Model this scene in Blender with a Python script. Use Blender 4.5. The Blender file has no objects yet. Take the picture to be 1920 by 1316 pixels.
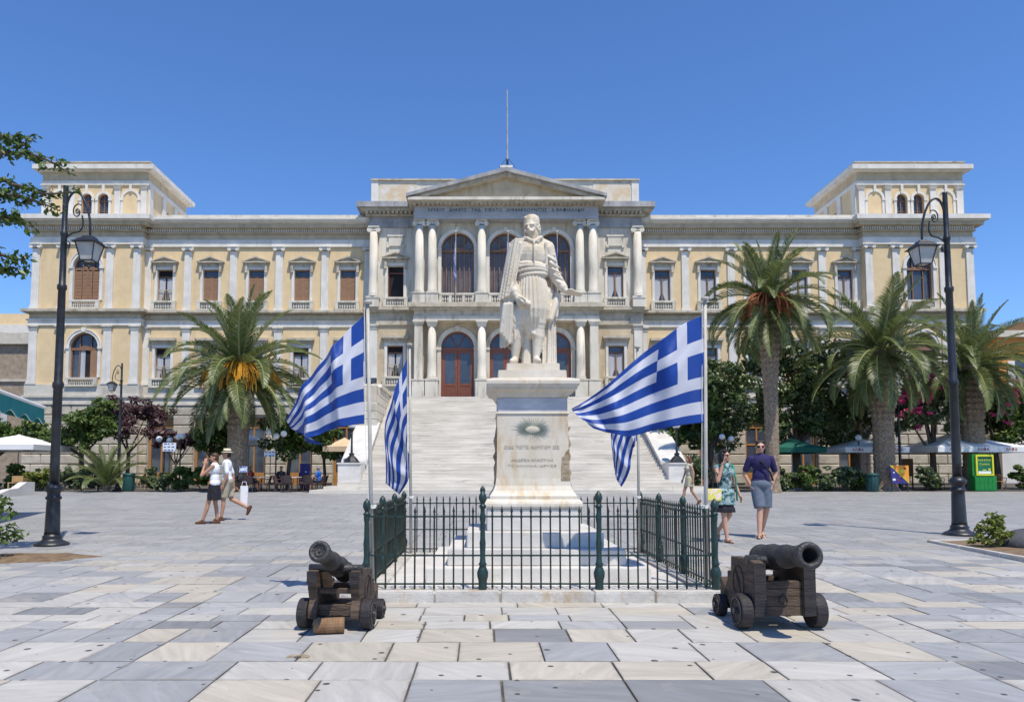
import bpy, bmesh, math, random
import numpy as np
from mathutils import Vector, Matrix, Euler
from math import sin, cos, pi, radians, sqrt, atan2
random.seed(7); rng = np.random.default_rng(11)
S = bpy.context.scene; COL = S.collection

# ---------------------------------------------------------------- camera
cd = bpy.data.cameras.new('camera'); cam = bpy.data.objects.new('camera', cd); COL.objects.link(cam)
cam.location = (0, 0, 1.34)
cam.rotation_euler = (pi/2 + math.atan(0.0685), 0, 0)
cd.sensor_width = 36; cd.lens = 1370/1920*36
cd.shift_x = 55/1920; cd.shift_y = 138/1920
cd.clip_start = 0.1; cd.clip_end = 2000
S.camera = cam
# ---------------------------------------------------------------- sky, sun, exposure
SUN_EL, SUN_AZ = radians(64), radians(154)      # azimuth measured from +Y towards +X
wd = bpy.data.worlds.new('World'); S.world = wd; wd.use_nodes = True
nt = wd.node_tree; bg = nt.nodes['Background']
sk = nt.nodes.new('ShaderNodeTexSky'); sk.sky_type = 'NISHITA'; sk.sun_disc = False
sk.sun_elevation = SUN_EL; sk.sun_rotation = SUN_AZ
sk.altitude = 0; sk.air_density = 1.0; sk.dust_density = 0.0; sk.ozone_density = 10.0
hsv = nt.nodes.new('ShaderNodeHueSaturation'); hsv.inputs['Saturation'].default_value = 1.07; hsv.inputs['Hue'].default_value = .505
nt.links.new(sk.outputs[0], hsv.inputs['Color']); nt.links.new(hsv.outputs[0], bg.inputs[0]); bg.inputs[1].default_value = 0.15
sl = bpy.data.lights.new('sun', 'SUN'); sl.energy = 4.1; sl.angle = radians(0.53); sl.color = (1, .93, .80)
so = bpy.data.objects.new('sun', sl); COL.objects.link(so)
sd = Vector((sin(SUN_AZ)*cos(SUN_EL), cos(SUN_AZ)*cos(SUN_EL), sin(SUN_EL)))
so.rotation_euler = sd.to_track_quat('Z', 'Y').to_euler(); so.location = (10, -20, 40)
vs = S.view_settings; vs.view_transform = 'Standard'; vs.look = 'None'; vs.exposure = 0.30; vs.gamma = 1
vs.use_curve_mapping = False
S.cycles.max_bounces = 6; S.cycles.transparent_max_bounces = 8

# ---------------------------------------------------------------- helpers
SLOPE = 0.0125
def gz(y): return SLOPE*y                        # the square rises gently towards the town hall
class MB:
    def __init__(s): s.v = []; s.f = []; s.uv = None
    def add(s, vs_, fs):
        n = len(s.v); s.v.extend([tuple(p) for p in vs_]); s.f.extend([tuple(i+n for i in f) for f in fs]); return s
    def box(s, x0, x1, y0, y1, z0, z1):
        return s.add([(x0,y0,z0),(x1,y0,z0),(x1,y1,z0),(x0,y1,z0),(x0,y0,z1),(x1,y0,z1),(x1,y1,z1),(x0,y1,z1)],
            [(0,3,2,1),(4,5,6,7),(0,1,5,4),(1,2,6,5),(2,3,7,6),(3,0,4,7)])
    def frus(s, cx, cy, a0, b0, z0, a1, b1, z1):  # rectangular frustum, half sizes
        return s.add([(cx-a0,cy-b0,z0),(cx+a0,cy-b0,z0),(cx+a0,cy+b0,z0),(cx-a0,cy+b0,z0),(cx-a1,cy-b1,z1),(cx+a1,cy-b1,z1),(cx+a1,cy+b1,z1),(cx-a1,cy+b1,z1)],
            [(0,3,2,1),(4,5,6,7),(0,1,5,4),(1,2,6,5),(2,3,7,6),(3,0,4,7)])
    def sqlathe(s, cx, cy, prof):                 # prof: (half width, z) -> square section
        n = len(prof); vs_ = []; fs = []
        for a, z in prof: vs_ += [(cx-a,cy-a,z),(cx+a,cy-a,z),(cx+a,cy+a,z),(cx-a,cy+a,z)]
        for i in range(n-1):
            for k in range(4): fs.append((4*i+k, 4*i+(k+1)%4, 4*i+4+(k+1)%4, 4*i+4+k))
        fs.append((3,2,1,0)); b = 4*(n-1); fs.append((b,b+1,b+2,b+3))
        return s.add(vs_, fs)
    def lathe(s, cx, cy, prof, seg=16, wob=None):
        n = len(prof); vs_ = []; fs = []
        for i, (r, z) in enumerate(prof):
            for k in range(seg):
                a = 2*pi*k/seg; rr = r*(wob(a, i/(n-1)) if wob else 1)
                vs_.append((cx+rr*cos(a), cy+rr*sin(a), z))
        for i in range(n-1):
            for k in range(seg): fs.append((i*seg+k, i*seg+(k+1)%seg, (i+1)*seg+(k+1)%seg, (i+1)*seg+k))
        fs.append(tuple(range(seg-1,-1,-1))); fs.append(tuple((n-1)*seg+k for k in range(seg)))
        return s.add(vs_, fs)
    def tube(s, pts, rad, seg=8):
        pts = [Vector(p) for p in pts]; n = len(pts)
        if not hasattr(rad, '__len__'): rad = [rad]*n
        vs_ = []; fs = []; up = Vector((0,0,1)); prev = None
        for i in range(n):
            t = (pts[min(i+1,n-1)]-pts[max(i-1,0)]).normalized()
            if prev is None: a = t.cross(up if abs(t.z) < .95 else Vector((1,0,0))).normalized()
            else: a = (prev - t*prev.dot(t)).normalized()
            prev = a; b = t.cross(a)
            for k in range(seg):
                g = 2*pi*k/seg; vs_.append(pts[i] + (a*cos(g)+b*sin(g))*rad[i])
        for i in range(n-1):
            for k in range(seg): fs.append((i*seg+k, i*seg+(k+1)%seg, (i+1)*seg+(k+1)%seg, (i+1)*seg+k))
        fs.append(tuple(range(seg-1,-1,-1))); fs.append(tuple((n-1)*seg+k for k in range(seg)))
        return s.add(vs_, fs)
    def caps(s, p0, p1, r0, r1=None, seg=12):     # tapered capsule
        r1 = r0 if r1 is None else r1; p0 = Vector(p0); p1 = Vector(p1); d = (p1-p0).normalized()
        return s.tube([p0-d*r0*.98, p0-d*r0*.7, p0-d*r0*.3, p0, p1, p1+d*r1*.3, p1+d*r1*.7, p1+d*r1*.98],
                      [r0*.2, r0*.71, r0*.954, r0, r1, r1*.954, r1*.71, r1*.2], seg)
    def ell(s, c, r, seg=16, rot=None):
        vs_ = []; fs = []; m = seg//2; R = rot or Matrix.Identity(3); c = Vector(c)
        for i in range(1, m):
            t = pi*i/m
            for k in range(seg):
                a = 2*pi*k/seg; vs_.append(c + R @ Vector((r[0]*sin(t)*cos(a), r[1]*sin(t)*sin(a), r[2]*cos(t))))
        vs_.append(c + R @ Vector((0,0,r[2]))); vs_.append(c + R @ Vector((0,0,-r[2]))); T = len(vs_)-2
        for i in range(m-2):
            for k in range(seg): fs.append((i*seg+k, (i+1)*seg+k, (i+1)*seg+(k+1)%seg, i*seg+(k+1)%seg))
        for k in range(seg):
            fs.append((T, k, (k+1)%seg)); fs.append((T+1, (m-2)*seg+(k+1)%seg, (m-2)*seg+k))
        return s.add(vs_, fs)
    def prism(s, poly, y0, y1):                   # poly in x,z ; extruded along y
        n = len(poly); vs_ = [(x,y0,z) for x,z in poly]+[(x,y1,z) for x,z in poly]
        fs = [tuple(range(n)), tuple(range(2*n-1,n-1,-1))]+[(i,n+i,n+(i+1)%n,(i+1)%n) for i in range(n)]
        return s.add(vs_, fs)
    def prismx(s, poly, x0, x1):                  # poly in y,z ; extruded along x
        n = len(poly); vs_ = [(x0,y,z) for y,z in poly]+[(x1,y,z) for y,z in poly]
        fs = [tuple(range(n-1,-1,-1)), tuple(range(n,2*n))]+[(i,(i+1)%n,n+(i+1)%n,n+i) for i in range(n)]
        return s.add(vs_, fs)
    def ring(s, cx, cz, r0, r1, y0, y1, a0=0, a1=pi, seg=16):   # arch band in the x,z plane
        vs_ = []; fs = []
        for i in range(seg+1):
            a = a0+(a1-a0)*i/seg; c, q = cos(a), sin(a)
            vs_ += [(cx+r0*c,y0,cz+r0*q),(cx+r1*c,y0,cz+r1*q),(cx+r1*c,y1,cz+r1*q),(cx+r0*c,y1,cz+r0*q)]
        for i in range(seg):
            for k in range(4): fs.append((4*i+k, 4*i+(k+1)%4, 4*i+4+(k+1)%4, 4*i+4+k))
        fs.append((0,3,2,1)); b = 4*seg; fs.append((b,b+1,b+2,b+3))
        return s.add(vs_, fs)
    def archfill(s, cx, z0, zs, r, x0, x1, zt, y0, y1, seg=16):  # wall piece x0..x1, z0..zt with an arched hole
        if x0 < cx-r: s.box(x0, cx-r, y0, y1, z0, zt)
        if x1 > cx+r: s.box(cx+r, x1, y0, y1, z0, zt)
        for i in range(seg):
            a, b = pi-pi*i/seg, pi-pi*(i+1)/seg
            p = [(cx+r*cos(a), zs+r*sin(a)), (cx+r*cos(b), zs+r*sin(b)), (cx+r*cos(b), zt), (cx+r*cos(a), zt)]
            s.prism(p, y0, y1)
        return s
    def build(s, name, m, parent=None, smooth=False, loc=None, mw=None):
        me = bpy.data.meshes.new(name); me.from_pydata(s.v, [], s.f); me.update()
        return mk(name, me, m, parent, smooth, loc)
def mk(name, me, m, parent=None, smooth=False, loc=None):
    if m is not None:
        me.materials.clear(); me.materials.append(m)
    if smooth: me.polygons.foreach_set('use_smooth', [True]*len(me.polygons))
    o = bpy.data.objects.new(name, me); COL.objects.link(o)
    if parent is not None: o.parent = parent
    if loc is not None: o.location = loc
    return o
def fixn(o):
    bm = bmesh.new(); bm.from_mesh(o.data); bmesh.ops.recalc_face_normals(bm, faces=bm.faces); bm.to_mesh(o.data); bm.free(); return o
def bevel(o, w=.01, seg=2):
    bm = bmesh.new(); bm.from_mesh(o.data); bmesh.ops.recalc_face_normals(bm, faces=bm.faces)
    bmesh.ops.bevel(bm, geom=[e for e in bm.edges if e.is_manifold and e.calc_face_angle(0) > .5], offset=w, segments=seg, affect='EDGES', clamp_overlap=True)
    bm.to_mesh(o.data); bm.free(); return o
def tag(o, label, cat, group=None, kind=None):
    o['label'] = label; o['category'] = cat
    if group: o['group'] = group
    if kind: o['kind'] = kind
    return o
def thing(name, label, cat, loc=(0,0,0), rz=0, group=None):
    o = bpy.data.objects.new(name, None); COL.objects.link(o); o.empty_display_size = .2
    o.location = loc; o.rotation_euler = (0,0,rz)
    return tag(o, label, cat, group)
def copy_tree(o, parent=None):
    c = o.copy(); COL.objects.link(c)
    if parent is not None: c.parent = parent
    for ch in list(o.children): copy_tree(ch, c)
    return c
def dup(o, loc, rz=0, label=None, sc=None):
    c = copy_tree(o); c.location = loc; c.rotation_euler = (0,0,rz)
    if label: c['label'] = label
    if sc: c.scale = (sc,)*3
    return c
def remesh(o, vox, smooth=2):
    """fuse the overlapping closed pieces of o into one continuous skin"""
    m = o.modifiers.new('r', 'REMESH'); m.mode = 'VOXEL'; m.voxel_size = vox; m.use_smooth_shade = True
    if smooth:
        k = o.modifiers.new('s', 'SMOOTH'); k.iterations = smooth; k.factor = .5
    dg = bpy.context.evaluated_depsgraph_get(); ev = o.evaluated_get(dg)
    me = bpy.data.meshes.new_from_object(ev); mats = list(o.data.materials)
    o.modifiers.clear(); old = o.data; o.data = me; bpy.data.meshes.remove(old)
    me.materials.clear()
    for x in mats: me.materials.append(x)
    me.polygons.foreach_set('use_smooth', [True]*len(me.polygons))
    return o
def text_mesh(name, txt, size, m, parent, loc, rot=(pi/2,0,0), ext=.004, align='CENTER', fit=None, spacing=1.0):
    cu = bpy.data.curves.new(name, 'FONT'); cu.body = txt; cu.size = size; cu.extrude = ext; cu.align_x = align
    cu.resolution_u = 2; cu.space_character = spacing
    t = bpy.data.objects.new(name, cu); COL.objects.link(t)
    dg = bpy.context.evaluated_depsgraph_get(); me = bpy.data.meshes.new_from_object(t.evaluated_get(dg))
    bpy.data.objects.remove(t); bpy.data.curves.remove(cu)
    o = mk(name, me, m, parent); o.location = loc; o.rotation_euler = rot; o['kind'] = 'stuff'
    if fit:
        xs = [v.co.x for v in me.vertices]; w = max(xs)-min(xs)
        if w > 0: o.scale = (fit/w, 1, 1)
    return o
def quadmesh(P, name='leaves'):
    """P: (n,4,3) array of quads -> mesh"""
    n = len(P); me = bpy.data.meshes.new(name); me.vertices.add(n*4); me.loops.add(n*4); me.polygons.add(n)
    me.vertices.foreach_set('co', np.ascontiguousarray(P, dtype=np.float32).reshape(-1))
    me.loops.foreach_set('vertex_index', np.arange(n*4, dtype=np.int32))
    me.polygons.foreach_set('loop_start', np.arange(0, n*4, 4, dtype=np.int32))
    me.update(calc_edges=True); return me

# ---------------------------------------------------------------- materials
def nodes_of(m):
    m.use_nodes = True; t = m.node_tree; return t, t.nodes['Principled BSDF']
def N(t, typ, **kw):
    n = t.nodes.new(typ)
    for k, v in kw.items(): setattr(n, k, v)
    return n
def lin(c):
    return tuple((x/12.92 if x <= .04045 else ((x+.055)/1.055)**2.4) for x in c)+(1,)
def M(name, c1, c2=None, scale=3., rough=.7, bump=0., bscale=40., stretch=(1,1,1), metal=0., spec=.3, coord='pos', lo=.35, hi=.65, c3=None, s3=.6, thr=.6, st3=None, amt=1.):
    """two-tone noise material; c3 adds large stains"""
    m = bpy.data.materials.new(name); t, b = nodes_of(m); L = t.links.new
    b.inputs['Roughness'].default_value = rough; b.inputs['Metallic'].default_value = metal
    b.inputs['Specular IOR Level'].default_value = spec
    if coord == 'pos': src = N(t, 'ShaderNodeNewGeometry').outputs['Position']
    else: src = N(t, 'ShaderNodeTexCoord').outputs['Object']
    mp = N(t, 'ShaderNodeMapping'); mp.inputs['Scale'].default_value = stretch; L(src, mp.inputs[0])
    if c2 is None: b.inputs['Base Color'].default_value = (*c1, 1)
    else:
        nz = N(t, 'ShaderNodeTexNoise'); nz.inputs['Scale'].default_value = scale; nz.inputs['Detail'].default_value = 6; nz.inputs['Roughness'].default_value = .62
        L(mp.outputs[0], nz.inputs['Vector'])
        r = N(t, 'ShaderNodeValToRGB'); r.color_ramp.elements[0].position = lo; r.color_ramp.elements[1].position = hi
        r.color_ramp.elements[0].color = (*c1, 1); r.color_ramp.elements[1].color = (*c2, 1); L(nz.outputs[0], r.inputs[0])
        out = r.outputs[0]
        if c3 is not None:
            n3 = N(t, 'ShaderNodeTexNoise'); n3.inputs['Scale'].default_value = s3; n3.inputs['Detail'].default_value = 8; n3.inputs['Roughness'].default_value = .7
            if st3:
                m3 = N(t, 'ShaderNodeMapping'); m3.inputs['Scale'].default_value = st3; L(src, m3.inputs[0]); L(m3.outputs[0], n3.inputs['Vector'])
            else: L(mp.outputs[0], n3.inputs['Vector'])
            r3 = N(t, 'ShaderNodeMapRange'); r3.inputs[1].default_value = thr; r3.inputs[2].default_value = thr+.14; r3.inputs[4].default_value = amt; L(n3.outputs[0], r3.inputs[0])
            mx = N(t, 'ShaderNodeMix', data_type='RGBA'); L(r3.outputs[0], mx.inputs[0]); L(out, mx.inputs[6]); mx.inputs[7].default_value = (*c3, 1); out = mx.outputs[2]
        L(out, b.inputs['Base Color'])
    if bump:
        nb = N(t, 'ShaderNodeTexNoise'); nb.inputs['Scale'].default_value = bscale; nb.inputs['Detail'].default_value = 5; L(mp.outputs[0], nb.inputs['Vector'])
        bp = N(t, 'ShaderNodeBump'); bp.inputs['Strength'].default_value = bump; bp.inputs['Distance'].default_value = .02
        L(nb.outputs[0], bp.inputs['Height']); L(bp.outputs[0], b.inputs['Normal'])
    return m
mt = {}
mt['stucco'] = M('yellow_stucco', (.65,.49,.285), (.715,.55,.33), 1.6, .85, .15, 12, c3=(.50,.38,.24), s3=.9, thr=.52, st3=(1.6,1.6,.22), amt=.4)
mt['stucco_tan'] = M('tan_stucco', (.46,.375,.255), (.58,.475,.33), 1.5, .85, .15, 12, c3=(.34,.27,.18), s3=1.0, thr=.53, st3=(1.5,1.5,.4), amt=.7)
mt['white'] = M('white_plaster', (.62,.585,.525), (.74,.705,.64), 1.4, .75, .1, 20, c3=(.45,.41,.34), s3=1.1, thr=.54, st3=(2.2,2.2,.25), amt=.5)
mt['white_w'] = M('weathered_marble', (.54,.495,.41), (.69,.645,.555), 1.1, .7, .25, 14, stretch=(1,1,.35), c3=(.31,.27,.21), s3=1.1, thr=.52, st3=(1.8,1.8,.3), amt=.8)
mt['grey_m'] = M('grey_marble', (.25,.25,.255), (.42,.41,.40), 1.0, .6, .25, 14, stretch=(1,1,.5), c3=(.17,.155,.14), s3=1.1, thr=.54, st3=(1.8,1.8,.5), amt=.85)
mt['trim'] = M('stone_trim', (.40,.355,.275), (.56,.50,.40), 2.0, .8, .3, 18, c3=(.22,.18,.13), s3=1.5, thr=.53, st3=(1.6,1.6,.6), amt=.85)
mt['plinth'] = M('plinth_stone', (.48,.44,.37), (.62,.58,.50), 1.3, .8, .35, 10, c3=(.36,.32,.26), s3=1.0, thr=.57)
mt['rust'] = M('rusticated_stone', (.40,.35,.27), (.56,.50,.40), 1.5, .9, .8, 7, c3=(.28,.24,.19), s3=1.2, thr=.57)
mt['step'] = M('step_marble', (.52,.48,.41), (.68,.635,.56), 1.1, .55, .15, 20, stretch=(.4,1,3.0), c3=(.40,.375,.335), s3=1.6, thr=.54)
mt['marble'] = M('statue_marble', (.56,.48,.36), (.70,.64,.54), 2.6, .6, .15, 40, stretch=(1,1,.6), c3=(.46,.33,.19), s3=3.0, thr=.55)
mt['ped'] = M('pedestal_marble', (.55,.485,.38), (.67,.63,.555), 2.4, .55, .12, 30, stretch=(1,1,.45), c3=(.50,.35,.18), s3=2.6, thr=.52, st3=(1.6,1.6,.5), amt=.75)
mt['pedgrey'] = M('pedestal_grey', (.42,.42,.44), (.60,.60,.60), 3.0, .5, .1, 30, stretch=(1,1,3))
mt['stepw'] = M('monument_steps', (.52,.50,.47), (.67,.645,.60), 1.3, .5, .12, 30, stretch=(1,1,1.6), c3=(.50,.41,.28), s3=1.5, thr=.62)
mt['rough'] = M('broken_stone', (.26,.20,.13), (.46,.38,.28), 9, .95, 1.0, 18)
mt['door'] = M('door_wood', (.16,.045,.022), (.24,.075,.035), 4, .42, .1, 30, stretch=(6,6,.6), spec=.5)
mt['shut'] = M('shutter_wood', (.25,.14,.08), (.34,.20,.12), 3, .65, .1, 30, stretch=(1,1,4))
mt['frame'] = M('window_frame', (.19,.10,.06), (.27,.15,.09), 4, .55)
mt['orange_wood'] = M('shop_door_wood', (.34,.155,.045), (.46,.23,.075), 4, .5, .1, 30, stretch=(6,6,.6))
mt['glass'] = M('window_glass', (.035,.045,.065), (.08,.095,.125), .7, .08, spec=.6)
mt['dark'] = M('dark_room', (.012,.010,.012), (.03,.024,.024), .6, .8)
mt['curtain'] = M('curtain', (.34,.36,.40), (.50,.50,.52), 3, .9, stretch=(8,8,.3))
mt['iron'] = M('black_iron', (.010,.011,.014), (.028,.029,.034), 6, .38, .2, 60, spec=.5, coord='obj', c3=(.05,.045,.05), s3=2, thr=.66)
mt['green_iron'] = M('green_iron', (.010,.030,.028), (.018,.046,.042), 8, .42, .15, 60, spec=.45)
mt['bar_iron'] = M('rusty_bar', (.012,.026,.022), (.040,.036,.022), 9, .5, .3, 60, stretch=(1,1,.4), lo=.45, hi=.62)
mt['gun'] = M('gun_iron', (.020,.020,.022), (.050,.043,.040), 9, .48, .5, 45, spec=.5, coord='obj')
mt['oak'] = M('carriage_oak', (.052,.036,.028), (.125,.088,.062), 5, .72, .5, 20, stretch=(1,1,6), coord='obj')
mt['oakdark'] = M('carriage_dark', (.016,.015,.018), (.042,.036,.036), 5, .6, .4, 20, stretch=(1,1,4), coord='obj')
mt['oaklight'] = M('log_wood', (.16,.09,.045), (.26,.155,.085), 6, .8, .4, 20, stretch=(5,1,1), coord='obj')
mt['pole'] = M('pole_paint', (.36,.335,.29), (.54,.52,.475), 5, .5, .15, 40, stretch=(1,1,.5), c3=(.30,.24,.17), s3=4, thr=.6)
mt['asphalt'] = M('mortar', (.06,.056,.05), (.13,.12,.105), 8, .95, .3, 40)
mt['soil'] = M('soil', (.13,.085,.05), (.24,.17,.10), 9, .95, .8, 18)
mt['opal'] = M('opal_glass', (.75,.75,.74), None, rough=.25, spec=.5)
mt['lampglass'] = M('lantern_glass', (.42,.42,.40), (.55,.55,.53), 6, .2, spec=.5)
mt['cloth_w'] = M('white_canvas', (.74,.73,.70), (.80,.79,.77), 2, .8)
mt['cloth_g'] = M('green_canvas', (.010,.085,.060), (.020,.12,.085), 3, .8)
mt['teal'] = M('teal_canvas', (.012,.20,.19), (.02,.26,.245), 2, .75)
mt['cloth_b'] = M('beige_canvas', (.55,.41,.25), (.63,.49,.32), 2, .8)
mt['wicker'] = M('dark_wicker', (.045,.028,.030), (.11,.075,.075), 60, .7, .6, 90, coord='obj')
mt['rattan'] = M('light_rattan', (.36,.22,.09), (.52,.35,.17), 40, .7, .5, 90, coord='obj')
mt['tabletop'] = M('table_top', (.50,.48,.46), (.60,.58,.55), 5, .4)
mt['steel'] = M('steel', (.4,.4,.4), None, rough=.35, metal=1)
mt['kgreen'] = M('kiosk_green', (.012,.19,.035), (.02,.235,.05), 4, .4)
mt['kyellow'] = M('kiosk_yellow', (.62,.60,.03), (.70,.68,.06), 4, .45)
mt['kface'] = M('kiosk_face', (.01,.12,.055), (.015,.17,.075), 4, .3)
mt['bin'] = M('bin_green', (.012,.055,.052), (.022,.08,.075), 6, .5)
mt['paper'] = M('sign_paper', (.70,.74,.80), (.78,.80,.84), 6, .6)
mt['blueink'] = M('blue_ink', (.05,.14,.40), None, rough=.6)
mt['redink'] = M('red_ink', (.28,.02,.03), None, rough=.6)
mt['porange'] = M('poster_orange', (.72,.22,.03), (.80,.40,.05), 9, .5)
mt['pblue'] = M('poster_blue', (.03,.03,.16), (.05,.05,.22), 9, .5)
mt['farwall'] = M('far_wall', (.44,.35,.25), (.56,.46,.34), 1.0, .9, .3, 8)
mt['farwhite'] = M('far_white_wall', (.58,.55,.50), (.68,.65,.60), 1.0, .9)
mt['farstone'] = M('far_stone', (.26,.205,.15), (.40,.32,.25), 2.5, .95, .6, 6)
mt['greyshut'] = M('grey_shutter', (.42,.43,.44), (.54,.54,.55), 3, .7)
mt['farorange'] = M('far_orange_wall', (.60,.27,.07), (.68,.33,.10), 1.0, .9)
mt['frieze_m'] = M('frieze_marble', (.34,.345,.36), (.46,.46,.465), 1.2, .6, .2, 14, c3=(.26,.25,.24), s3=1.2, thr=.60)
mt['ink'] = M('inscription_shadow', (.035,.033,.035), None, rough=.9)  # even near-black for the frieze lettering
mt['verdigris'] = M('bronze_verdigris', (.14,.19,.155), (.30,.34,.28), 9, .7, .4, 30)
mt['ink2'] = M('worn_inscription', (.36,.325,.26), (.52,.48,.40), 14, .8)
def leafmat(name, c1, c2, rough=.55, trans=.25, spec=.35):
    m = bpy.data.materials.new(name); t, b = nodes_of(m); L = t.links.new
    g = N(t, 'ShaderNodeNewGeometry'); r = N(t, 'ShaderNodeValToRGB')
    r.color_ramp.elements[0].color = (*c1, 1); r.color_ramp.elements[1].color = (*c2, 1); L(g.outputs['Random Per Island'], r.inputs[0])
    b.inputs['Roughness'].default_value = rough; b.inputs['Specular IOR Level'].default_value = spec
    L(r.outputs[0], b.inputs['Base Color'])
    tr = N(t, 'ShaderNodeBsdfTranslucent'); L(r.outputs[0], tr.inputs[0]); mx = N(t, 'ShaderNodeMixShader'); mx.inputs[0].default_value = trans
    L(b.outputs[0], mx.inputs[1]); L(tr.outputs[0], mx.inputs[2]); L(mx.outputs[0], t.nodes['Material Output'].inputs[0])
    return m
mt['frond'] = leafmat('palm_leaf', (.070,.100,.026), (.200,.232,.080), .42, .30, .5)
mt['rachis'] = M('palm_rib', (.20,.22,.09), (.30,.31,.14), 5, .6)
mt['leaf_dark'] = leafmat('dark_leaf', (.042,.075,.024), (.140,.190,.068), .36, .28, .6)
mt['leaf_mid'] = leafmat('citrus_leaf', (.045,.085,.016), (.135,.195,.042), .45, .28, .45)
mt['leaf_pale'] = leafmat('oleander_leaf', (.060,.095,.040), (.185,.225,.110), .5, .25, .45)
mt['leaf_purple'] = leafmat('plum_leaf', (.060,.028,.034), (.150,.080,.085), .5, .25)
mt['leaf_yellow'] = leafmat('young_leaf', (.11,.15,.02), (.24,.27,.06), .5, .3)
mt['flower'] = leafmat('pink_flower', (.55,.02,.17), (.78,.10,.34), .6, .3)
mt['bark'] = M('bark', (.075,.058,.045), (.15,.12,.09), 8, .95, .8, 20, stretch=(1,1,.25))
mt['palmbark'] = M('palm_bark', (.16,.115,.08), (.34,.265,.19), 10, .95, .7, 30, c3=(.09,.06,.045), s3=7, thr=.56)
mt['date'] = M('date_strand', (.56,.25,.025), (.70,.38,.05), 8, .6)
mt['datered'] = M('date_strand_red', (.30,.075,.035), (.45,.17,.07), 8, .6)
mt['arch_glass'] = M('brown_reflecting_glass', (.075,.062,.055), (.14,.12,.11), .8, .12, spec=.6)
mt['attic'] = M('patchy_attic_stucco', (.60,.47,.31), (.66,.63,.57), 1.1, .85, .2, 12, lo=.40, hi=.60)
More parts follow.
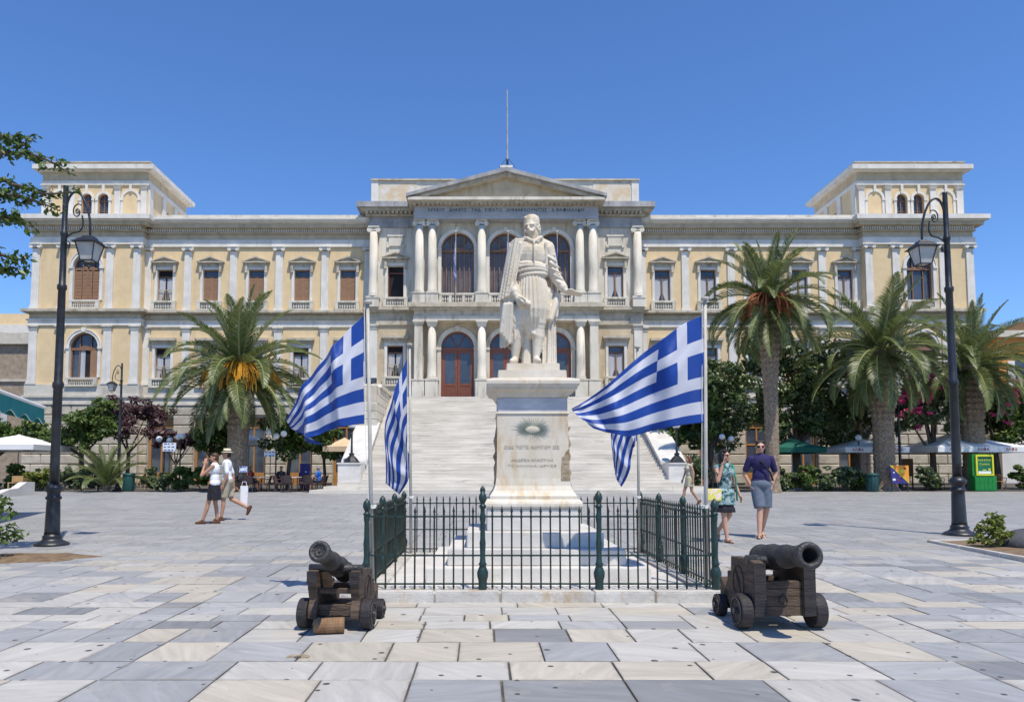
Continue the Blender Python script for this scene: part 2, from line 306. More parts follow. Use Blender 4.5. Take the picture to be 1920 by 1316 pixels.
# ================================================================ THE SQUARE
def slab_mat(name, attr):
    m = bpy.data.materials.new(name); t, b = nodes_of(m); L = t.links.new
    if attr:
        colr = N(t, 'ShaderNodeVertexColor', layer_name='tone').outputs[0]; rnd = N(t, 'ShaderNodeNewGeometry').outputs['Random Per Island']
    else:
        oi = N(t, 'ShaderNodeObjectInfo'); colr = oi.outputs['Color']; rnd = oi.outputs['Random']
    pos = N(t, 'ShaderNodeNewGeometry').outputs['Position']
    ang = N(t, 'ShaderNodeMath', operation='MULTIPLY'); L(rnd, ang.inputs[0]); ang.inputs[1].default_value = 19.
    off = N(t, 'ShaderNodeVectorMath', operation='SCALE'); off.inputs[0].default_value = (37, 53, 11); L(rnd, off.inputs['Scale'])
    ad = N(t, 'ShaderNodeVectorMath', operation='ADD'); L(pos, ad.inputs[0]); L(off.outputs[0], ad.inputs[1])
    vr = N(t, 'ShaderNodeVectorRotate', rotation_type='Z_AXIS'); L(ad.outputs[0], vr.inputs['Vector']); L(ang.outputs[0], vr.inputs['Angle'])
    mp = N(t, 'ShaderNodeMapping'); mp.inputs['Scale'].default_value = (.9, 5.5, 1); L(vr.outputs[0], mp.inputs[0])
    nz = N(t, 'ShaderNodeTexNoise'); nz.inputs['Scale'].default_value = 1.6; nz.inputs['Detail'].default_value = 9; nz.inputs['Roughness'].default_value = .66; nz.inputs['Distortion'].default_value = .9
    L(mp.outputs[0], nz.inputs['Vector'])
    mr = N(t, 'ShaderNodeMapRange'); mr.inputs[1].default_value = .30; mr.inputs[2].default_value = .68; mr.inputs[3].default_value = .78; mr.inputs[4].default_value = 1.10; L(nz.outputs[0], mr.inputs[0])
    mu = N(t, 'ShaderNodeMix', data_type='RGBA', blend_type='MULTIPLY'); mu.inputs[0].default_value = 1; L(colr, mu.inputs[6]); L(mr.outputs[0], mu.inputs[7])
    # brownish dirt patches
    n2 = N(t, 'ShaderNodeTexNoise'); n2.inputs['Scale'].default_value = 1.3; n2.inputs['Detail'].default_value = 8; n2.inputs['Roughness'].default_value = .7; L(ad.outputs[0], n2.inputs['Vector'])
    m2 = N(t, 'ShaderNodeMapRange'); m2.inputs[1].default_value = .56; m2.inputs[2].default_value = .74; m2.inputs[4].default_value = .55; L(n2.outputs[0], m2.inputs[0])
    x2 = N(t, 'ShaderNodeMix', data_type='RGBA'); L(m2.outputs[0], x2.inputs[0]); L(mu.outputs[2], x2.inputs[6]); x2.inputs[7].default_value = (.50, .43, .33, 1)
    # trodden gum spots
    vo = N(t, 'ShaderNodeTexVoronoi', voronoi_dimensions='2D'); vo.inputs['Scale'].default_value = 4.2; L(pos, vo.inputs['Vector'])
    sp = N(t, 'ShaderNodeSeparateColor'); L(vo.outputs['Color'], sp.inputs[0])
    rr = N(t, 'ShaderNodeMapRange'); rr.inputs[1].default_value = .55; rr.inputs[2].default_value = 1.05; rr.inputs[3].default_value = 0; rr.inputs[4].default_value = .12; L(sp.outputs[0], rr.inputs[0])
    nd = N(t, 'ShaderNodeTexNoise'); nd.inputs['Scale'].default_value = 45; L(pos, nd.inputs['Vector'])
    ds = N(t, 'ShaderNodeMath', operation='MULTIPLY_ADD'); L(nd.outputs[0], ds.inputs[0]); ds.inputs[1].default_value = .03; L(vo.outputs['Distance'], ds.inputs[2])
    lt = N(t, 'ShaderNodeMath', operation='SUBTRACT'); L(rr.outputs[0], lt.inputs[0]); L(ds.outputs[0], lt.inputs[1])
    sm = N(t, 'ShaderNodeMapRange'); sm.inputs[1].default_value = -.019; sm.inputs[2].default_value = -.010; sm.inputs[4].default_value = .92; L(lt.outputs[0], sm.inputs[0])
    x3 = N(t, 'ShaderNodeMix', data_type='RGBA'); L(sm.outputs[0], x3.inputs[0]); L(x2.outputs[2], x3.inputs[6]); x3.inputs[7].default_value = (.045, .042, .04, 1)
    outc = x3.outputs[2]
    if not attr:                                   # grime worn into the edges of each slab
        oc = N(t, 'ShaderNodeTexCoord').outputs['Object']; ab = N(t, 'ShaderNodeVectorMath', operation='ABSOLUTE'); L(oc, ab.inputs[0]); sx = N(t, 'ShaderNodeSeparateXYZ'); L(ab.outputs[0], sx.inputs[0])
        mxm = N(t, 'ShaderNodeMath', operation='MAXIMUM'); L(sx.outputs[0], mxm.inputs[0]); L(sx.outputs[1], mxm.inputs[1])
        ne = N(t, 'ShaderNodeTexNoise'); ne.inputs['Scale'].default_value = 9; ne.inputs['Detail'].default_value = 6; L(pos, ne.inputs['Vector'])
        ed = N(t, 'ShaderNodeMath', operation='MULTIPLY_ADD'); L(ne.outputs[0], ed.inputs[0]); ed.inputs[1].default_value = .14; L(mxm.outputs[0], ed.inputs[2])
        er = N(t, 'ShaderNodeMapRange'); er.inputs[1].default_value = .535; er.inputs[2].default_value = .60; er.inputs[4].default_value = .6; L(ed.outputs[0], er.inputs[0])
        x4 = N(t, 'ShaderNodeMix', data_type='RGBA'); L(er.outputs[0], x4.inputs[0]); L(outc, x4.inputs[6]); x4.inputs[7].default_value = (.20, .175, .14, 1); outc = x4.outputs[2]
    L(outc, b.inputs['Base Color'])
    b.inputs['Roughness'].default_value = .5; b.inputs['Specular IOR Level'].default_value = .35
    rg = N(t, 'ShaderNodeMapRange'); rg.inputs[3].default_value = .38; rg.inputs[4].default_value = .72; L(n2.outputs[0], rg.inputs[0]); L(rg.outputs[0], b.inputs['Roughness'])
    nb = N(t, 'ShaderNodeTexNoise'); nb.inputs['Scale'].default_value = 24; nb.inputs['Detail'].default_value = 6; L(pos, nb.inputs['Vector'])
    bp = N(t, 'ShaderNodeBump'); bp.inputs['Strength'].default_value = .12; bp.inputs['Distance'].default_value = .01; L(nb.outputs[0], bp.inputs['Height']); L(bp.outputs[0], b.inputs['Normal'])
    return m
mt['slab'] = slab_mat('marble_slab', False); mt['slab_far'] = slab_mat('marble_slab_far', True)

# ground sheet: tilted under the square, level beyond it
g = MB(); ys = [-120, 60, 700]
gzv = lambda y: gz(min(y, 60)) - .014
g.add([(x, y, gzv(y)) for y in ys for x in (-500, 500)], [(0,1,3,2), (2,3,5,4)])
plaza = g.build('ground', mt['asphalt']); plaza['kind'] = 'structure'
def tone(x, y):
    r = random.random(); k = random.uniform(.94, 1.05)
    if y < 8 and -1.8 < x < 3.0: r = r**.62      # creamier slabs in front of the monument
    near = max(0., min(1., (15-y)/7))            # the paving near the monument is patchier
    if r < .08*near+.01: c = (.215, .22, .228)
    elif r < .33*near+.07: c = (.30, .305, .312)
    elif r < .56: c = (.375, .375, .372)
    elif r < .80: c = (.475, .455, .415)
    else: c = (.48, .435, .355)
    c = tuple(.9*a+.1*bb for a, bb in zip(c, (.40, .392, .372)))
    if near < 1: c = tuple(a*near + (1-near)*bb for a, bb in zip(c, (.315*k, .312*k, .305*k)))
    return tuple(v*k for v in c)
rects = []; joints = []
y = 1.2
while y < 37.6:
    d = random.choice((.28, .36, .44, .52, .54))*random.uniform(.92, 1.08) if y < 14 else random.uniform(.4, .7)
    mw = random.choice((.48, .60, .75, .92))
    # some joints run on from course to course
    nj = [q_ for q_ in joints if random.random() < .35] if joints else []
    full = [-34 + random.uniform(0, .5)]
    for j in [q_ for q_ in nj if q_ > full[0]+.5]+[42]:
        while j-full[-1] > 1.35*mw:
            w = mw*random.uniform(.78, 1.25)
            if j-full[-1]-w < .3: w = (j-full[-1])/2
            full.append(full[-1]+w)
        if j-full[-1] > .3: full.append(j)
    joints = full
    for x, x_next in zip(joints, joints[1:]):
        w = x_next-x
        if random.random() < .03 and d > .45 and y < 20:      # a slab split in two courses
            rects.append((x, x+w, y, y+d*.5)); rects.append((x, x+w, y+d*.5, y+d))
        else: rects.append((x, x+w, y, y+d))
    y += d
def in_view(r):
    cx, cy = (r[0]+r[1])/2, (r[2]+r[3])/2
    return -0.70*cy-1.0 < cx < .78*cy+1.0 and cy > 3.6
def blocked(r):   # under the kerbed platform
    return r[0] > -1.3 and r[1] < 2.5 and r[2] > 7.35 and r[3] < 11.05
rects = [r for r in rects if not blocked(r)]
vis = sorted([r for r in rects if in_view(r)], key=lambda r: r[2])[:300]; vset = set(vis)
sb = MB(); q = .004
sb.add([(-.5,-.5,-.03),(.5,-.5,-.03),(.5,.5,-.03),(-.5,.5,-.03),(-.5,-.5,-.003),(.5,-.5,-.003),(.5,.5,-.003),(-.5,.5,-.003),(-.494,-.492,0),(.494,-.492,0),(.494,.492,0),(-.494,.492,0)],
       [(8,9,10,11)]+[(k,(k+1)%4,4+(k+1)%4,4+k) for k in range(4)]+[(4+k,4+(k+1)%4,8+(k+1)%4,8+k) for k in range(4)])
sme = bpy.data.meshes.new('paving_slab'); sme.from_pydata(sb.v, [], sb.f); sme.materials.append(mt['slab'])
tilt = math.atan(SLOPE)
for r in vis:
    o = bpy.data.objects.new('paving_slab', sme); COL.objects.link(o); o.parent = plaza
    cx, cy = (r[0]+r[1])/2, (r[2]+r[3])/2; gap = random.uniform(.008, .018)
    o.location = (cx, cy, gz(cy)+random.uniform(-.003, .002)); o.scale = (r[1]-r[0]-gap, r[3]-r[2]-gap, 1)
    o.rotation_euler = (tilt+random.uniform(-.002,.002), random.uniform(-.002,.002), random.uniform(-.004,.004))
    o.color = (*tone(cx, cy), 1)
fv, ff, fc = [], [], []
for r in rects:
    if r in vset: continue
    n = len(fv); gp = .005; x0, x1, y0, y1 = r[0]+gp, r[1]-gp, r[2]+gp, r[3]-gp
    fv += [(x0,y0,gz(y0)),(x1,y0,gz(y0)),(x1,y1,gz(y1)),(x0,y1,gz(y1)),(x0,y0,gz(y0)-.03),(x1,y0,gz(y0)-.03),(x1,y1,gz(y1)-.03),(x0,y1,gz(y1)-.03)]
    ff += [(n,n+1,n+2,n+3),(n+4,n+5,n+1,n),(n+5,n+6,n+2,n+1),(n+6,n+7,n+3,n+2),(n+7,n+4,n,n+3)]
    c = (*tone((x0+x1)/2, (y0+y1)/2), 1); fc += [c]*8
me = bpy.data.meshes.new('far_paving'); me.from_pydata(fv, [], ff); me.update()
ca = me.color_attributes.new('tone', 'FLOAT_COLOR', 'POINT'); ca.data.foreach_set('color', np.array(fc, dtype=np.float32).reshape(-1))
fp = mk('paving_slab_field', me, mt['slab_far'], plaza); fp['kind'] = 'stuff'

# broken corner of a slab near the left cannon
hb = MB(); hb.prism([(-.09,0),(-.05,.016),(0,.010),(.03,.02),(.10,.004),(.10,-.01),(-.09,-.01)], -.03, .03)
hb.add([(-.02,-.04,.012),(.04,-.05,.022),(.05,.0,.020),(-.01,.01,.014),(.01,-.02,-.01)], [(0,1,2,3),(0,4,1),(1,4,2),(2,4,3),(3,4,0)])
ch = hb.build('broken_paving_chip', mt['rough'], None, False, (-1.30, 5.22, gz(5.22)+.004)); ch.scale = (.85, .8, .8)
tag(ch, 'small broken brown paving chip in front of the left cannon', 'paving chip')

# ================================================================ GRAND STAIRCASE
XC = 1.6
STY, NST, RUN, Z0, RISE = 35.3, 36, .356, gz(35.3), .167
stair = thing('grand_staircase', 'wide white marble staircase rising to the town hall portico', 'staircase', (XC, STY, Z0))
stp = MB(); stp.add([(-7.65,0,-.4),(7.65,0,-.4),(7.65,RUN+.06,-.4),(-7.65,RUN+.06,-.4),(-7.65,0,RISE-.05),(7.65,0,RISE-.05),(-7.65,-.003,RISE-.045),(7.65,-.003,RISE-.045),(-7.65,-.003,RISE),(7.65,-.003,RISE),(7.65,RUN+.06,RISE),(-7.65,RUN+.06,RISE)],
    [(0,3,2,1),(0,1,5,4),(4,5,7,6),(6,7,9,8),(8,9,10,11),(1,2,10,9,7,5),(3,0,4,6,8,11),(2,3,11,10)])
base_step = stp.build('step', mt['step'], stair); base_step.location = (0, 0, 0)
for i in range(1, NST):
    o = base_step.copy(); COL.objects.link(o); o.location = (random.uniform(-.01,.01), i*RUN, i*RISE)
for i, (e, dz) in enumerate(((2.3, 0), (1.7, .167), (1.1, .334))):     # spreading lowest steps
    for s in (-1, 1):
        b_ = MB(); b_.box(7.652, 7.65+e, i*.356, 3.2, -.35, dz+.165) if s > 0 else b_.box(-7.65-e, -7.652, i*.356, 3.2, -.35, dz+.165)
        b_.build('wing_step', mt['step'], stair)
for s in (-1, 1):
    b_ = MB(); x0, x1 = sorted((s*7.66, s*8.82)); b_.box(x0, x1, 1.15, 2.35, .5, 1.42); b_.box(x0-.05 if s<0 else x0, x1 if s<0 else x1+.05, 1.10, 2.40, 1.42, 1.50)
    bevel(b_.build('pedestal', mt['stepw'], stair), .012)
    b_ = MB(); b_.prismx([(2.36,.4),(7.4,.4),(7.4,3.95),(6.9,3.72),(2.36,1.42)], x0, x1)      # sloping cheek
    b_.build('cheek_wall', mt['stepw'], stair)
    b_ = MB(); b_.prismx([(2.36,1.425),(6.9,3.725),(6.9,3.90),(2.36,1.60)], x0-.06 if s<0 else x0-.10, x1+.10 if s<0 else x1+.06)
    b_.build('coping', mt['stepw'], stair)
    # masonry wall at the head of the stairs, stone by stone
    wx0, wx1 = sorted((s*7.67, s*8.95)); zc = .3
    core = MB(); core.box(wx0+.04, wx1-.04, 6.6, 14.6, .2, 6.05); core.build('wall_core', mt['rust'], stair)
    for r in range(12):
        yy = 6.55
        zb = .25+r*.48
        if zb+.46 > 6.1: break
        yy = 6.55 if zb < 4.6 else 6.55+(zb-4.6)*.9
        while yy < 12.8:
            L_ = random.uniform(.7, 1.3); bb = MB(); bb.box(wx0, wx1, yy, min(yy+L_-.03, 12.85), zb, zb+.455)
            bevel(bb.build('wall_stone', mt['plinth'], stair), .03, 1); yy += L_
    cp = MB(); cp.prismx([(7.7,6.05),(12.9,6.05),(12.9,6.28),(8.0,6.28)], wx0-.08, wx1+.08); cp.build('coping', mt['plinth'], stair)

# ================================================================ TOWN HALL
hall = thing('town_hall', 'long neoclassical town hall in yellow stucco and white marble with two corner towers', 'building', (XC, 51, .62))
class HB(MB):
    def build(s, name, m, parent=None, smooth=False, loc=None):
        if parent is None: parent = hall
        s.v = [(x, y-51, z-.62) for x, y, z in s.v]
        return MB.build(s, name, m, parent, smooth, loc)
YW, YT, YC, YA = 51.2, 50.55, 50.3, 49.5
def holed(b, u0, u1, y0, y1, z0, z1, holes):
    """wall with rectangular openings (uc, half, za, zb)"""
    cols = sorted({(round(h[0]-h[1],4), round(h[0]+h[1],4)) for h in holes}); x = u0
    for a, c in cols:
        if a > x: b.box(x, a, y0, y1, z0, z1)
        zz = z0
        for h in sorted([h for h in holes if round(h[0]-h[1],4) == a], key=lambda h: h[2]):
            if h[2] > zz: b.box(a, c, y0, y1, zz, h[2])
            zz = h[3]
        if zz < z1: b.box(a, c, y0, y1, zz, z1)
        x = c
    if x < u1: b.box(x, u1, y0, y1, z0, z1)
    return b
WU = [9.5+1.70+3.25*i for i in range(5)]              # window axes of a wing
WU = [11.19, 14.45, 17.70, 20.95, 24.2]
PU = [12.82, 16.08, 19.33, 22.57]
TU = 29.45; TUS = {-1: 29.45, 1: 29.12}
for s in (-1, 1):
    holes = [(s*u, .56, 13.62, 15.9) for u in WU]+[(s*u, .56, 8.13, 10.29) for u in WU]
    a, c = sorted((s*9.5, s*25.76))
    b = HB(); holed(b, a, c, YW, YW+.5, 7.6, 17.5, holes); b.build('wing_wall', mt['stucco'])
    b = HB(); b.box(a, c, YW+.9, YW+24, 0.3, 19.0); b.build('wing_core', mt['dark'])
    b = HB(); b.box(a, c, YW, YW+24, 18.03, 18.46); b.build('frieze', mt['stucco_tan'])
    b = HB(); b.box(a, c, YW-.13, YW+1, 17.52, 18.03); b.build('architrave', mt['white'])
    b = HB(); b.box(a, c, YW-.16, YW+1, 18.46, 18.56); b.box(a, c, YW-.10, YW+1, 18.56, 18.80); b.box(a, c, YW-.5, YW+1, 18.80, 19.04); b.build('bed_moulding', mt['stucco_tan'])
    b = HB(); n = int((c-a)/.16)
    for i in range(n): x = a+.05+i*.16; b.box(x, x+.085, YW-.24, YW-.101, 18.58, 18.797)
    o = b.build('dentil_course', mt['white']); o['kind'] = 'stuff'
    b = HB(); b.prismx([(YW-.45,19.04),(YW+24,19.04),(YW+24,19.43),(YW-.82,19.43),(YW-.82,19.30),(YW-.70,19.16)], a, c); b.build('cornice', mt['white'])
    b = HB(); b.box(a, c, YW-.35, YW+.4, 19.432, 19.76); b.build('parapet', mt['white_w'])
    b = HB(); b.box(a, c, YW-.10, YW+.4, 11.75, 12.20); b.prismx([(YW-.1,12.09),(YW-.2,12.2),(YW,12.2),(YW,12.09)], a, c); b.build('lower_architrave', mt['white'])
    b = HB(); b.box(a, c, YW-.045, YW+.4, 12.201, 12.60); b.build('lower_frieze', mt['stucco_tan'])
    b = HB(); b.prismx([(YW,12.60),(YW-.30,12.66),(YW-.46,12.72),(YW-.46,12.86),(YW,12.90)], a, c); b.build('string_course', mt['trim'])
    b = HB(); b.box(a, c, YW-.14, YW+.6, 6.32, 7.6); b.prismx([(YW-.14,6.66),(YW-.24,6.70),(YW-.24,6.82),(YW-.14,6.86)], a, c); b.box(a, c, YW-.22, YW+.6, 6.18, 6.32); b.build('plinth_band', mt['plinth'])
    # rusticated basement with shop doorways
    dh = [(s*u, .88, .4, 5.35) for u in WU]
    b = HB(); holed(b, a, c, YW+.02, YW+.7, .3, 6.2, dh); b.build('basement_wall', mt['rust'])
    for r in range(8):
        zb = .72+r*.68; edges = sorted([a]+[v for h in dh for v in (h[0]-h[1]-.02, h[0]+h[1]+.02)]+[c])
        spans = [(edges[2*i], edges[2*i+1]) for i in range(len(edges)//2)] if zb < 5.3 else [(a, c)]
        for p0, p1 in spans:
            m_ = max(1, round((p1-p0)/1.35)); w = (p1-p0)/m_
            for k in range(m_):
                bb = HB(); bb.box(p0+k*w+.015, p0+(k+1)*w-.015, YW-.16, YW+.05, zb+.02, zb+.65)
                bevel(bb.build('rusticated_block', mt['rust']), .045, 1)
    # basement doors
    for u in WU:
        d = HB(); u_ = s*u
        d.box(u_-.87, u_-.72, YW+.22, YW+.34, .62, 5.34); d.box(u_+.72, u_+.87, YW+.22, YW+.34, .62, 5.34); d.box(u_-.72, u_+.72, YW+.22, YW+.34, 4.6, 5.34)
        d.box(u_-.06, u_+.06, YW+.24, YW+.33, .62, 4.6); d.box(u_-.72, u_+.72, YW+.24, YW+.33, .62, 1.5); d.box(u_-.72, u_+.72, YW+.245, YW+.325, 3.4, 3.52)
        do = d.build('shop_door', mt['orange_wood'])
        p = HB(); p.box(u_-.72, u_+.72, YW+.28, YW+.30, 1.5, 4.6); p.build('pane', mt['glass'], do)
    # ---------------- tower
    t0, t1 = s*TUS[s]-3.85, s*TUS[s]+3.85
    b = HB()
    def tower_wall(b, zt0, zt1, zo, zs, r):
        b.archfill(s*TUS[s], zo, zs, r, t0, t1, zt1, YT, YT+.5); b.box(t0, t1, YT, YT+.5, zt0, zo)
    tower_wall(b, 7.6, 12.2, 8.1, 10.25, 1.0); tower_wall(b, 12.2, 17.55, 13.55, 15.95, .94); b.build('tower_wall', mt['stucco'])
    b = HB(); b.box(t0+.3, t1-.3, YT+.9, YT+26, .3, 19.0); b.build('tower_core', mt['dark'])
    for side in (t0, t1-.3):
        b = HB(); b.box(side, side+.3, YT+.5, YT+26, .3, 19.0); b.build('tower_side_wall', mt['stucco'])
    e0, e1 = t0-.02, t1+.02
    b = HB(); b.box(e0, e1, YT-.005, YT+10, 18.03, 18.46); b.build('frieze', mt['stucco_tan'])
    b = HB(); b.box(t0-.12, t1+.12, YT-.13, YT+10, 17.52, 18.03); b.build('architrave', mt['white'])
    b = HB(); b.box(t0-.16, t1+.16, YT-.16, YT+10, 18.46, 18.56); b.box(t0-.1, t1+.1, YT-.1, YT+10, 18.56, 18.80); b.box(t0-.5, t1+.5, YT-.5, YT+10, 18.80, 19.04); b.build('bed_moulding', mt['stucco_tan'])
    b = HB(); n = int((t1-t0+.3)/.16)
    for i in range(n): x = t0-.12+i*.16; b.box(x, x+.085, YT-.24, YT-.101, 18.58, 18.797)
    o = b.build('dentil_course', mt['white']); o['kind'] = 'stuff'
    b = HB(); b.box(t0-.62, t1+.62, YT-.62, YT+10, 19.04, 19.14); b.box(t0-.80, t1+.80, YT-.80, YT+10, 19.14, 19.46); b.build('cornice', mt['white'])
    b = HB(); b.box(t0-.10, t1+.10, YT-.10, YT+.4, 11.75, 12.20); b.box(t0-.18, t1+.18, YT-.18, YT+.4, 12.10, 12.2); b.build('lower_architrave', mt['white'])
    b = HB(); b.box(t0-.04, t1+.04, YT-.045, YT+.4, 12.201, 12.60); b.build('lower_frieze', mt['stucco_tan'])
    b = HB(); b.box(t0-.28, t1+.28, YT-.28, YT+.4, 12.60, 12.68); b.box(t0-.45, t1+.45, YT-.45, YT+.4, 12.68, 12.87); b.build('string_course', mt['trim'])
    b = HB(); b.box(t0-.14, t1+.14, YT-.14, YT+.6, 6.32, 7.6); b.box(t0-.24, t1+.24, YT-.24, YT+.5, 6.68, 6.84); b.box(t0-.22, t1+.22, YT-.22, YT+.6, 6.18, 6.32); b.build('plinth_band', mt['plinth'])
    b = HB(); b.box(t0, t1, YT+.02, YT+.7, .3, 6.2); b.build('basement_wall', mt['rust'])
    for r in range(8):
        zb = .72+r*.68; m_ = 6; w = (t1-t0+.3)/m_; o_ = (r % 2)*w/2
        xs = sorted({t0-.15, t1+.15} | {t0-.15+o_+k*w for k in range(1, m_)} | ({t0-.15+o_} if o_ else set()))
        for x0, x1 in zip(xs, xs[1:]):
            bb = HB(); bb.box(x0+.015, x1-.015, YT-.16, YT+.05, zb+.02, zb+.65); bevel(bb.build('rusticated_block', mt['rust']), .045, 1)
    # belvedere storey, set back
    YB = 51.3; b0, b1 = s*TUS[s]-3.80, s*TUS[s]+3.80; bz0, bz1 = 19.46, 22.10
    b = HB()
    for uc in (-.6, .6): pass
    hz = 21.1; r_ = .385
    b.archfill(s*TUS[s]-.6, 19.6, hz, r_, b0, s*TUS[s], bz1, YB, YB+.35); b.archfill(s*TUS[s]+.6, 19.6, hz, r_, s*TUS[s], b1, bz1, YB, YB+.35); b.box(b0, b1, YB, YB+.35, bz0, 19.6); b.build('belvedere_wall', mt['stucco'])
    for side in (b0, b1-.3):
        b = HB(); holed(b.__class__(), 0, 0, 0, 0, 0, 0, []); b.box(side, side+.3, YB+.35, YB+6.6, bz0, bz1); b.build('belvedere_side_wall', mt['stucco'])
        xo = b0 if side == b0 else b1; d_ = -1 if side == b0 else 1
        for yy in (YB+.35, YB+2.5, YB+4.6, YB+6.3):
            b = HB(); b.box(*sorted((xo, xo+d_*.10)), yy-.28, yy+.28, bz0, bz1); b.build('side_pilaster', mt['white'])
        for yy in (YB+3.55,):
            b = HB(); b.box(*sorted((xo+d_*.004, xo+d_*.03)), yy-.45, yy+.45, 19.6, 21.2); b.build('side_window', mt['shut'])
    b = HB(); b.box(b0+.3, b1-.3, YB+.5, YB+6.3, bz0, bz1); b.build('belvedere_core', mt['dark'])
    b = HB(); b.box(b0-.06, b1+.06, YB-.10, YB+6.66, 22.10, 22.40); b.build('belvedere_architrave', mt['white'])
    b = HB(); b.box(b0-.02, b1+.02, YB-.03, YB+6.62, 22.40, 23.05); b.build('belvedere_frieze', mt['stucco_tan'])
    b = HB(); b.box(b0-.3, b1+.3, YB-.3, YB+6.9, 23.05, 23.14); b.box(b0-.52, b1+.52, YB-.52, YB+7.1, 23.14, 23.46); b.build('belvedere_cornice', mt['white'])
    b = HB(); b.box(b0-.12, b1+.12, YB-.12, YB+6.7, 23.46, 23.74); b.build('belvedere_parapet', mt['stucco_tan'])
    b = HB(); b.box(b0-.18, b1+.18, YB-.18, YB+6.76, 23.74, 23.80); b.build('parapet_cap', mt['trim'])
    for du in (-2.55, -.6, .6, 2.55):
        rr = .385 if abs(du) < 1 else .52; zs = 21.1 if abs(du) < 1 else 21.12
        b = HB(); b.ring(s*TUS[s]+du, zs, rr, rr+.17, YB-.07, YB+.02, 0, pi, 14); b.box(s*TUS[s]+du-.09, s*TUS[s]+du+.09, YB-.13, YB-.005, zs+rr-.02, 22.095)
        for q_ in (-1, 1):
            b.box(*sorted((s*TUS[s]+du+q_*(rr-.01), s*TUS[s]+du+q_*(rr+.24))), YB-.10, YB+.01, zs-.14, zs); b.box(*sorted((s*TUS[s]+du+q_*rr, s*TUS[s]+du+q_*(rr+.18))), YB-.05, YB+.01, bz0, zs-.14)
        b.build('arch_moulding', mt['white'])
        if abs(du) < 1:
            b = HB(); x = s*TUS[s]+du
            b.ring(x, zs, rr-.06, rr, YB+.18, YB+.24, 0, pi, 14); b.box(x-rr, x-rr+.06, YB+.18, YB+.24, 19.6, zs); b.box(x+rr-.06, x+rr, YB+.18, YB+.24, 19.6, zs); b.box(x-.03, x+.03, YB+.18, YB+.24, 19.6, zs+rr-.05); b.box(x-rr, x+rr, YB+.185, YB+.235, 20.95, 21.02); b.box(x-rr, x+rr, YB+.185, YB+.235, 20.2, 20.24)
            w_ = b.build('belvedere_window', mt['frame']); b = HB(); b.box(x-rr, x+rr, YB+.25, YB+.27, 19.6, zs+rr); b.build('pane', mt['glass'], w_)
    for du in (-3.52, -1.62, 1.62, 3.52):
        b = HB(); x = s*TUS[s]+du; b.box(x-.21, x+.21, YB-.11, YB+.01, bz0, 21.78); b.box(x-.27, x+.27, YB-.16, YB+.01, bz0, bz0+.2)
        p_ = b.build('belvedere_pilaster', mt['white'])
        b = HB(); b.frus(x, YB-.09, .21, .08, 21.78, .30, .16, 22.02); b.box(x-.32, x+.32, YB-.26, YB, 22.02, 22.095); b.build('capital', mt['white_w'], p_)

# ---------------- pilasters: one of each kind, then copies
def ionic(b, w, y0, z0, h):
    """flat Ionic capital in front of plane y0: half width w"""
    r = h*.42
    for q_ in (-1, 1):
        for yy in (0,):
            n = 14; vs_ = []; cx, cz = q_*w*1.12, z0+h*.40
            for k in range(n):
                a = 2*pi*k/n; vs_ += [(cx+r*cos(a), y0-.30, cz+r*sin(a)), (cx+r*cos(a), y0, cz+r*sin(a))]
            b.add(vs_, [tuple(2*k for k in range(n))[::-1], tuple(2*k+1 for k in range(n))]+[(2*k, 2*((k+1)%n), 2*((k+1)%n)+1, 2*k+1) for k in range(n)])
            b.lathe(cx, 0, [(r*.35, 0), (r*.35, .01)], 6) if 0 else None
    b.box(-w*1.05, w*1.05, y0-.27, y0, z0+h*.28, z0+h*.72); b.box(-w*1.45, w*1.45, y0-.34, y0, z0+h*.80, z0+h)
def pilaster(name, w, zb, zt, ionic_cap, m, pro=.11):
    b = MB(); b.frus(0, -pro/2, w, pro/2, .28, w*.93, pro/2, zt-zb-.32)
    o = b.build(name, m)
    b = MB(); b.box(-w-.07, w+.07, -pro-.07, .0, 0, .14); b.box(-w-.035, w+.035, -pro-.035, 0, .14, .28); b.build('base', m, o)
    b = MB(); h = .32
    if ionic_cap: ionic(b, w*.93, -.0, zt-zb-.32, h)
    else: b.box(-w-.03, w+.03, -pro-.04, 0, zt-zb-.32, zt-zb-.24); b.frus(0, -pro/2-.02, w*.95, pro/2+.02, zt-zb-.24, w+.07, pro/2+.06, zt-zb-.1); b.box(-w-.09, w+.09, -pro-.12, 0, zt-zb-.1, zt-zb)
    fixn(b.build('capital', mt['white_w'] if not ionic_cap else mt['white'], o)); return o
def place(o, u, y, z, first=[set()]):
    """the prototype itself goes to the first place, copies to the others"""
    key = o.name
    if key not in first[0]: first[0].add(key); c = o
    else: c = copy_tree(o)
    c.parent = hall; c.location = (u, y-51, z-.62); return c
pu = pilaster('pilaster', .27, 12.88, 17.52, True, mt['white']); pl_ = pilaster('lower_pilaster', .29, 7.6, 11.75, False, mt['white'])
for s in (-1, 1):
    for u in PU+[25.42 if s < 0 else 25.08, 9.75]: place(pu, s*u, YW, 12.88); place(pl_, s*u, YW, 7.6)
    for du in (-3.55, -1.65, 1.65, 3.55): place(pu, s*TUS[s]+du, YT, 12.88); place(pl_, s*TUS[s]+du, YT, 7.6)
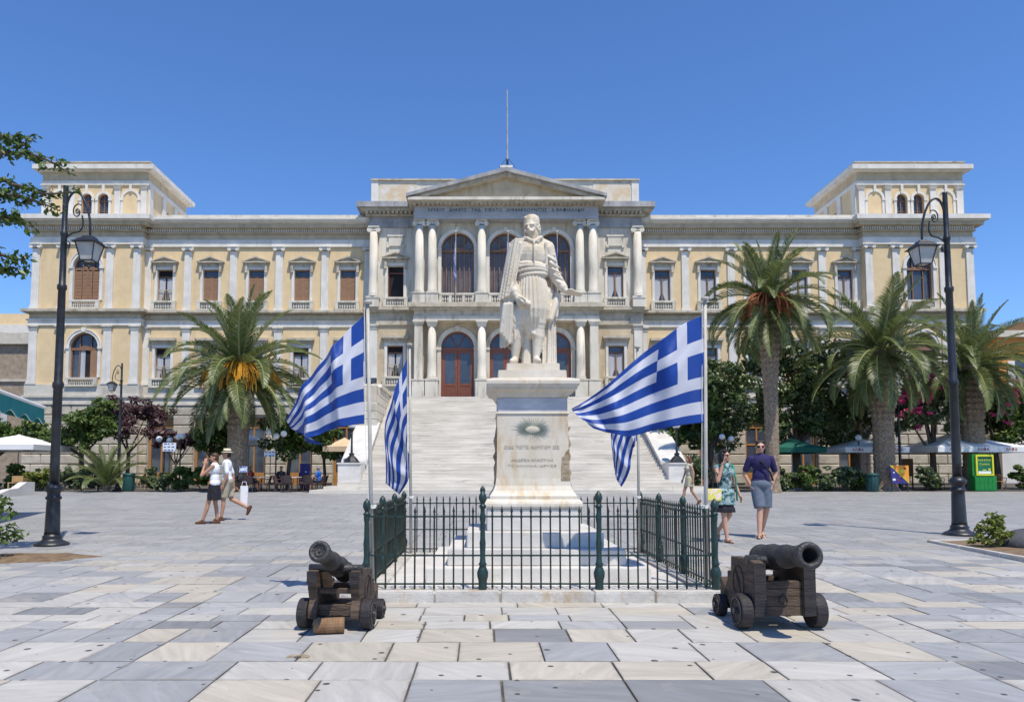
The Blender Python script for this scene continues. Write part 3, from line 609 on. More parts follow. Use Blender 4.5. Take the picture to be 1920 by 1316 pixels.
# ---------------- windows
def balustrade(w, h, n, parent, m, y0=-.02):
    b = MB(); b.box(-w, w, y0-.24, y0, h-.13, h); b.box(-w, w, y0-.22, y0, 0, .09)
    for q_ in (-1, 1): b.box(*sorted((q_*w, q_*(w-.24))), y0-.23, y0-.005, .09, h-.13)
    k = b.build('balustrade', m, parent)
    b = MB(); iw = w-.26
    for i in range(n):
        x = -iw+2*iw*(i+.5)/n; b.lathe(x, y0-.12, [(.042,.09),(.030,.15),(.062,.25),(.055,.33),(.028,.42),(.042,h-.13)], 8)
    o = b.build('baluster_row', m, parent); o['kind'] = 'stuff'; return k
def window(kind, upper):
    h = 2.28 if upper else 2.16; m = mt['white']
    b = MB()
    for q_ in (-1, 1): b.box(*sorted((q_*.555, q_*.74)), -.07, .2, -.0, h+.02)
    b.box(-.74, .74, -.075, .2, h-.005, h+.16)
    o = b.build('window', m)
    if upper:
        b = MB(); b.box(-.80, .80, -.09, 0, h+.16, h+.40); b.box(-.86, .86, -.16, 0, h+.40, h+.44); b.build('window_frieze', mt['trim'], o)
        b = MB(); b.box(-.95, .95, -.30, 0, h+.44, h+.53)
        for q_ in (-1, 1):
            b.prism([(q_*.97, h+.53), (0, h+.93), (0, h+.80), (q_*.80, h+.53)], -.32, 0); b.box(*sorted((q_*.79, q_*.62)), -.2, 0, h-.25, h+.40)
        b.prism([(-.8, h+.531), (.8, h+.531), (0, h+.80)], -.14, 0); fixn(b.build('pediment', mt['trim'], o))
    else:
        b = MB(); b.box(-.78, .78, -.08, 0, h+.16, h+.36); b.box(-.85, .85, -.18, 0, h+.36, h+.48); b.box(-.95, .95, -.32, 0, h+.48, h+.66); b.build('cornice_hood', mt['trim'], o)
    k = MB(); k.box(-.8, .8, -.06, 0, -.7, -.02); k.build('apron', mt['white'], o)
    bal = balustrade(.86, .68, 7, o, mt['white_w'])
    for c in o.children:
        if c.name.startswith('balust'): c.location = (0, -.06, -.70)
    fr = MB(); y0, y1 = .16, .22
    fr.box(-.56, -.49, y0, y1, 0, h); fr.box(.49, .56, y0, y1, 0, h); fr.box(-.49, .49, y0, y1, h-.07, h); fr.box(-.49, .49, y0, y1, h*.76, h*.76+.07)
    if kind != 'open': fr.box(-.05, .05, y0-.01, y1, 0, h*.76)
    fr.build('sash', mt['frame'] if kind != 'shut' else mt['shut'], o)
    g_ = MB(); g_.box(-.5, .5, .24, .26, 0, h); g_.build('pane', mt['dark'] if kind in ('open',) else mt['glass'], o)  # open windows get a near-black sheet painted as the unlit room
    if kind == 'shut':
        for q_ in (-1, 1):
            sh = MB(); x0, x1 = sorted((q_*.06, q_*.48)); sh.box(x0, x0+.05, .13, .17, .0, h*.76); sh.box(x1-.05, x1, .13, .17, .0, h*.76)
            for i in range(20):
                z = .03+i*(h*.76-.08)/20; sh.prismx([(.135,z),(.15,z-.0),(.172,z+.075),(.157,z+.075)], x0+.05, x1-.05)
            fixn(sh.build('shutter', mt['shut'], o))
    if kind == 'curtain' or kind == 'open':
        cu = MB(); n = 12; top = h*.74
        for q_ in (-1, 1):
            for i in range(n):
                a = q_*(.06+.42*i/n); a2 = q_*(.06+.42*(i+1)/n); f = lambda t_: .29+.012*cos(t_*6)
                lo1 = top*max(0, .55-(abs(a)-.06)/.42*.9) if kind == 'open' else top*max(0, .35-(abs(a)-.06)/.42*.7)
                cu.add([(a, f(i) - (.07), lo1), (a2, f(i+1)-.07, lo1), (a2, f(i+1)-.07, top), (a, f(i)-.07, top)], [(0,1,2,3)])
        if kind == 'open' : pass
        cu.build('curtain', mt['curtain'], o)
    if kind == 'open':
        rl = MB(); rl.box(-.5,.5,.10,.13,.82,.86)
        for i in range(9): rl.box(-.47+i*.1175-.012, -.47+i*.1175+.012, .105, .125, 0, .82)
        rl.build('railing', mt['trim'], o)
    return o
wA, wB, wC = window('shut', True), window('curtain', True), window('open', True); lA, lB, lC = window('glass', False), window('open', False), window('curtain', False)
for i, u in enumerate(WU):
    place(wC if i == 4 else wA, -u, YW, 13.62); place(wB, u, YW, 13.62)
    place((lA, lB, lA, lB, lB)[i], -u, YW, 8.13); place((lA, lC, lA, lC, lA)[i], u, YW, 8.13)
def arch_window(r, hs, kind, name='arched_window', gl='glass'):
    """opening half width r, springing hs above the sill"""
    b = MB(); b.ring(0, hs, r-.005, r+.20, -.09, .15, 0, pi, 20); b.ring(0, hs, r+.17, r+.24, -.13, 0, 0, pi, 20)
    for q_ in (-1, 1): b.box(*sorted((q_*(r-.005), q_*(r+.22))), -.07, .15, 0, hs-.16); b.box(*sorted((q_*(r-.01), q_*(r+.30))), -.14, .15, hs-.16, hs)
    b.box(-.13, .13, -.2, 0, hs+r+.02, hs+r+.33)
    o = b.build(name, mt['white'])
    f = MB(); y0, y1 = .22, .30
    f.ring(0, hs, r-.09, r, y0, y1, 0, pi, 20)
    for q_ in (-1, 1): f.box(*sorted((q_*r, q_*(r-.09))), y0, y1, 0, hs); f.box(*sorted((q_*r*.36, q_*(r*.36+.07))), y0, y1, 0, hs+r*.8)
    f.box(-r, r, y0-.03, y1, hs-.22, hs-.04); f.prism([(-.5*r, hs-.04), (.5*r, hs-.04), (0, hs+.14)], y0-.03, y1)
    f.build('sash', mt['frame'], o)
    p = MB(); p.prism([(-r, 0), (r, 0)]+[(r*cos(a*pi/16), hs+r*sin(a*pi/16)) for a in range(17)], .32, .34); fixn(p.build('pane', mt[gl], o))
    if gl != 'glass':
        st_ = MB()
        for x_ in (-.70*r, -.12*r, .12*r, .70*r): st_.box(x_-.035, x_+.035, y0+.01, y1-.005, 0, hs-.22)
        for a_ in (45, 70, 110, 135): st_.tube([(.2*r*cos(radians(a_)), .26, hs+.2*r*sin(radians(a_))), (r*.95*cos(radians(a_)), .26, hs+r*.95*sin(radians(a_)))], .025, 5)
        st_.build('glazing_bars', mt['frame'], o)['kind'] = 'stuff'
    if kind == 'shut':
        for x0, x1 in ((-r+.1, -.36*r-.07), (-.36*r+.02, -.01), (.01, .36*r-.02), (.36*r+.07, r-.1)):
            sh = MB(); top = hs-.24; sh.box(x0, x0+.04, .14, .2, 0, top); sh.box(x1-.04, x1, .14, .2, 0, top)
            for i in range(20):
                z = .03+i*(top-.1)/20; sh.prismx([(.15,z),(.165,z),(.195,z+.09),(.18,z+.09)], x0+.04, x1-.04)
            fixn(sh.build('shutter', mt['orange_wood'] if 0 else mt['shut'], o))
    if kind == 'open':
        cu = MB(); top = hs-.24
        cu.box(-.34*r, -.02, .26, .28, 0, top); cu.build('curtain', mt['curtain'], o)
        d = MB(); d.box(-.36*r, .36*r, .305, .315, 0, top); d.build('open_casement', mt['dark'], o)  # darkness of the room behind the opened casement, painted on a flat sheet
        sh = MB(); sh.box(.40*r, r-.1, .15, .2, 0, top); sh.build('shutter', mt['shut'], o)
    return o
def with_bal(o, w, n):
    balustrade(w, .62, n, o, mt['white_w'])
    for c in o.children:
        if c.name.startswith('balust'): c.location = (0, -.06, -.66)
    return o
tw1 = with_bal(arch_window(.94, 2.40, 'shut'), 1.05, 11); tw2 = with_bal(arch_window(1.0, 2.15, 'open'), 1.1, 11)
tw3 = with_bal(arch_window(.94, 2.40, 'glass'), 1.05, 11); tw4 = with_bal(arch_window(1.0, 2.15, 'glass'), 1.1, 11)
place(tw1, -TU, YT, 13.55); place(tw2, -TU, YT, 8.1); place(tw3, TUS[1], YT, 13.55); place(tw4, TUS[1], YT, 8.1)

# ---------------- central block
for s in (-1, 1):
    holes = [(s*7.68, .58, 13.70, 15.87), (s*7.68, .56, 8.13, 10.25)]
    a, c = sorted((s*6.0, s*9.55))
    b = HB(); holed(b, a, c, YC, YC+.5, 12.2, 18.62, [holes[0]]); b.build('central_wall', mt['white_w'])
    b = HB(); holed(b, a, c, YC, YC+.5, 7.6, 12.2, [holes[1]]); b.build('central_lower_wall', mt['stucco_tan'])
    e = s*9.55; b = HB(); b.box(*sorted((e, e-s*.4)), YC+.5, YW+6, 7.6, 20.0); b.build('central_return_wall', mt['white_w'])
    b = HB(); b.box(a, c, YC-.10, YW+1, 18.62, 18.98); b.box(a, c, YC-.05, YW+1, 18.98, 19.40); b.box(*sorted((e, e+s*.1)), YC-.10, YW+.6, 18.62, 18.98); b.build('entablature', mt['grey_m'])
    x0, x1 = sorted((s*6.0, s*9.80)); b = HB(); b.box(x0, x1, YC-.28, YW+1, 19.40, 19.52); b.box(x0, x1, YC-.22, YW+1, 19.52, 19.68); b.box(*sorted((s*6.0, s*10.1)), YC-.62, YW+1, 19.68, 19.86); b.build('bed_moulding', mt['trim'])
    b = HB(); n = int(3.8/.3)
    for i in range(n): x = x0+.04+i*.3; b.box(x, x+.17, YC-.55, YC-.221, 19.53, 19.678)
    o = b.build('modillion_row', mt['trim']); o['kind'] = 'stuff'
    b = HB(); b.box(*sorted((s*5.9, s*10.35)), YC-.85, YW+1.2, 19.86, 20.24); b.build('cornice', mt['grey_m'])
    # attic
    b = HB(); b.box(*sorted((s*3.5, s*9.5)), 51.0, 51.8, 20.24, 22.30); b.build('attic_wall', mt['white_w'])
    b = HB(); b.box(*sorted((s*6.3, s*8.95)), 50.97, 51.01, 20.5, 22.12); b.build('attic_panel', mt['attic'])
    b = HB(); b.box(*sorted((s*3.5, s*9.6)), 50.85, 51.9, 22.30, 22.42); b.build('attic_coping', mt['trim'])
    b = HB(); b.box(*sorted((s*9.05, s*9.56)), 50.94, 51.82, 20.24, 22.30); b.build('attic_pier', mt['white'])
    # tablet with ears
    b = HB(); u = s*7.68; b.box(u-.50, u+.50, YC-.10, YC+.01, 17.32, 18.0); b.box(u-.60, u+.60, YC-.14, YC+.01, 17.98, 18.10)
    for q_ in (-1, 1): b.box(u+q_*.55-.09, u+q_*.55+.09, YC-.13, YC+.01, 17.20, 17.42)
    b.build('tablet', mt['white_w'])
    b = HB(); b.box(a, c, YC-.25, YC+.3, 12.60, 12.72); b.box(*sorted((s*6.0, s*9.95)), YC-.42, YC+.3, 12.72, 12.90); b.build('string_course', mt['trim'])
    b = HB(); b.box(a, c, YC-.12, YC+.3, 11.72, 12.0); b.box(*sorted((s*6.0, s*9.62)), YC-.04, YC+.3, 12.0, 12.60); b.build('lower_entablature', mt['trim'])
    b = HB(); b.box(a, c, YC-.18, YC+.3, 12.90, 13.1); b.build('dado', mt['white_w'])
    b = HB(); b.box(a, c, YC-.15, YC+.6, 6.2, 7.6); b.box(a, c, YC-.25, YC+.6, 6.68, 6.84); b.build('plinth_band', mt['plinth'])
    b = HB(); b.box(a, c, YC-.05, YC+.6, .3, 6.2); b.build('basement_wall', mt['rust'])
    # flanking engaged columns above, pilasters below
    for u in (9.2,):
        b = HB(); x = s*u; b.box(x-.42, x+.42, YC-.62, YC-.001, 12.90, 13.62); b.box(x-.46, x+.46, YC-.66, YC-.001, 13.50, 13.62); cb = b.build('column_pedestal', mt['white_w'])
        b = HB(); b.lathe(x, YC-.30, [(.40,13.62),(.40,13.70),(.34,13.76),(.37,13.82),(.31,13.9),(.31,15.3),(.265,18.2)], 20); cl = b.build('column', mt['white_w'], None, True)
        k = MB(); ionic(k, .265, .25, 0, .42); ko = fixn(k.build('capital', mt['white_w'], cl)); ko.location = (x, YC-.40-51, 18.2-.62)
        q2 = place(pl_, x, YC, 7.6)
cw = window('curtain', True); lw2 = window('open', False); cwd = window('open', True)
for c in list(cwd.children):
    if c.name.startswith(('curtain', 'railing')): bpy.data.objects.remove(c)
    elif c.name.startswith('sash'): c.data.materials[0] = mt['door']
place(cwd, -7.68, YC, 13.66); place(cw, 7.68, YC, 13.66); place(lw2, -7.68, YC, 8.13); place(lC, 7.68, YC, 8.13)
b = HB(); b.box(-9.2, 9.2, YC+.9, YW+10, .3, 20.0); b.build('central_core', mt['dark'])
b = HB(); b.box(-9.5, 9.5, YW, YW+20, 19.3, 20.2); b.build('central_roof', mt['white_w'])

# ---------------- portico
BAYS = (-3.32, 0, 3.32); R = 1.13
b = HB()
for i, u in enumerate(BAYS):
    x0 = -6.35 if i == 0 else (u-1.66); x1 = 6.35 if i == 2 else (u+1.66)
    b.archfill(u, 12.86, 16.90, R, x0, x1, 18.73, YA, YA+.5, 20)
b.build('loggia_wall', mt['white_w'])
b = HB()
for i, u in enumerate(BAYS):
    x0 = -6.35 if i == 0 else (u-1.66); x1 = 6.35 if i == 2 else (u+1.66)
    b.archfill(u, 6.45, 10.0, R, x0, x1, 12.4, YA, YA+.5, 20)
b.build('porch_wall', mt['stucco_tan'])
for s in (-1, 1):
    b = HB(); b.box(*sorted((s*5.6, s*6.35)), YA+.5, YC+.6, 6.4, 19.6); b.build('portico_return', mt['white_w'])
aw = arch_window(R, 3.9, 'glass', 'balcony_window', 'arch_glass')
for u in BAYS: place(aw, u, YA, 13.0)
dm = MB(); dm.ring(0, 3.55, R-.005, R+.24, -.10, .2, 0, pi, 20); dm.ring(0, 3.55, R+.2, R+.28, -.14, 0, 0, pi, 20); dm.box(-.14, .14, -.2, 0, 3.55+R+.02, 3.55+R+.36)
for q_ in (-1, 1): dm.box(*sorted((q_*(R-.005), q_*(R+.26))), -.08, .2, 0, 3.38); dm.box(*sorted((q_*(R-.02), q_*(R+.34))), -.15, .2, 3.38, 3.55)
dpo = dm.build('portal', mt['white_w'])
for q_ in (-1, 1):
    lf = MB(); x0, x1 = sorted((q_*.01, q_*(R-.08)))
    lf.box(x0, x1, .24, .30, 0, .12); lf.box(x0, x0+.17, .24, .30, .12, 3.4); lf.box(x1-.17, x1, .24, .30, .12, 3.4); lf.box(x0+.17, x1-.17, .24, .30, .95, 1.12); lf.box(x0+.17, x1-.17, .24, .30, 3.2, 3.4); lf.box(x0+.17, x1-.17, .265, .295, .12, .95); lf.box(x0+.28, x1-.28, .245, .28, .25, .82)
    lf.build('door_leaf', mt['door'], dpo)
    pn = MB(); pn.box(x0+.17, x1-.17, .275, .29, 1.12, 3.2); pn.build('pane', mt['glass'], dpo)
fr = MB(); fr.ring(0, 3.55, R-.10, R, .22, .32, 0, pi, 20); fr.box(-R, R, .20, .32, 3.4, 3.58); fr.box(-R, -R+.08, .22, .32, 0, 3.4); fr.box(R-.08, R, .22, .32, 0, 3.4)
for a in (60, 120): fr.tube([(0, .27, 3.55), (R*cos(radians(a)), .27, 3.55+R*sin(radians(a)))], .03, 6)
fr.build('fanlight_frame', mt['door'], dpo)
pn = MB(); pn.prism([(R*cos(a*pi/16), 3.55+R*sin(a*pi/16)) for a in range(17)], .30, .32); fixn(pn.build('fanlight', mt['glass'], dpo))
for u in BAYS: place(dpo, u, YA, 6.45)
# columns
YCOL = 48.95
def column(u, z0, zp, z1, r, square=False):
    b = HB(); b.box(u-r-.12, u+r+.12, YCOL-r-.12, YCOL+r+.12, z0, zp-.08); b.box(u-r-.16, u+r+.16, YCOL-r-.16, YCOL+r+.16, zp-.08, zp); b.box(u-r-.15, u+r+.15, YCOL-r-.15, YCOL+r+.15, z0, z0+.14) ; b.build('column_pedestal', mt['white_w'])
    b = HB(); zc = z1-.42
    if square: b.frus(u, YCOL, r, r, zp, r*.95, r*.95, z1-.3); o = b.build('pier', mt['white_w'])
    else:
        b.lathe(u, YCOL, [(r*1.28,zp),(r*1.28,zp+.07),(r*1.1,zp+.11),(r*1.2,zp+.17),(r,zp+.24),(r*.995,zp+(zc-zp)*.35),(r*.85,zc)], 24); o = b.build('column', mt['white_w'], None, True)
    return o, zc
for u in (-5.92, -5.03, -1.66, 1.66, 5.03, 5.92):
    o, zc = column(u, 12.88, 13.62, 18.70, .31)
    k = MB(); ionic(k, .27, .27, 0, .42); ionic_o = fixn(k.build('capital', mt['white_w'], o)); ionic_o.location = (u, YCOL-.12-51, 18.28-.62)
for u in (-5.92, -5.03, -1.66, 1.66, 5.03, 5.92):
    sq = abs(u) > 5.5
    o, zc = column(u, 6.45, 7.72, 11.72, .29 if sq else .31, sq)
    b = HB(); b.frus(u, YCOL, .27, .27, zc if not sq else 11.42, .36, .36, 11.6); b.box(u-.40, u+.40, YCOL-.40, YCOL+.40, 11.6, 11.72); b.build('capital', mt['white_w'], o)
# lower entablature + balcony
b = HB(); b.box(-6.28, 6.28, 48.64, YA+.1, 11.72, 12.02); b.build('porch_architrave', mt['white_w'])
b = HB(); b.box(-6.24, 6.24, 48.70, YA+.1, 12.02, 12.42); b.build('porch_frieze', mt['trim'])
b = HB(); b.box(-6.42, 6.42, 48.5, YC, 12.42, 12.58); b.box(-6.6, 6.6, 48.30, YC+.2, 12.58, 12.88); b.build('balcony_slab', mt['trim'])
for x0, x1 in ((-4.55, -2.14), (-1.18, 1.18), (2.14, 4.55)):
    b = HB(); b.box(x0, x1, 48.74, 48.98, 13.48, 13.62); b.box(x0, x1, 48.74, 48.98, 12.88, 12.98); xm = (x0+x1)/2
    for q_ in (x0+.09, xm-.45, xm+.45, x1-.09): b.box(q_-.09, q_+.09, 48.76, 48.96, 12.98, 13.48)
    b.build('balcony_balustrade', mt['white_w'])
    b = HB(); n = 12
    for i in range(n):
        x = x0+.25+(x1-x0-.5)*i/(n-1)
        b.lathe(x, 48.86, [(.05,12.98),(.035,13.05),(.07,13.16),(.06,13.24),(.032,13.36),(.05,13.48)], 8)
    o = b.build('baluster_row', mt['white_w']); o['kind'] = 'stuff'
# upper entablature and pediment
b = HB(); b.box(-6.28, 6.28, 48.62, YA+.3, 18.70, 19.02); b.box(-6.32, 6.32, 48.57, YA+.3, 18.98, 19.06); b.build('portico_architrave', mt['frieze_m'])
b = HB(); b.box(-6.26, 6.26, 48.64, YA+.6, 19.06, 19.56); fzo = b.build('portico_frieze', mt['frieze_m'])
text_mesh('inscription', 'ΕΡΜΟΥ   ΔΗΜΟΣ   ΤΑΔ   ΕΙΣΑΤΟ   ΔΗΜΑΡΧΟΥΝΤΟΣ   Δ ΒΑΦΙΑΔΑΚΗ', .30, mt['ink'], fzo, (0, 48.632-51, 19.20-.62), fit=10.6, ext=.006)
b = HB(); b.box(-6.34, 6.34, 48.52, YA+.6, 19.56, 19.66); b.box(-6.5, 6.5, 48.15, YC, 19.66, 19.76); b.build('bed_moulding', mt['trim'])
b = HB()
for i in range(42): x = -6.28+i*.3; b.box(x, x+.16, 48.2, 48.519, 19.57, 19.657)
o = b.build('modillion_row', mt['trim']); o['kind'] = 'stuff'
b = HB(); b.box(-6.64, 6.64, 47.92, YC+.8, 19.76, 19.96); b.build('portico_cornice', mt['white_w'])
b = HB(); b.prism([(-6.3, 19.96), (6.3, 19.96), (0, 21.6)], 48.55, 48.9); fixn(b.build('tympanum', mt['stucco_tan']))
for s in (-1, 1):
    b = HB(); b.prism([(s*6.72, 19.965), (s*5.75, 19.965), (0, 21.50), (0, 21.72), ], 48.1, 51.6); fixn(b.build('raking_bed', mt['trim']))
    b = HB(); b.prism([(s*6.76, 19.97), (s*6.76, 20.18), (0, 22.0), (0, 21.72)], 47.86, 51.7); fixn(b.build('raking_cornice', mt['grey_m']))
b = HB(); b.box(-.42, .42, 47.9, 48.6, 21.96, 22.12); b.build('pediment_cap', mt['white'])
# roof flagstaff
fs = thing('roof_flagstaff', 'bare thin flagstaff standing on the pediment apex of the town hall', 'flagpole', (XC+.08, 48.3, 22.12))
b = MB(); b.tube([(0,0,0),(0,0,.8),(0,0,5.35)], [.055,.05,.028], 8); b.build('staff', mt['trim'], fs)
b = MB(); b.lathe(0, 0, [(.16,0),(.16,.05),(.09,.1),(.08,.55),(.05,.6)], 10); b.build('foot', mt['iron'], fs)
for q_ in (-1, 1):
    b = MB(); b.tube([(q_*.55, 0, .0), (q_*.02, 0, .72)], .015, 6); b.build('stay', mt['iron'], fs)
b = MB(); b.ell((0,0,5.38), (.05,.05,.05), 8); b.build('ball', mt['trim'], fs)
# ================================================================ MONUMENT
FX0, FX1, FY0, FY1, KZ = -1.17, 2.34, 7.42, 10.92, .195
PX, PY = .60, 9.16
kerb = thing('monument_platform', 'low white marble kerbed platform under the statue and its fence', 'platform', (PX, PY, gz(9)))
b = MB(); b.box(FX0-.14-PX, FX1+.14-PX, FY0-.14-PY, FY1+.14-PY, -.2, KZ-.02-gz(9)); b.build('platform_floor', mt['stepw'], kerb)
def kerb_run(p0, p1, along):
    t = p0
    while t < p1-.01:
        L_ = min(random.uniform(.55, 1.0), p1-t)
        if p1-t-L_ < .3: L_ = p1-t
        o = MB()
        if along == 'x0': o.box(t+.004-PX, t+L_-.004-PX, FY0-.17-PY, FY0+.16-PY, -.15, KZ-gz(9))
        if along == 'x1': o.box(t+.004-PX, t+L_-.004-PX, FY1-.16-PY, FY1+.17-PY, -.15, KZ-gz(9))
        if along == 'y0': o.box(FX0-.17-PX, FX0+.16-PX, t+.004-PY, t+L_-.004-PY, -.15, KZ-gz(9))
        if along == 'y1': o.box(FX1-.16-PX, FX1+.17-PX, t+.004-PY, t+L_-.004-PY, -.15, KZ-gz(9))
        bevel(o.build('kerb_stone', mt['kerbst'], kerb), .012); t += L_
mt['kerbst'] = M('kerb_marble', (.42,.40,.365), (.58,.56,.52), 3, .65, .4, 30, c3=(.42,.27,.11), s3=2.2, thr=.54, st3=(2.6,2.6,.4), amt=.8)
kerb_run(FX0-.17, FX1+.17, 'x0'); kerb_run(FX0-.17, FX1+.17, 'x1'); kerb_run(FY0+.16, FY1-.16, 'y0'); kerb_run(FY0+.16, FY1-.16, 'y1')

# ---------------- iron fence
fence = thing('iron_fence', 'green iron railing with spear bars and ball topped posts around the statue', 'fence', (PX, PY, KZ))
def fpost(big):
    b = MB(); h = .80 if big else .72
    b.lathe(0, 0, [(.048,0),(.052,.02),(.046,.05),(.052,.09),(.064,.13),(.066,.17),(.048,.21),(.036,.235),(.050,.25),(.036,.27),(.030,.33),(.034,.42),(.037,.46),(.030,.50),(.027,.66),(.036,.70),(.034,.73),(.026,.76),(.026,h),(.040,h+.02),(.044,h+.03),(.030,h+.045),(.020,h+.055),(.030,h+.065),(.046,h+.10),(.046,h+.125),(.034,h+.155),(.014,h+.175),(.010,h+.185)], 14)
    b.v = [(x*.86, y_*.86, z) for x, y_, z in b.v]; me = bpy.data.meshes.new('post'); me.from_pydata(b.v, [], b.f); me.materials.append(mt['green_iron']); me.polygons.foreach_set('use_smooth', [True]*len(me.polygons)); return me
pbig, psm = fpost(True), fpost(False)
def put(me, name, x, y, z=0, rz=0, par=fence, loc0=(PX, PY, KZ)):
    o = bpy.data.objects.new(name, me); COL.objects.link(o); o.parent = par; o.location = (x-loc0[0], y-loc0[1], z); o.rotation_euler = (0,0,rz); return o
W3 = [FX0+(FX1-FX0)*k/3 for k in range(4)]; D3 = [FY0+(FY1-FY0)*k/3 for k in range(4)]
for i, x in enumerate(W3):
    put(pbig if i in (1, 2) else psm, 'post', x, FY0); put(pbig if i in (1, 2) else psm, 'post', x, FY1)
for y_ in D3[1:3]:
    put(psm, 'post', FX0, y_); put(psm, 'post', FX1, y_)
b = MB(); r_ = .0088
b.lathe(0, 0, [(.003,-.005),(.012,.02),(r_,.045),(.015,.055),(r_,.065),(r_,.325),(.015,.337),(r_,.35),(r_,.71),(.017,.725),(r_,.74),(r_,.765),(.014,.775),(.012,.785),(.008,.80),(.002,.835)], 8)
bme = bpy.data.meshes.new('bar'); bme.from_pydata(b.v, [], b.f); bme.materials.append(mt['bar_iron']); bme.polygons.foreach_set('use_smooth', [True]*len(bme.polygons))
def bars(x0, y0, x1, y1):
    L_ = math.hypot(x1-x0, y1-y0); n = round(L_/.0975)
    for k in range(1, n):
        t = k/n; put(bme, 'bar', x0+(x1-x0)*t, y0+(y1-y0)*t, random.uniform(-.004,.004), random.uniform(0, 3))
for i in range(3):
    bars(W3[i], FY0, W3[i+1], FY0); bars(W3[i], FY1, W3[i+1], FY1); bars(FX0, D3[i], FX0, D3[i+1]); bars(FX1, D3[i], FX1, D3[i+1])
for z in (.055, .337, .725):
    for x0, x1, y0, y1 in ((FX0, FX1, FY0-.009, FY0+.009), (FX0, FX1, FY1-.009, FY1+.009), (FX0-.009, FX0+.009, FY0, FY1), (FX1-.009, FX1+.009, FY0, FY1)):
        b = MB(); b.box(x0-PX, x1-PX, y0-PY, y1-PY, z-.008, z+.008); b.build('rail', mt['green_iron'], fence)

# ---------------- pedestal
pd = thing('pedestal', 'tall worn marble pedestal with carved rays and faint inscription under the statue', 'pedestal', (PX, PY, KZ-.02))
def P_(prof, name, m, bv=.008):
    b = MB(); b.sqlathe(0, 0, [(a, z-KZ+.02) for a, z in prof]); o = b.build(name, m, pd); return bevel(o, bv) if bv else o
P_([(1.215,.176),(1.215,.335)], 'base_step', mt['stepw'])
P_([(.99,.337),(.99,.51)], 'base_step', mt['stepw'])
P_([(.78,.512),(.78,.685)], 'base_step', mt['stepw'])
P_([(.55,.687),(.55,.945)], 'die_base', mt['stepw'])
P_([(.565,.947),(.575,.97),(.575,1.0),(.565,1.025),(.545,1.05),(.53,1.055)], 'torus_moulding', mt['ped'], 0)
die = P_([(.515,1.057),(.515,1.09),(.50,1.11),(.475,1.15),(.450,1.21),(.437,1.30),(.432,1.40),(.427,1.7),(.425,2.06)], 'die', mt['ped'], 0)
P_([(.433,2.061),(.440,2.075),(.433,2.09)], 'fillet', mt['ped'], 0)
P_([(.418,2.091),(.418,2.265)], 'neck_block', mt['pedgrey'], .004)
P_([(.43,2.266),(.44,2.29),(.455,2.32),(.475,2.335),(.50,2.35),(.525,2.36),(.525,2.375),(.545,2.40),(.553,2.42),(.553,2.455),(.545,2.475),(.46,2.50)], 'cap_moulding', mt['ped'], 0)
P_([(.415,2.501),(.41,2.60)], 'upper_block', mt['ped'], .006)
# broken edges: rough stone behind the face blocks on both sides
for s in (-1, 1):
    b = MB(); pts = []
    zz = [1.22 + i*.07 for i in range(11)]; outs = [random.uniform(.005, .05) for _ in zz]
    for z, o_ in zip(zz, outs): pts.append((s*(.428+o_), z-KZ+.02))
    poly = [(s*.40, zz[0]-KZ+.02)]+pts+[(s*.40, zz[-1]-KZ+.02)]
    b.prism(poly, -.30, .30); fixn(b.build('broken_edge', mt['rough'], pd))
# broken lower right corner, exposed rough core
b = MB(); b.prism([(.30,1.14-KZ),(.325,1.22-KZ),(.34,1.42-KZ),(.35,1.57-KZ),(.372,1.585-KZ),(.40,1.64-KZ),(.436,1.67-KZ),(.437,1.42-KZ),(.445,1.28-KZ),(.49,1.13-KZ),(.43,1.12-KZ)], -.50, -.428)
o = fixn(b.build('broken_corner', mt['rough'], pd)); o.scale = (1, .885, 1)
# ray emblem with oval medallion
emz = 1.885-KZ+.02
b = MB()
for k in range(46):
    a = 2*pi*k/46+.03; l = random.uniform(.13, .185)*(1 if k % 2 else .82); e = .72; w = .0045
    p0 = Vector((.092*cos(a), 0, .048*sin(a))); p1 = Vector(((.092+l)*cos(a), 0, (.048+l*e)*sin(a))); n_ = Vector((-(p1-p0).z, 0, (p1-p0).x)).normalized()
    q0, q1 = p0+n_*w, p0-n_*w; y_ = -.4275
    b.add([(q0.x, y_, q0.z+emz), (q1.x, y_, q1.z+emz), (p1.x, y_, p1.z+emz), (p0.x, y_-.008, p0.z+emz)], [(0,3,2),(3,1,2),(0,1,3)])
b.build('ray_emblem', mt['verdigris'], pd)
b = MB(); b.ell((0, -.424, emz), (.088, .014, .044), 20); b.build('medallion', mt['ped'], pd, True)
b = MB(); n = 28; b.tube([(0.09*cos(2*pi*k/n), -.430, emz+.046*sin(2*pi*k/n)) for k in range(n+1)], .006, 6); b.build('medallion_rim', mt['verdigris'], pd)
for z, tx, sz, ft in ((1.655, 'ΟΔΕ ΠΟΤΕ ΝΟΥΓΟΥ ΩΣ', .052, .66), (1.50, 'ΑΝΔΡΕΑ ΜΙΑΟΥΛΗ', .045, .50), (1.435, 'ΤΟ ΜΝΗΜΑ ΙΔΡΥΣΕ', .036, .58)):
    text_mesh('inscription', tx, sz, mt['ink2'], pd, (-.01, -.4335+.001*(1.7-z), z-KZ+.02), fit=ft, ext=.0015)

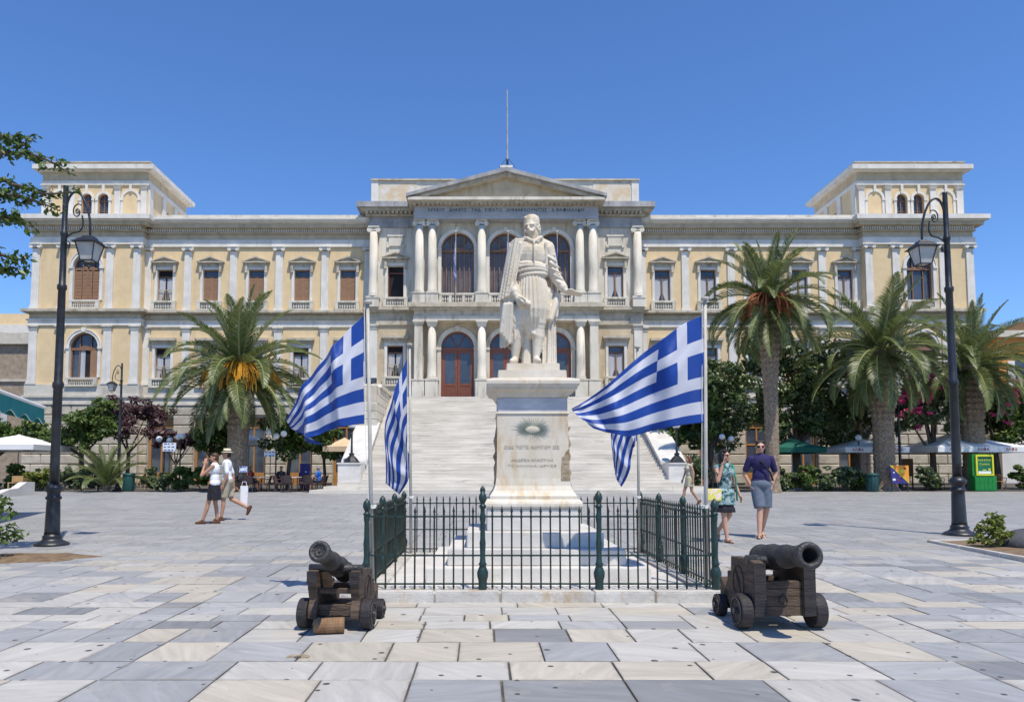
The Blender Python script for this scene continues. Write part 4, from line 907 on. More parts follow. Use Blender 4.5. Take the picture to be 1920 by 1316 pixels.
# ---------------- statue
ST = Vector((.62, 9.16, 2.60))
statue = thing('statue', 'white marble statue of a moustached man in cap, jacket and pleated breeches', 'statue', ST)
b = MB(); b.box(-.325, .325, -.27, .27, 0, .105); bevel(b.build('plinth', mt['marble'], statue), .008)
Z = .105
def drape(b, top, bot, th, folds, amp, nu=40, nv=14, ph=0., sag=0., ndir=Vector((0,-1,0))):
    """solid hanging cloth between two polylines with vertical folds"""
    top = [Vector(p) for p in top]; bot = [Vector(p) for p in bot]
    def samp(pl, t):
        x = t*(len(pl)-1); i = min(int(x), len(pl)-2); return pl[i].lerp(pl[i+1], x-i)
    F_, B_ = [], []
    for j in range(nv+1):
        for i in range(nu+1):
            t, v = i/nu, j/nv; p = samp(top, t).lerp(samp(bot, t), v)
            d = ndir*(amp*(.35+.65*v)*sin(2*pi*folds*t+ph+v*.6)) + ndir*(sag*sin(pi*v))
            F_.append(p+d+ndir*th/2); B_.append(p+d-ndir*th/2)
    n = len(F_); W_ = nu+1; fs = []
    for j in range(nv):
        for i in range(nu):
            a = j*W_+i; fs.append((a, a+W_, a+W_+1, a+1)); fs.append((n+a, n+a+1, n+a+W_+1, n+a+W_))
    for i in range(nu): fs.append((i, i+1, n+i+1, n+i)); a = nv*W_+i; fs.append((a, n+a, n+a+1, a+1))
    for j in range(nv): a = j*W_; fs.append((a, n+a, n+a+W_, a+W_)); a = j*W_+nu; fs.append((a, a+W_, n+a+W_, n+a))
    b.add(F_+B_, fs)
def hand(b, wrist, d, side, up, s=1., curl=.5):
    """palm + five fingers; d: pointing direction, side: thumb side, up: back of hand"""
    w = Vector(wrist); d = Vector(d).normalized(); sd_ = Vector(side).normalized(); u = Vector(up).normalized()
    palm = w+d*.05*s
    b.caps(w, w+d*.03*s, .026*s, .030*s, 8)
    for k, (o_, L_) in enumerate(((.030,.075),(.010,.085),(-.010,.080),(-.030,.065))):
        r0 = w+d*.085*s+sd_*o_*s; m1 = r0+(d*cos(curl*.6)-u*sin(curl*.6))*L_*.5*s; m2 = m1+(d*cos(curl*1.4)-u*sin(curl*1.4))*L_*.5*s
        b.caps(w+d*.025*s+sd_*o_*.7*s, r0, .014*s, .013*s, 8); b.caps(r0, m1, .0105*s, .0098*s, 8); b.caps(m1, m2, .0098*s, .0085*s, 8)
    t0 = w+d*.02*s+sd_*.028*s; t1 = t0+(d*.6+sd_*.8-u*.2)*.04*s; t2 = t1+(d*.85+sd_*.35-u*.35)*.035*s
    b.caps(t0, t1, .014*s, .012*s, 8); b.caps(t1, t2, .0115*s, .010*s, 8)
def head_(b, c, s, rz, full=True):
    """head centred at c (mid height), s = head height, facing -Y turned by rz"""
    Rm = Matrix.Rotation(rz, 3, 'Z'); c = Vector(c)
    def q(x, y, z): return c+Rm @ (Vector((x, y, z))*s)
    b.ell(c+Rm@(Vector((0,.05,.10))*s), (.33*s,.40*s,.40*s), 18, Rm)
    b.ell(q(0,-.05,-.15), (.27*s,.32*s,.34*s), 16, Rm)
    b.ell(q(0,-.20,-.36), (.16*s,.15*s,.12*s), 12, Rm)          # chin
    b.caps(q(0,-.37,.06), q(0,-.45,-.12), .035*s, .07*s, 8)     # nose
    b.ell(q(-.05,-.40,-.13), (.05*s,.05*s,.04*s), 8); b.ell(q(.05,-.40,-.13), (.05*s,.05*s,.04*s), 8)
    b.caps(q(-.22,-.30,.10), q(-.05,-.375,.09), .05*s, .045*s, 8); b.caps(q(.22,-.30,.10), q(.05,-.375,.09), .05*s, .045*s, 8)   # brows
    b.ell(q(-.13,-.325,.0), (.065*s,.04*s,.045*s), 8); b.ell(q(.13,-.325,.0), (.065*s,.04*s,.045*s), 8)
    b.ell(q(-.19,-.24,-.13), (.10*s,.10*s,.10*s), 8); b.ell(q(.19,-.24,-.13), (.10*s,.10*s,.10*s), 8)   # cheekbones
    b.caps(q(-.09,-.345,-.265), q(.09,-.345,-.265), .035*s, .035*s, 8); b.caps(q(-.07,-.335,-.315), q(.07,-.335,-.315), .035*s, .035*s, 8)  # lips
    for k in (-1, 1): b.ell(q(k*.335, .03, -.03), (.045*s, .085*s, .13*s), 10, Rm)
    return q
b = MB()
def z_(v): return Z+v
# legs: standing leg at the viewer's left, other leg relaxed; low shoes
b.caps((-.175,.02,z_(.62)), (-.185,-.02,z_(.47)), .125, .085); b.caps((-.185,-.02,z_(.47)), (-.195,-.005,z_(.35)), .075, .088); b.caps((-.195,-.005,z_(.35)), (-.225,.0,z_(.09)), .085, .047)
b.caps((-.225,-.0,z_(.07)), (-.265,-.15,z_(.035)), .048, .040); b.caps((-.265,-.15,z_(.035)), (-.275,-.20,z_(.03)), .045, .032); b.ell((-.222,.03,z_(.04)), (.042,.05,.045), 10)
b.caps((.10,.02,z_(.62)), (.10,-.045,z_(.47)), .125, .085); b.caps((.10,-.045,z_(.47)), (.085,-.035,z_(.35)), .076, .088); b.caps((.085,-.035,z_(.35)), (.055,-.05,z_(.09)), .085, .046)
b.caps((.055,-.05,z_(.07)), (.07,-.19,z_(.035)), .048, .040); b.caps((.07,-.19,z_(.035)), (.075,-.235,z_(.03)), .045, .032); b.ell((.053,-.02,z_(.04)), (.042,.05,.045), 10)
b.lathe(-.055, .06, [(.095,z_(-.02)),(.085,z_(.05)),(.075,z_(.3)),(.09,z_(.55))], 14, lambda a, t: 1+.06*sin(5*a+3*t))   # tree stump
# breeches with deep pleats
def pleat(a, t): return 1+(.035+.05*t*(1-t)*1.5)*cos(26*a+1.5*sin(3*a))+.03*sin(3*a+2*t)
pr = [(.175,1.10),(.198,1.02),(.222,.90),(.240,.76),(.245,.66),(.215,.56),(.165,.47),(.12,.40),(.085,.355),(.04,.335)]
lv = len(b.v); b.lathe(0, 0, [(r, z_(z)) for r, z in pr[::-1]], 180, lambda a, t: pleat(a, 1-t))
b.v[lv:] = [(x*1.0+.0+.03*max(0, (1-(z-Z)/1.1)), y_*.80, z) for x, y_, z in b.v[lv:]]
b.caps((-.15,-.03,z_(.68)), (-.185,-.03,z_(.54)), .105, .092); b.caps((.12,-.04,z_(.68)), (.105,-.05,z_(.52)), .105, .092)
for k, (x, z) in enumerate(((-.03,.42),(.0,.38),(.03,.36),(.06,.39))): b.ell((x+.02,-.07,z_(z)), (.045,.05,.05), 8)
# sash
for k, (z, r) in enumerate(((1.085,.192),(1.125,.198),(1.165,.200),(1.205,.192))):
    n = 30; b.tube([((r*cos(2*pi*i/n))+.008, r*.74*sin(2*pi*i/n), z_(z)+.016*cos(2*pi*i/n+k)) for i in range(n+1)], .026, 8)
# torso
b.ell((.01,.0,z_(1.16)), (.19,.14,.2)); b.ell((.01,-.005,z_(1.33)), (.215,.155,.21)); b.ell((.0,.01,z_(1.42)), (.225,.14,.13))
b.ell((.01,-.05,z_(1.36)), (.18,.11,.14))
b.caps((-.18,.01,z_(1.45)), (.22,.02,z_(1.44)), .080, .080); b.caps((-.05,.01,z_(1.52)), (-.20,.01,z_(1.45)), .07, .08); b.caps((.08,.01,z_(1.52)), (.24,.01,z_(1.44)), .07, .08); b.caps((.02,.02,z_(1.45)), (.015,-.01,z_(1.60)), .092, .085)
for i in range(11):
    z = 1.20+i*.024; b.ell((.025, -.152-.012*sin(i*.3)-.02*(1 if 2 < i < 9 else .6), z_(z)), (.011,.016,.011), 8)
b.tube([(.025,-.150,z_(1.18)), (.025,-.176,z_(1.28)), (.025,-.178,z_(1.38)), (.025,-.135,z_(1.50))], .012, 6)
# jacket fronts and collar
for s in (-1, 1):
    b.caps((s*.10+.02,-.08,z_(1.535)), (.025,-.135,z_(1.47)), .030, .020); b.caps((s*.12+.02,-.03,z_(1.545)), (s*.05+.03,-.115,z_(1.475)), .026, .018); b.caps((s*.09+.02,.05,z_(1.55)), (s*.11+.02,-.05,z_(1.545)), .03, .03)
    b.caps((s*.17+.02,-.10,z_(1.46)), (s*.19+.01,-.085,z_(1.20)), .022, .020)
# arm on the viewer's right: wide sleeve, open palm held out
b.caps((.235,.01,z_(1.42)), (.305,.03,z_(1.12)), .088, .080); b.caps((.305,.03,z_(1.12)), (.425,-.07,z_(.93)), .080, .060)
for k in range(6):
    t = k/5; p = Vector((.27,.0,z_(1.36))).lerp(Vector((.40,-.05,z_(.98))), t); b.caps(p+Vector((-.07,-.048,.03)), p+Vector((.045,-.052,-.03)), .018, .012, 8)
b.caps((.425,-.07,z_(.93)), (.455,-.10,z_(.885)), .050, .036); hand(b, (.46,-.105,z_(.88)), (.9,-.30,-.22), (0,-.9,.3), (0,.3,.9), 1.25, .12)
# arm on the viewer's left under the cloak, hand gathering a roll
b.caps((-.225,.01,z_(1.42)), (-.300,.02,z_(1.10)), .098, .088); b.caps((-.300,.02,z_(1.10)), (-.235,-.12,z_(.87)), .085, .062)
b.caps((-.235,-.12,z_(.87)), (-.215,-.145,z_(.82)), .055, .045); hand(b, (-.215,-.15,z_(.81)), (.45,-.35,-.75), (.6,-.6,.2), (-.5,-.7,.2), 1.25, .9)
b.caps((-.30,-.10,z_(.88)), (-.05,-.22,z_(.70)), .030, .032)
# cloak: over the shoulder, wide sleeve-like fall, and behind to the ground at the right
drape(b, [(-.31,.02,z_(1.49)),(-.22,-.08,z_(1.53)),(-.10,-.08,z_(1.52))], [(-.45,.02,z_(.78)),(-.36,-.10,z_(.80)),(-.25,-.13,z_(.83))], .05, 4.5, .018, 50, 24)
drape(b, [(-.42,.12,z_(.92)),(-.36,-.05,z_(.88)),(-.24,-.11,z_(.82))], [(-.43,.10,z_(.24)),(-.36,-.02,z_(.22)),(-.23,-.06,z_(.30))], .05, 3.0, .028, 60, 26)
drape(b, [(-.26,.13,z_(1.50)),(.0,.16,z_(1.53)),(.26,.13,z_(1.46))], [(-.36,.18,z_(.30)),(.0,.17,z_(.0)),(.34,.14,z_(.0))], .05, 6, .02, 60, 20)
drape(b, [(.18,.06,z_(.98)),(.26,.0,z_(.94)),(.33,.08,z_(.90))], [(.13,-.02,z_(-.0)),(.24,-.06,z_(-.01)),(.34,.06,z_(-.10))], .06, 3.2, .030, 60, 26)
for k in range(4): b.caps((-.36+.03*k,-.08-.01*k,z_(.72)), (-.41+.035*k,-.06,z_(.40-.04*k)), .035, .03)
b.caps((.34,.0,z_(.80)), (.25,-.08,z_(.55)), .05, .04); b.caps((.36,.02,z_(.86)), (.33,.0,z_(.60)), .045, .03)
b.v = [(x*.94, y_, Z+(z-Z)*1.06) for x, y_, z in b.v]
# head, turned to his right, with fez and moustache
hc = Vector((.002,-.025,z_(1.765))); b.caps((.015,.02,z_(1.54)), (.008,-.005,z_(1.70)), .082, .072); hq = head_(b, hc, .265, radians(-24))
for k in (-1, 1): b.caps(hq(k*.02,-.395,-.205), hq(k*.22,-.34,-.245), .020, .011, 8)
n = 24; cap = [(.100,1.80),(.108,1.815),(.102,1.83),(.104,1.85),(.098,1.895),(.084,1.93),(.056,1.948),(.02,1.952)]
b.lathe(.008, .004, [(r, z_(z)) for r, z in cap], 26, lambda a, t: 1+.03*sin(2*a+2)*t)
for k in range(4): b.caps((-.085+.02*k,-.05,z_(1.90-.008*k)), (-.05+.035*k,-.03,z_(1.93-.006*k)), .014, .010, 8)
for k in (-1, 1):
    for j in range(4): b.ell(hq(k*.34,.10+.06*(j%2),.08-.09*j), (.028,.03,.026), 8)
so_ = b.build('figure', mt['marble'], statue); remesh(so_, .0078, 2)

# ---------------- flags
def flagmat(name):
    m = bpy.data.materials.new(name); t, bs = nodes_of(m); L = t.links.new
    uv = N(t, 'ShaderNodeUVMap', uv_map='UVMap'); sp = N(t, 'ShaderNodeSeparateXYZ'); L(uv.outputs[0], sp.inputs[0])
    def mth(op, a, c=None):
        n = N(t, 'ShaderNodeMath', operation=op)
        for i, v in enumerate((a, c)):
            if v is None: continue
            if isinstance(v, (int, float)): n.inputs[i].default_value = v
            else: L(v, n.inputs[i])
        return n.outputs[0]
    uu = mth('MULTIPLY', sp.outputs[0], 13.5); vv = mth('MULTIPLY', sp.outputs[1], 9.0)
    stripe = mth('GREATER_THAN', mth('MODULO', vv, 2.0), 1.0)
    canton = mth('MULTIPLY', mth('LESS_THAN', uu, 5.0), mth('LESS_THAN', vv, 5.0))
    def band(v): return mth('MULTIPLY', mth('GREATER_THAN', v, 2.0), mth('LESS_THAN', v, 3.0))
    cross = mth('MAXIMUM', band(uu), band(vv))
    white = mth('ADD', mth('MULTIPLY', canton, cross), mth('MULTIPLY', mth('SUBTRACT', 1.0, canton), stripe))
    mx = N(t, 'ShaderNodeMix', data_type='RGBA'); L(white, mx.inputs[0]); mx.inputs[6].default_value = (.014,.078,.40,1); mx.inputs[7].default_value = (.70,.71,.78,1)
    L(mx.outputs[2], bs.inputs['Base Color']); bs.inputs['Roughness'].default_value = .5; bs.inputs['Specular IOR Level'].default_value = .35
    bs.inputs['Sheen Weight'].default_value = .15
    tr = N(t, 'ShaderNodeBsdfTranslucent'); L(mx.outputs[2], tr.inputs[0]); ms = N(t, 'ShaderNodeMixShader'); ms.inputs[0].default_value = .38
    L(bs.outputs[0], ms.inputs[1]); L(tr.outputs[0], ms.inputs[2]); L(ms.outputs[0], t.nodes['Material Output'].inputs[0])
    wv = N(t, 'ShaderNodeTexNoise'); wv.inputs['Scale'].default_value = 7; L(uv.outputs[0], wv.inputs['Vector']); bp = N(t, 'ShaderNodeBump'); bp.inputs['Strength'].default_value = .35; bp.inputs['Distance'].default_value = .02; L(wv.outputs[0], bp.inputs['Height']); L(bp.outputs[0], bs.inputs['Normal'])
    return m
mt['flag'] = flagmat('striped_flag_cloth')
def catmull(p, t):
    n = len(p)-1; x = min(t*n, n-1e-6); i = int(x); f = x-i
    a, b_, c, d = p[max(i-1,0)], p[i], p[i+1], p[min(i+2,n)]
    return .5*((2*b_)+(c-a)*f+(2*a-5*b_+4*c-d)*f*f+(3*b_-a-3*c+d)*f**3)
def flag(name, rows, label, wr=.035, nw=2.6, ph=0., group='flags on the corner poles', nu=96, nv=60, cat='flag', mat_='flag'):
    """rows: polylines of world points from hoist to fly, top row first"""
    rows = [[Vector(p) for p in r] for r in rows]; vs_, fs = [], []
    for j in range(nv+1):
        for i in range(nu+1):
            u, v = i/nu, j/nv; p = catmull([catmull(r, u) for r in rows], v)
            am = wr*min(1, u*3)
            p = p+Vector((.25*am*cos(2*pi*nw*u+ph+v), am*sin(2*pi*nw*u+ph+1.6*v)+am*.4*sin(2*pi*nw*2.3*u+3*v), .15*am*sin(2*pi*nw*1.3*u+v)))
            k_ = min(1, .25+u*2)
            p = p+Vector((0, .010*sin(19*u+11*v+2*sin(5*u+ph))*k_+.007*sin(31*u-17*v+1.5*sin(7*v+ph))*k_+.012*sin(9*v+6*u+ph)*math.exp(-3*u), 0))
            vs_.append(p)
    W_ = nu+1
    for j in range(nv):
        for i in range(nu): fs.append((j*W_+i, j*W_+i+1, (j+1)*W_+i+1, (j+1)*W_+i))
    org = rows[0][0]; me = bpy.data.meshes.new(name); me.from_pydata([v-org for v in vs_], [], fs); me.update()
    uvl = me.uv_layers.new(name='UVMap')
    for lp in me.loops:
        k = lp.vertex_index; uvl.data[lp.index].uv = ((k % W_)/nu, (k//W_)/nv)
    o = mk(name, me, mt[mat_], None, True, org)
    md = o.modifiers.new('cloth_thickness', 'SOLIDIFY'); md.thickness = .004
    return tag(o, label, cat, group)
def pole(x, y, z0, z1, lean, label, col='pole'):
    o = thing('flag_pole', label, 'flagpole', (x, y, z0), 0, 'white flagpoles inside the railing')
    h = z1-z0; b = MB(); b.tube([(0,0,0),(lean*.5,0,h*.5),(lean,0,h-.03)], [.023,.020,.018], 12); b.build('shaft', mt[col], o, True)
    b = MB(); b.lathe(lean, 0, [(.022,h-.035),(.042,h-.03),(.047,h-.015),(.042,h),(.02,h+.006)], 14); b.build('truck', mt[col], o)
    b = MB(); b.tube([(lean-.034,-.01,h-.06),(lean*.5-.042,-.012,h*.5),(-.036,-.01,h*.22)], .0035, 5); b.build('halyard', mt['cloth_w'], o)
    b = MB()
    for k in range(3): b.tube([(.036*cos(a*pi/6), .036*sin(a*pi/6), .80+.012*k+.004*(a%3)) for a in range(13)], .005, 5)
    b.build('rope_lashing', mt['cloth_w'], o); return o
pole(-1.13, 7.58, KZ, 3.16, -.08, 'weathered flagpole at the front left corner of the railing')
pole(2.29, 7.58, KZ, 3.20, .05, 'pale flagpole at the front right corner of the railing')
pole(-1.05, 10.80, KZ, 3.29, -.04, 'flagpole at the back left corner of the railing')
pole(2.29, 10.80, KZ, 3.25, .02, 'flagpole at the back right corner, mostly behind the big flag')
flag('flag', [
    [(-1.25, 7.58, 3.016), (-1.458, 7.46, 2.75), (-1.697, 7.56, 2.505), (-1.905, 7.7, 2.253), (-2.118, 7.8, 1.932)],
    [(-1.245, 7.58, 2.62), (-1.447, 7.42, 2.45), (-1.684, 7.52, 2.265), (-1.874, 7.68, 2.069), (-2.091, 7.83, 1.876)],
    [(-1.241, 7.58, 2.239), (-1.443, 7.42, 2.143), (-1.676, 7.5, 2.019), (-1.871, 7.63, 1.896), (-2.029, 7.86, 1.821)],
    [(-1.231, 7.58, 1.87), (-1.446, 7.46, 1.829), (-1.668, 7.53, 1.768), (-1.854, 7.62, 1.683), (-1.721, 7.88, 1.672)]],
    'large blue and white striped flag on the front left pole', .05, 2.2, 0.3)
flag('flag', [
    [(2.314, 7.58, 3.016), (1.971, 7.48, 2.826), (1.642, 7.56, 2.572), (1.26, 7.7, 2.241), (0.964, 7.78, 2.056)],
    [(2.312, 7.58, 2.62), (1.954, 7.44, 2.475), (1.606, 7.54, 2.301), (1.267, 7.68, 2.114), (0.983, 7.76, 2.02)],
    [(2.304, 7.58, 2.239), (1.949, 7.44, 2.145), (1.6, 7.53, 2.011), (1.286, 7.64, 1.919), (1.046, 7.72, 1.948)],
    [(2.302, 7.58, 1.881), (1.915, 7.48, 1.83), (1.571, 7.54, 1.746), (1.306, 7.6, 1.771), (1.141, 7.68, 1.866)]],
    'large blue and white striped flag billowing on the front right pole', .05, 2.2, 1.1)
flag('flag', [
    [(-1.129, 10.8, 3.068), (-1.225, 10.75, 2.797), (-1.326, 10.7, 2.474), (-1.433, 10.7, 2.081), (-1.424, 10.78, 1.653), (-1.438, 10.8, 1.221)],
    [(-1.126, 10.8, 2.668), (-1.204, 10.73, 2.454), (-1.29, 10.68, 2.158), (-1.384, 10.7, 1.846), (-1.362, 10.8, 1.496), (-1.381, 10.85, 1.166)],
    [(-1.123, 10.8, 2.27), (-1.18, 10.75, 2.124), (-1.218, 10.75, 1.887), (-1.268, 10.8, 1.614), (-1.272, 10.85, 1.339), (-1.305, 10.88, 1.102)],
    [(-1.113, 10.8, 1.874), (-1.117, 10.85, 1.75), (-1.103, 10.88, 1.592), (-1.088, 10.9, 1.434), (-1.103, 10.9, 1.275), (-1.244, 10.9, 1.054)]],
    'drooping blue and white striped flag on the back left pole', .035, 2.0, .5)
flag('flag', [
    [(2.297, 10.8, 3.02), (2.172, 10.75, 2.741), (2.051, 10.72, 2.397), (1.921, 10.72, 2.043), (1.901, 10.8, 1.811), (1.923, 10.85, 1.591)],
    [(2.291, 10.8, 2.62), (2.183, 10.75, 2.4), (2.063, 10.72, 2.122), (1.97, 10.74, 1.871), (1.946, 10.8, 1.653), (1.953, 10.85, 1.418)],
    [(2.286, 10.8, 2.222), (2.21, 10.75, 2.076), (2.127, 10.74, 1.926), (2.069, 10.78, 1.692), (2.029, 10.83, 1.496), (1.984, 10.86, 1.284)],
    [(2.28, 10.8, 1.843), (2.248, 10.8, 1.795), (2.227, 10.82, 1.717), (2.205, 10.84, 1.56), (2.157, 10.85, 1.355), (2.062, 10.86, 1.165)]],
    'blue and white flag hanging from the back right pole below the large one', .035, 2.0, .5)
# ================================================================ LAMP POSTS
def lamp_post(label, loc, rz, sc=1.):
    t = thing('street_lamp', label, 'street lamp', loc, rz, 'black iron street lamps'); t.scale = (sc,)*3
    b = MB(); b.lathe(0, 0, [(.27,0),(.27,.03),(.22,.06),(.16,.09),(.14,.13),(.155,.15),(.13,.17),(.12,.20)], 20); b.build('base', mt['iron'], t, True)
    b = MB(); b.lathe(0, 0, [(.125,.20),(.118,.24),(.105,.72),(.10,.76),(.125,.78),(.125,.81),(.10,.83),(.10,.88),(.14,.93),(.145,.97),(.11,1.0),(.075,1.04)], 20); b.build('pedestal', mt['iron'], t, True)
    b = MB(); b.lathe(0, 0, [(.078,1.04),(.075,1.3),(.072,2.65),(.09,2.68),(.09,2.74),(.068,2.78),(.06,4.35),(.078,4.38),(.078,4.44),(.055,4.47),(.050,5.3),(.064,5.33),(.064,5.37),(.046,5.4),(.042,6.18),(.046,6.2)], 16); b.build('pole', mt['iron'], t, True)
    def sm(pts, n=40): 
        pts = [Vector(p) for p in pts]; return [catmull(pts, i/n) for i in range(n+1)]
    b = MB(); b.tube(sm([(.03,0,5.70),(.04,0,5.92),(.13,0,6.08),(.26,0,6.05),(.37,0,5.85),(.44,0,5.58),(.45,0,5.34)]), .021, 8)
    b.tube(sm([(.04,0,5.28),(.14,0,5.36),(.27,0,5.40),(.32,0,5.52),(.30,0,5.68)], 24), .014, 6)
    b.tube([(.215+.10*math.exp(-k*.055)*cos(.9+k*.34), 0, 5.74+.10*math.exp(-k*.055)*sin(.9+k*.34)*1.5) for k in range(40)], .011, 6)
    b.tube([(.07+.05*math.exp(-k*.09)*cos(1.6-k*.4), 0, 5.14+.08*math.exp(-k*.09)*sin(1.6-k*.4)) for k in range(24)], .012, 6); b.build('scroll_arm', mt['iron'], t, True)
    b = MB(); x = 0; z = 0
    b.lathe(x, 0, [(.012,z+.64),(.03,z+.62),(.02,z+.58),(.04,z+.56),(.05,z+.545)], 10)
    b.sqlathe(x, 0, [(.30,z+.375),(.305,z+.395),(.25,z+.42),(.21,z+.47),(.15,z+.50),(.12,z+.545),(.03,z+.56)])
    la = b.build('lantern', mt['iron'], t)
    b = MB(); b.sqlathe(x, 0, [(.138,z+.01),(.228,z+.375)]); b.build('lantern_glass', mt['lampglass'], la)
    b = MB()
    for sx in (-1, 1):
        for sy in (-1, 1): b.tube([(x+sx*.145, sy*.145, z), (x+sx*.238, sy*.238, z+.385)], .014, 6)
        b.box(x-.155, x+.155, sx*.145-.012, sx*.145+.012, z-.012, z+.014); b.box(x+sx*.145-.012, x+sx*.145+.012, -.155, .155, z-.012, z+.014)
        b.tube([(x+sx*.14, -.14, z), (x+sx*.05, -.05, z-.09), (x, 0, z-.13)], .008, 6); b.tube([(x+sx*.14, .14, z), (x+sx*.05, .05, z-.09), (x, 0, z-.13)], .008, 6)
    b.ell((x, 0, z-.15), (.018,.018,.03), 8); b.build('lantern_cage', mt['iron'], la)
    la.location = (.45, 0, 4.86); la.scale = (.69, .69, .80)
    return t
lamp_post('tall black lamp post at left with its lantern on the right side', (-7.26, 12.42, gz(12.42)), 0)
lamp_post('tall black lamp post at right beside the planted bed, lantern on its left', (9.2, 14.2, gz(14.2)), pi, 1.09)
lamp_post('smaller looking far lamp post beside the young palm and green bin', (-19.35, 38.9, gz(38.9)), pi, 1.10)
lamp_post('far lamp post behind the diagonal orange and blue poster board', (22.6, 39.6, gz(39.6)), pi, .95)
def globe_lamp(label, loc, offs, h, group='white globe cafe lamps'):
    t = thing('globe_lamp', label, 'globe lamp', loc, 0, group)
    b = MB(); b.lathe(0, 0, [(.14,0),(.14,.05),(.06,.12),(.045,.3),(.035,h-.3),(.03,h-.1)], 10); b.build('post', mt['iron'], t)
    for dx, dz in offs:
        if dx:
            b = MB(); b.tube([(0,0,h-.45),(dx*.6,0,h-.5+dz*.5),(dx,0,h-.28+dz)], .02, 6); b.build('arm', mt['iron'], t)
        b = MB(); b.ell((dx, 0, h+dz-.1), (.17,.17,.17), 16); b.build('globe', mt['opal'], t, True)
    return t
globe_lamp('two white globes on a post before the left tower doorway', (-17.6, 40.4, gz(40.4)), ((-.30,0),(.28,-.08)), 2.9)
globe_lamp('pair of touching white globes left of the palm trunk', (-16.55, 40.0, gz(40)), ((-.12,0),(.12,.05)), 3.0)
globe_lamp('three white globes in front of the round citrus tree', (-10.8, 38.2, gz(38.2)), ((-.40,.08),(0,-.12),(.38,0)), 3.1)
globe_lamp('two white globes in the dark trees left of the tall palm', (13.4, 40.0, gz(40)), ((-.28,.06),(.22,-.05)), 2.95)
globe_lamp('single white globe above the cream umbrella', (20.9, 40.6, gz(40.6)), ((0,0),), 3.0)
def stair_lamp(label, loc):
    t = thing('stair_lamp', label, 'lamp', loc, 0, 'lamps on the staircase pedestals')
    b = MB(); b.lathe(0, 0, [(.42,0),(.42,.04),(.36,.10),(.33,.16),(.22,.28),(.13,.36),(.11,.40),(.15,.43),(.15,.46),(.07,.50),(.06,.55)], 8); b.build('foot', mt['iron'], t)
    b = MB(); b.lathe(0, 0, [(.06,.55),(.05,.9),(.05,1.45),(.075,1.48),(.05,1.52),(.12,1.70),(.16,1.72),(.16,1.76)], 12); b.build('stem', mt['iron'], t)
    b = MB(); b.ell((0,0,1.92), (.21,.21,.2), 16); b.build('globe', mt['opal'], t, True); return t
stair_lamp('black footed lamp with globe on the left stair pedestal', (XC-8.24, 37.05, Z0+1.50)); stair_lamp('black footed lamp on the right stair pedestal, globe hidden by the flag', (XC+8.24, 37.05, Z0+1.50))
fl = thing('floodlight', 'small black floodlight on the wall left of the stair head', 'floodlight', (XC-8.3, 43.8, Z0+6.28))
b = MB(); b.box(-.3,.3,-.2,.12,.12,.42); b.build('housing', mt['iron'], fl); b = MB(); b.box(-.05,.05,-.05,.05,0,.13); b.build('bracket', mt['iron'], fl); b = MB(); b.box(-.26,.26,-.212,-.2,.16,.38); b.build('lens', mt['glass'], fl)

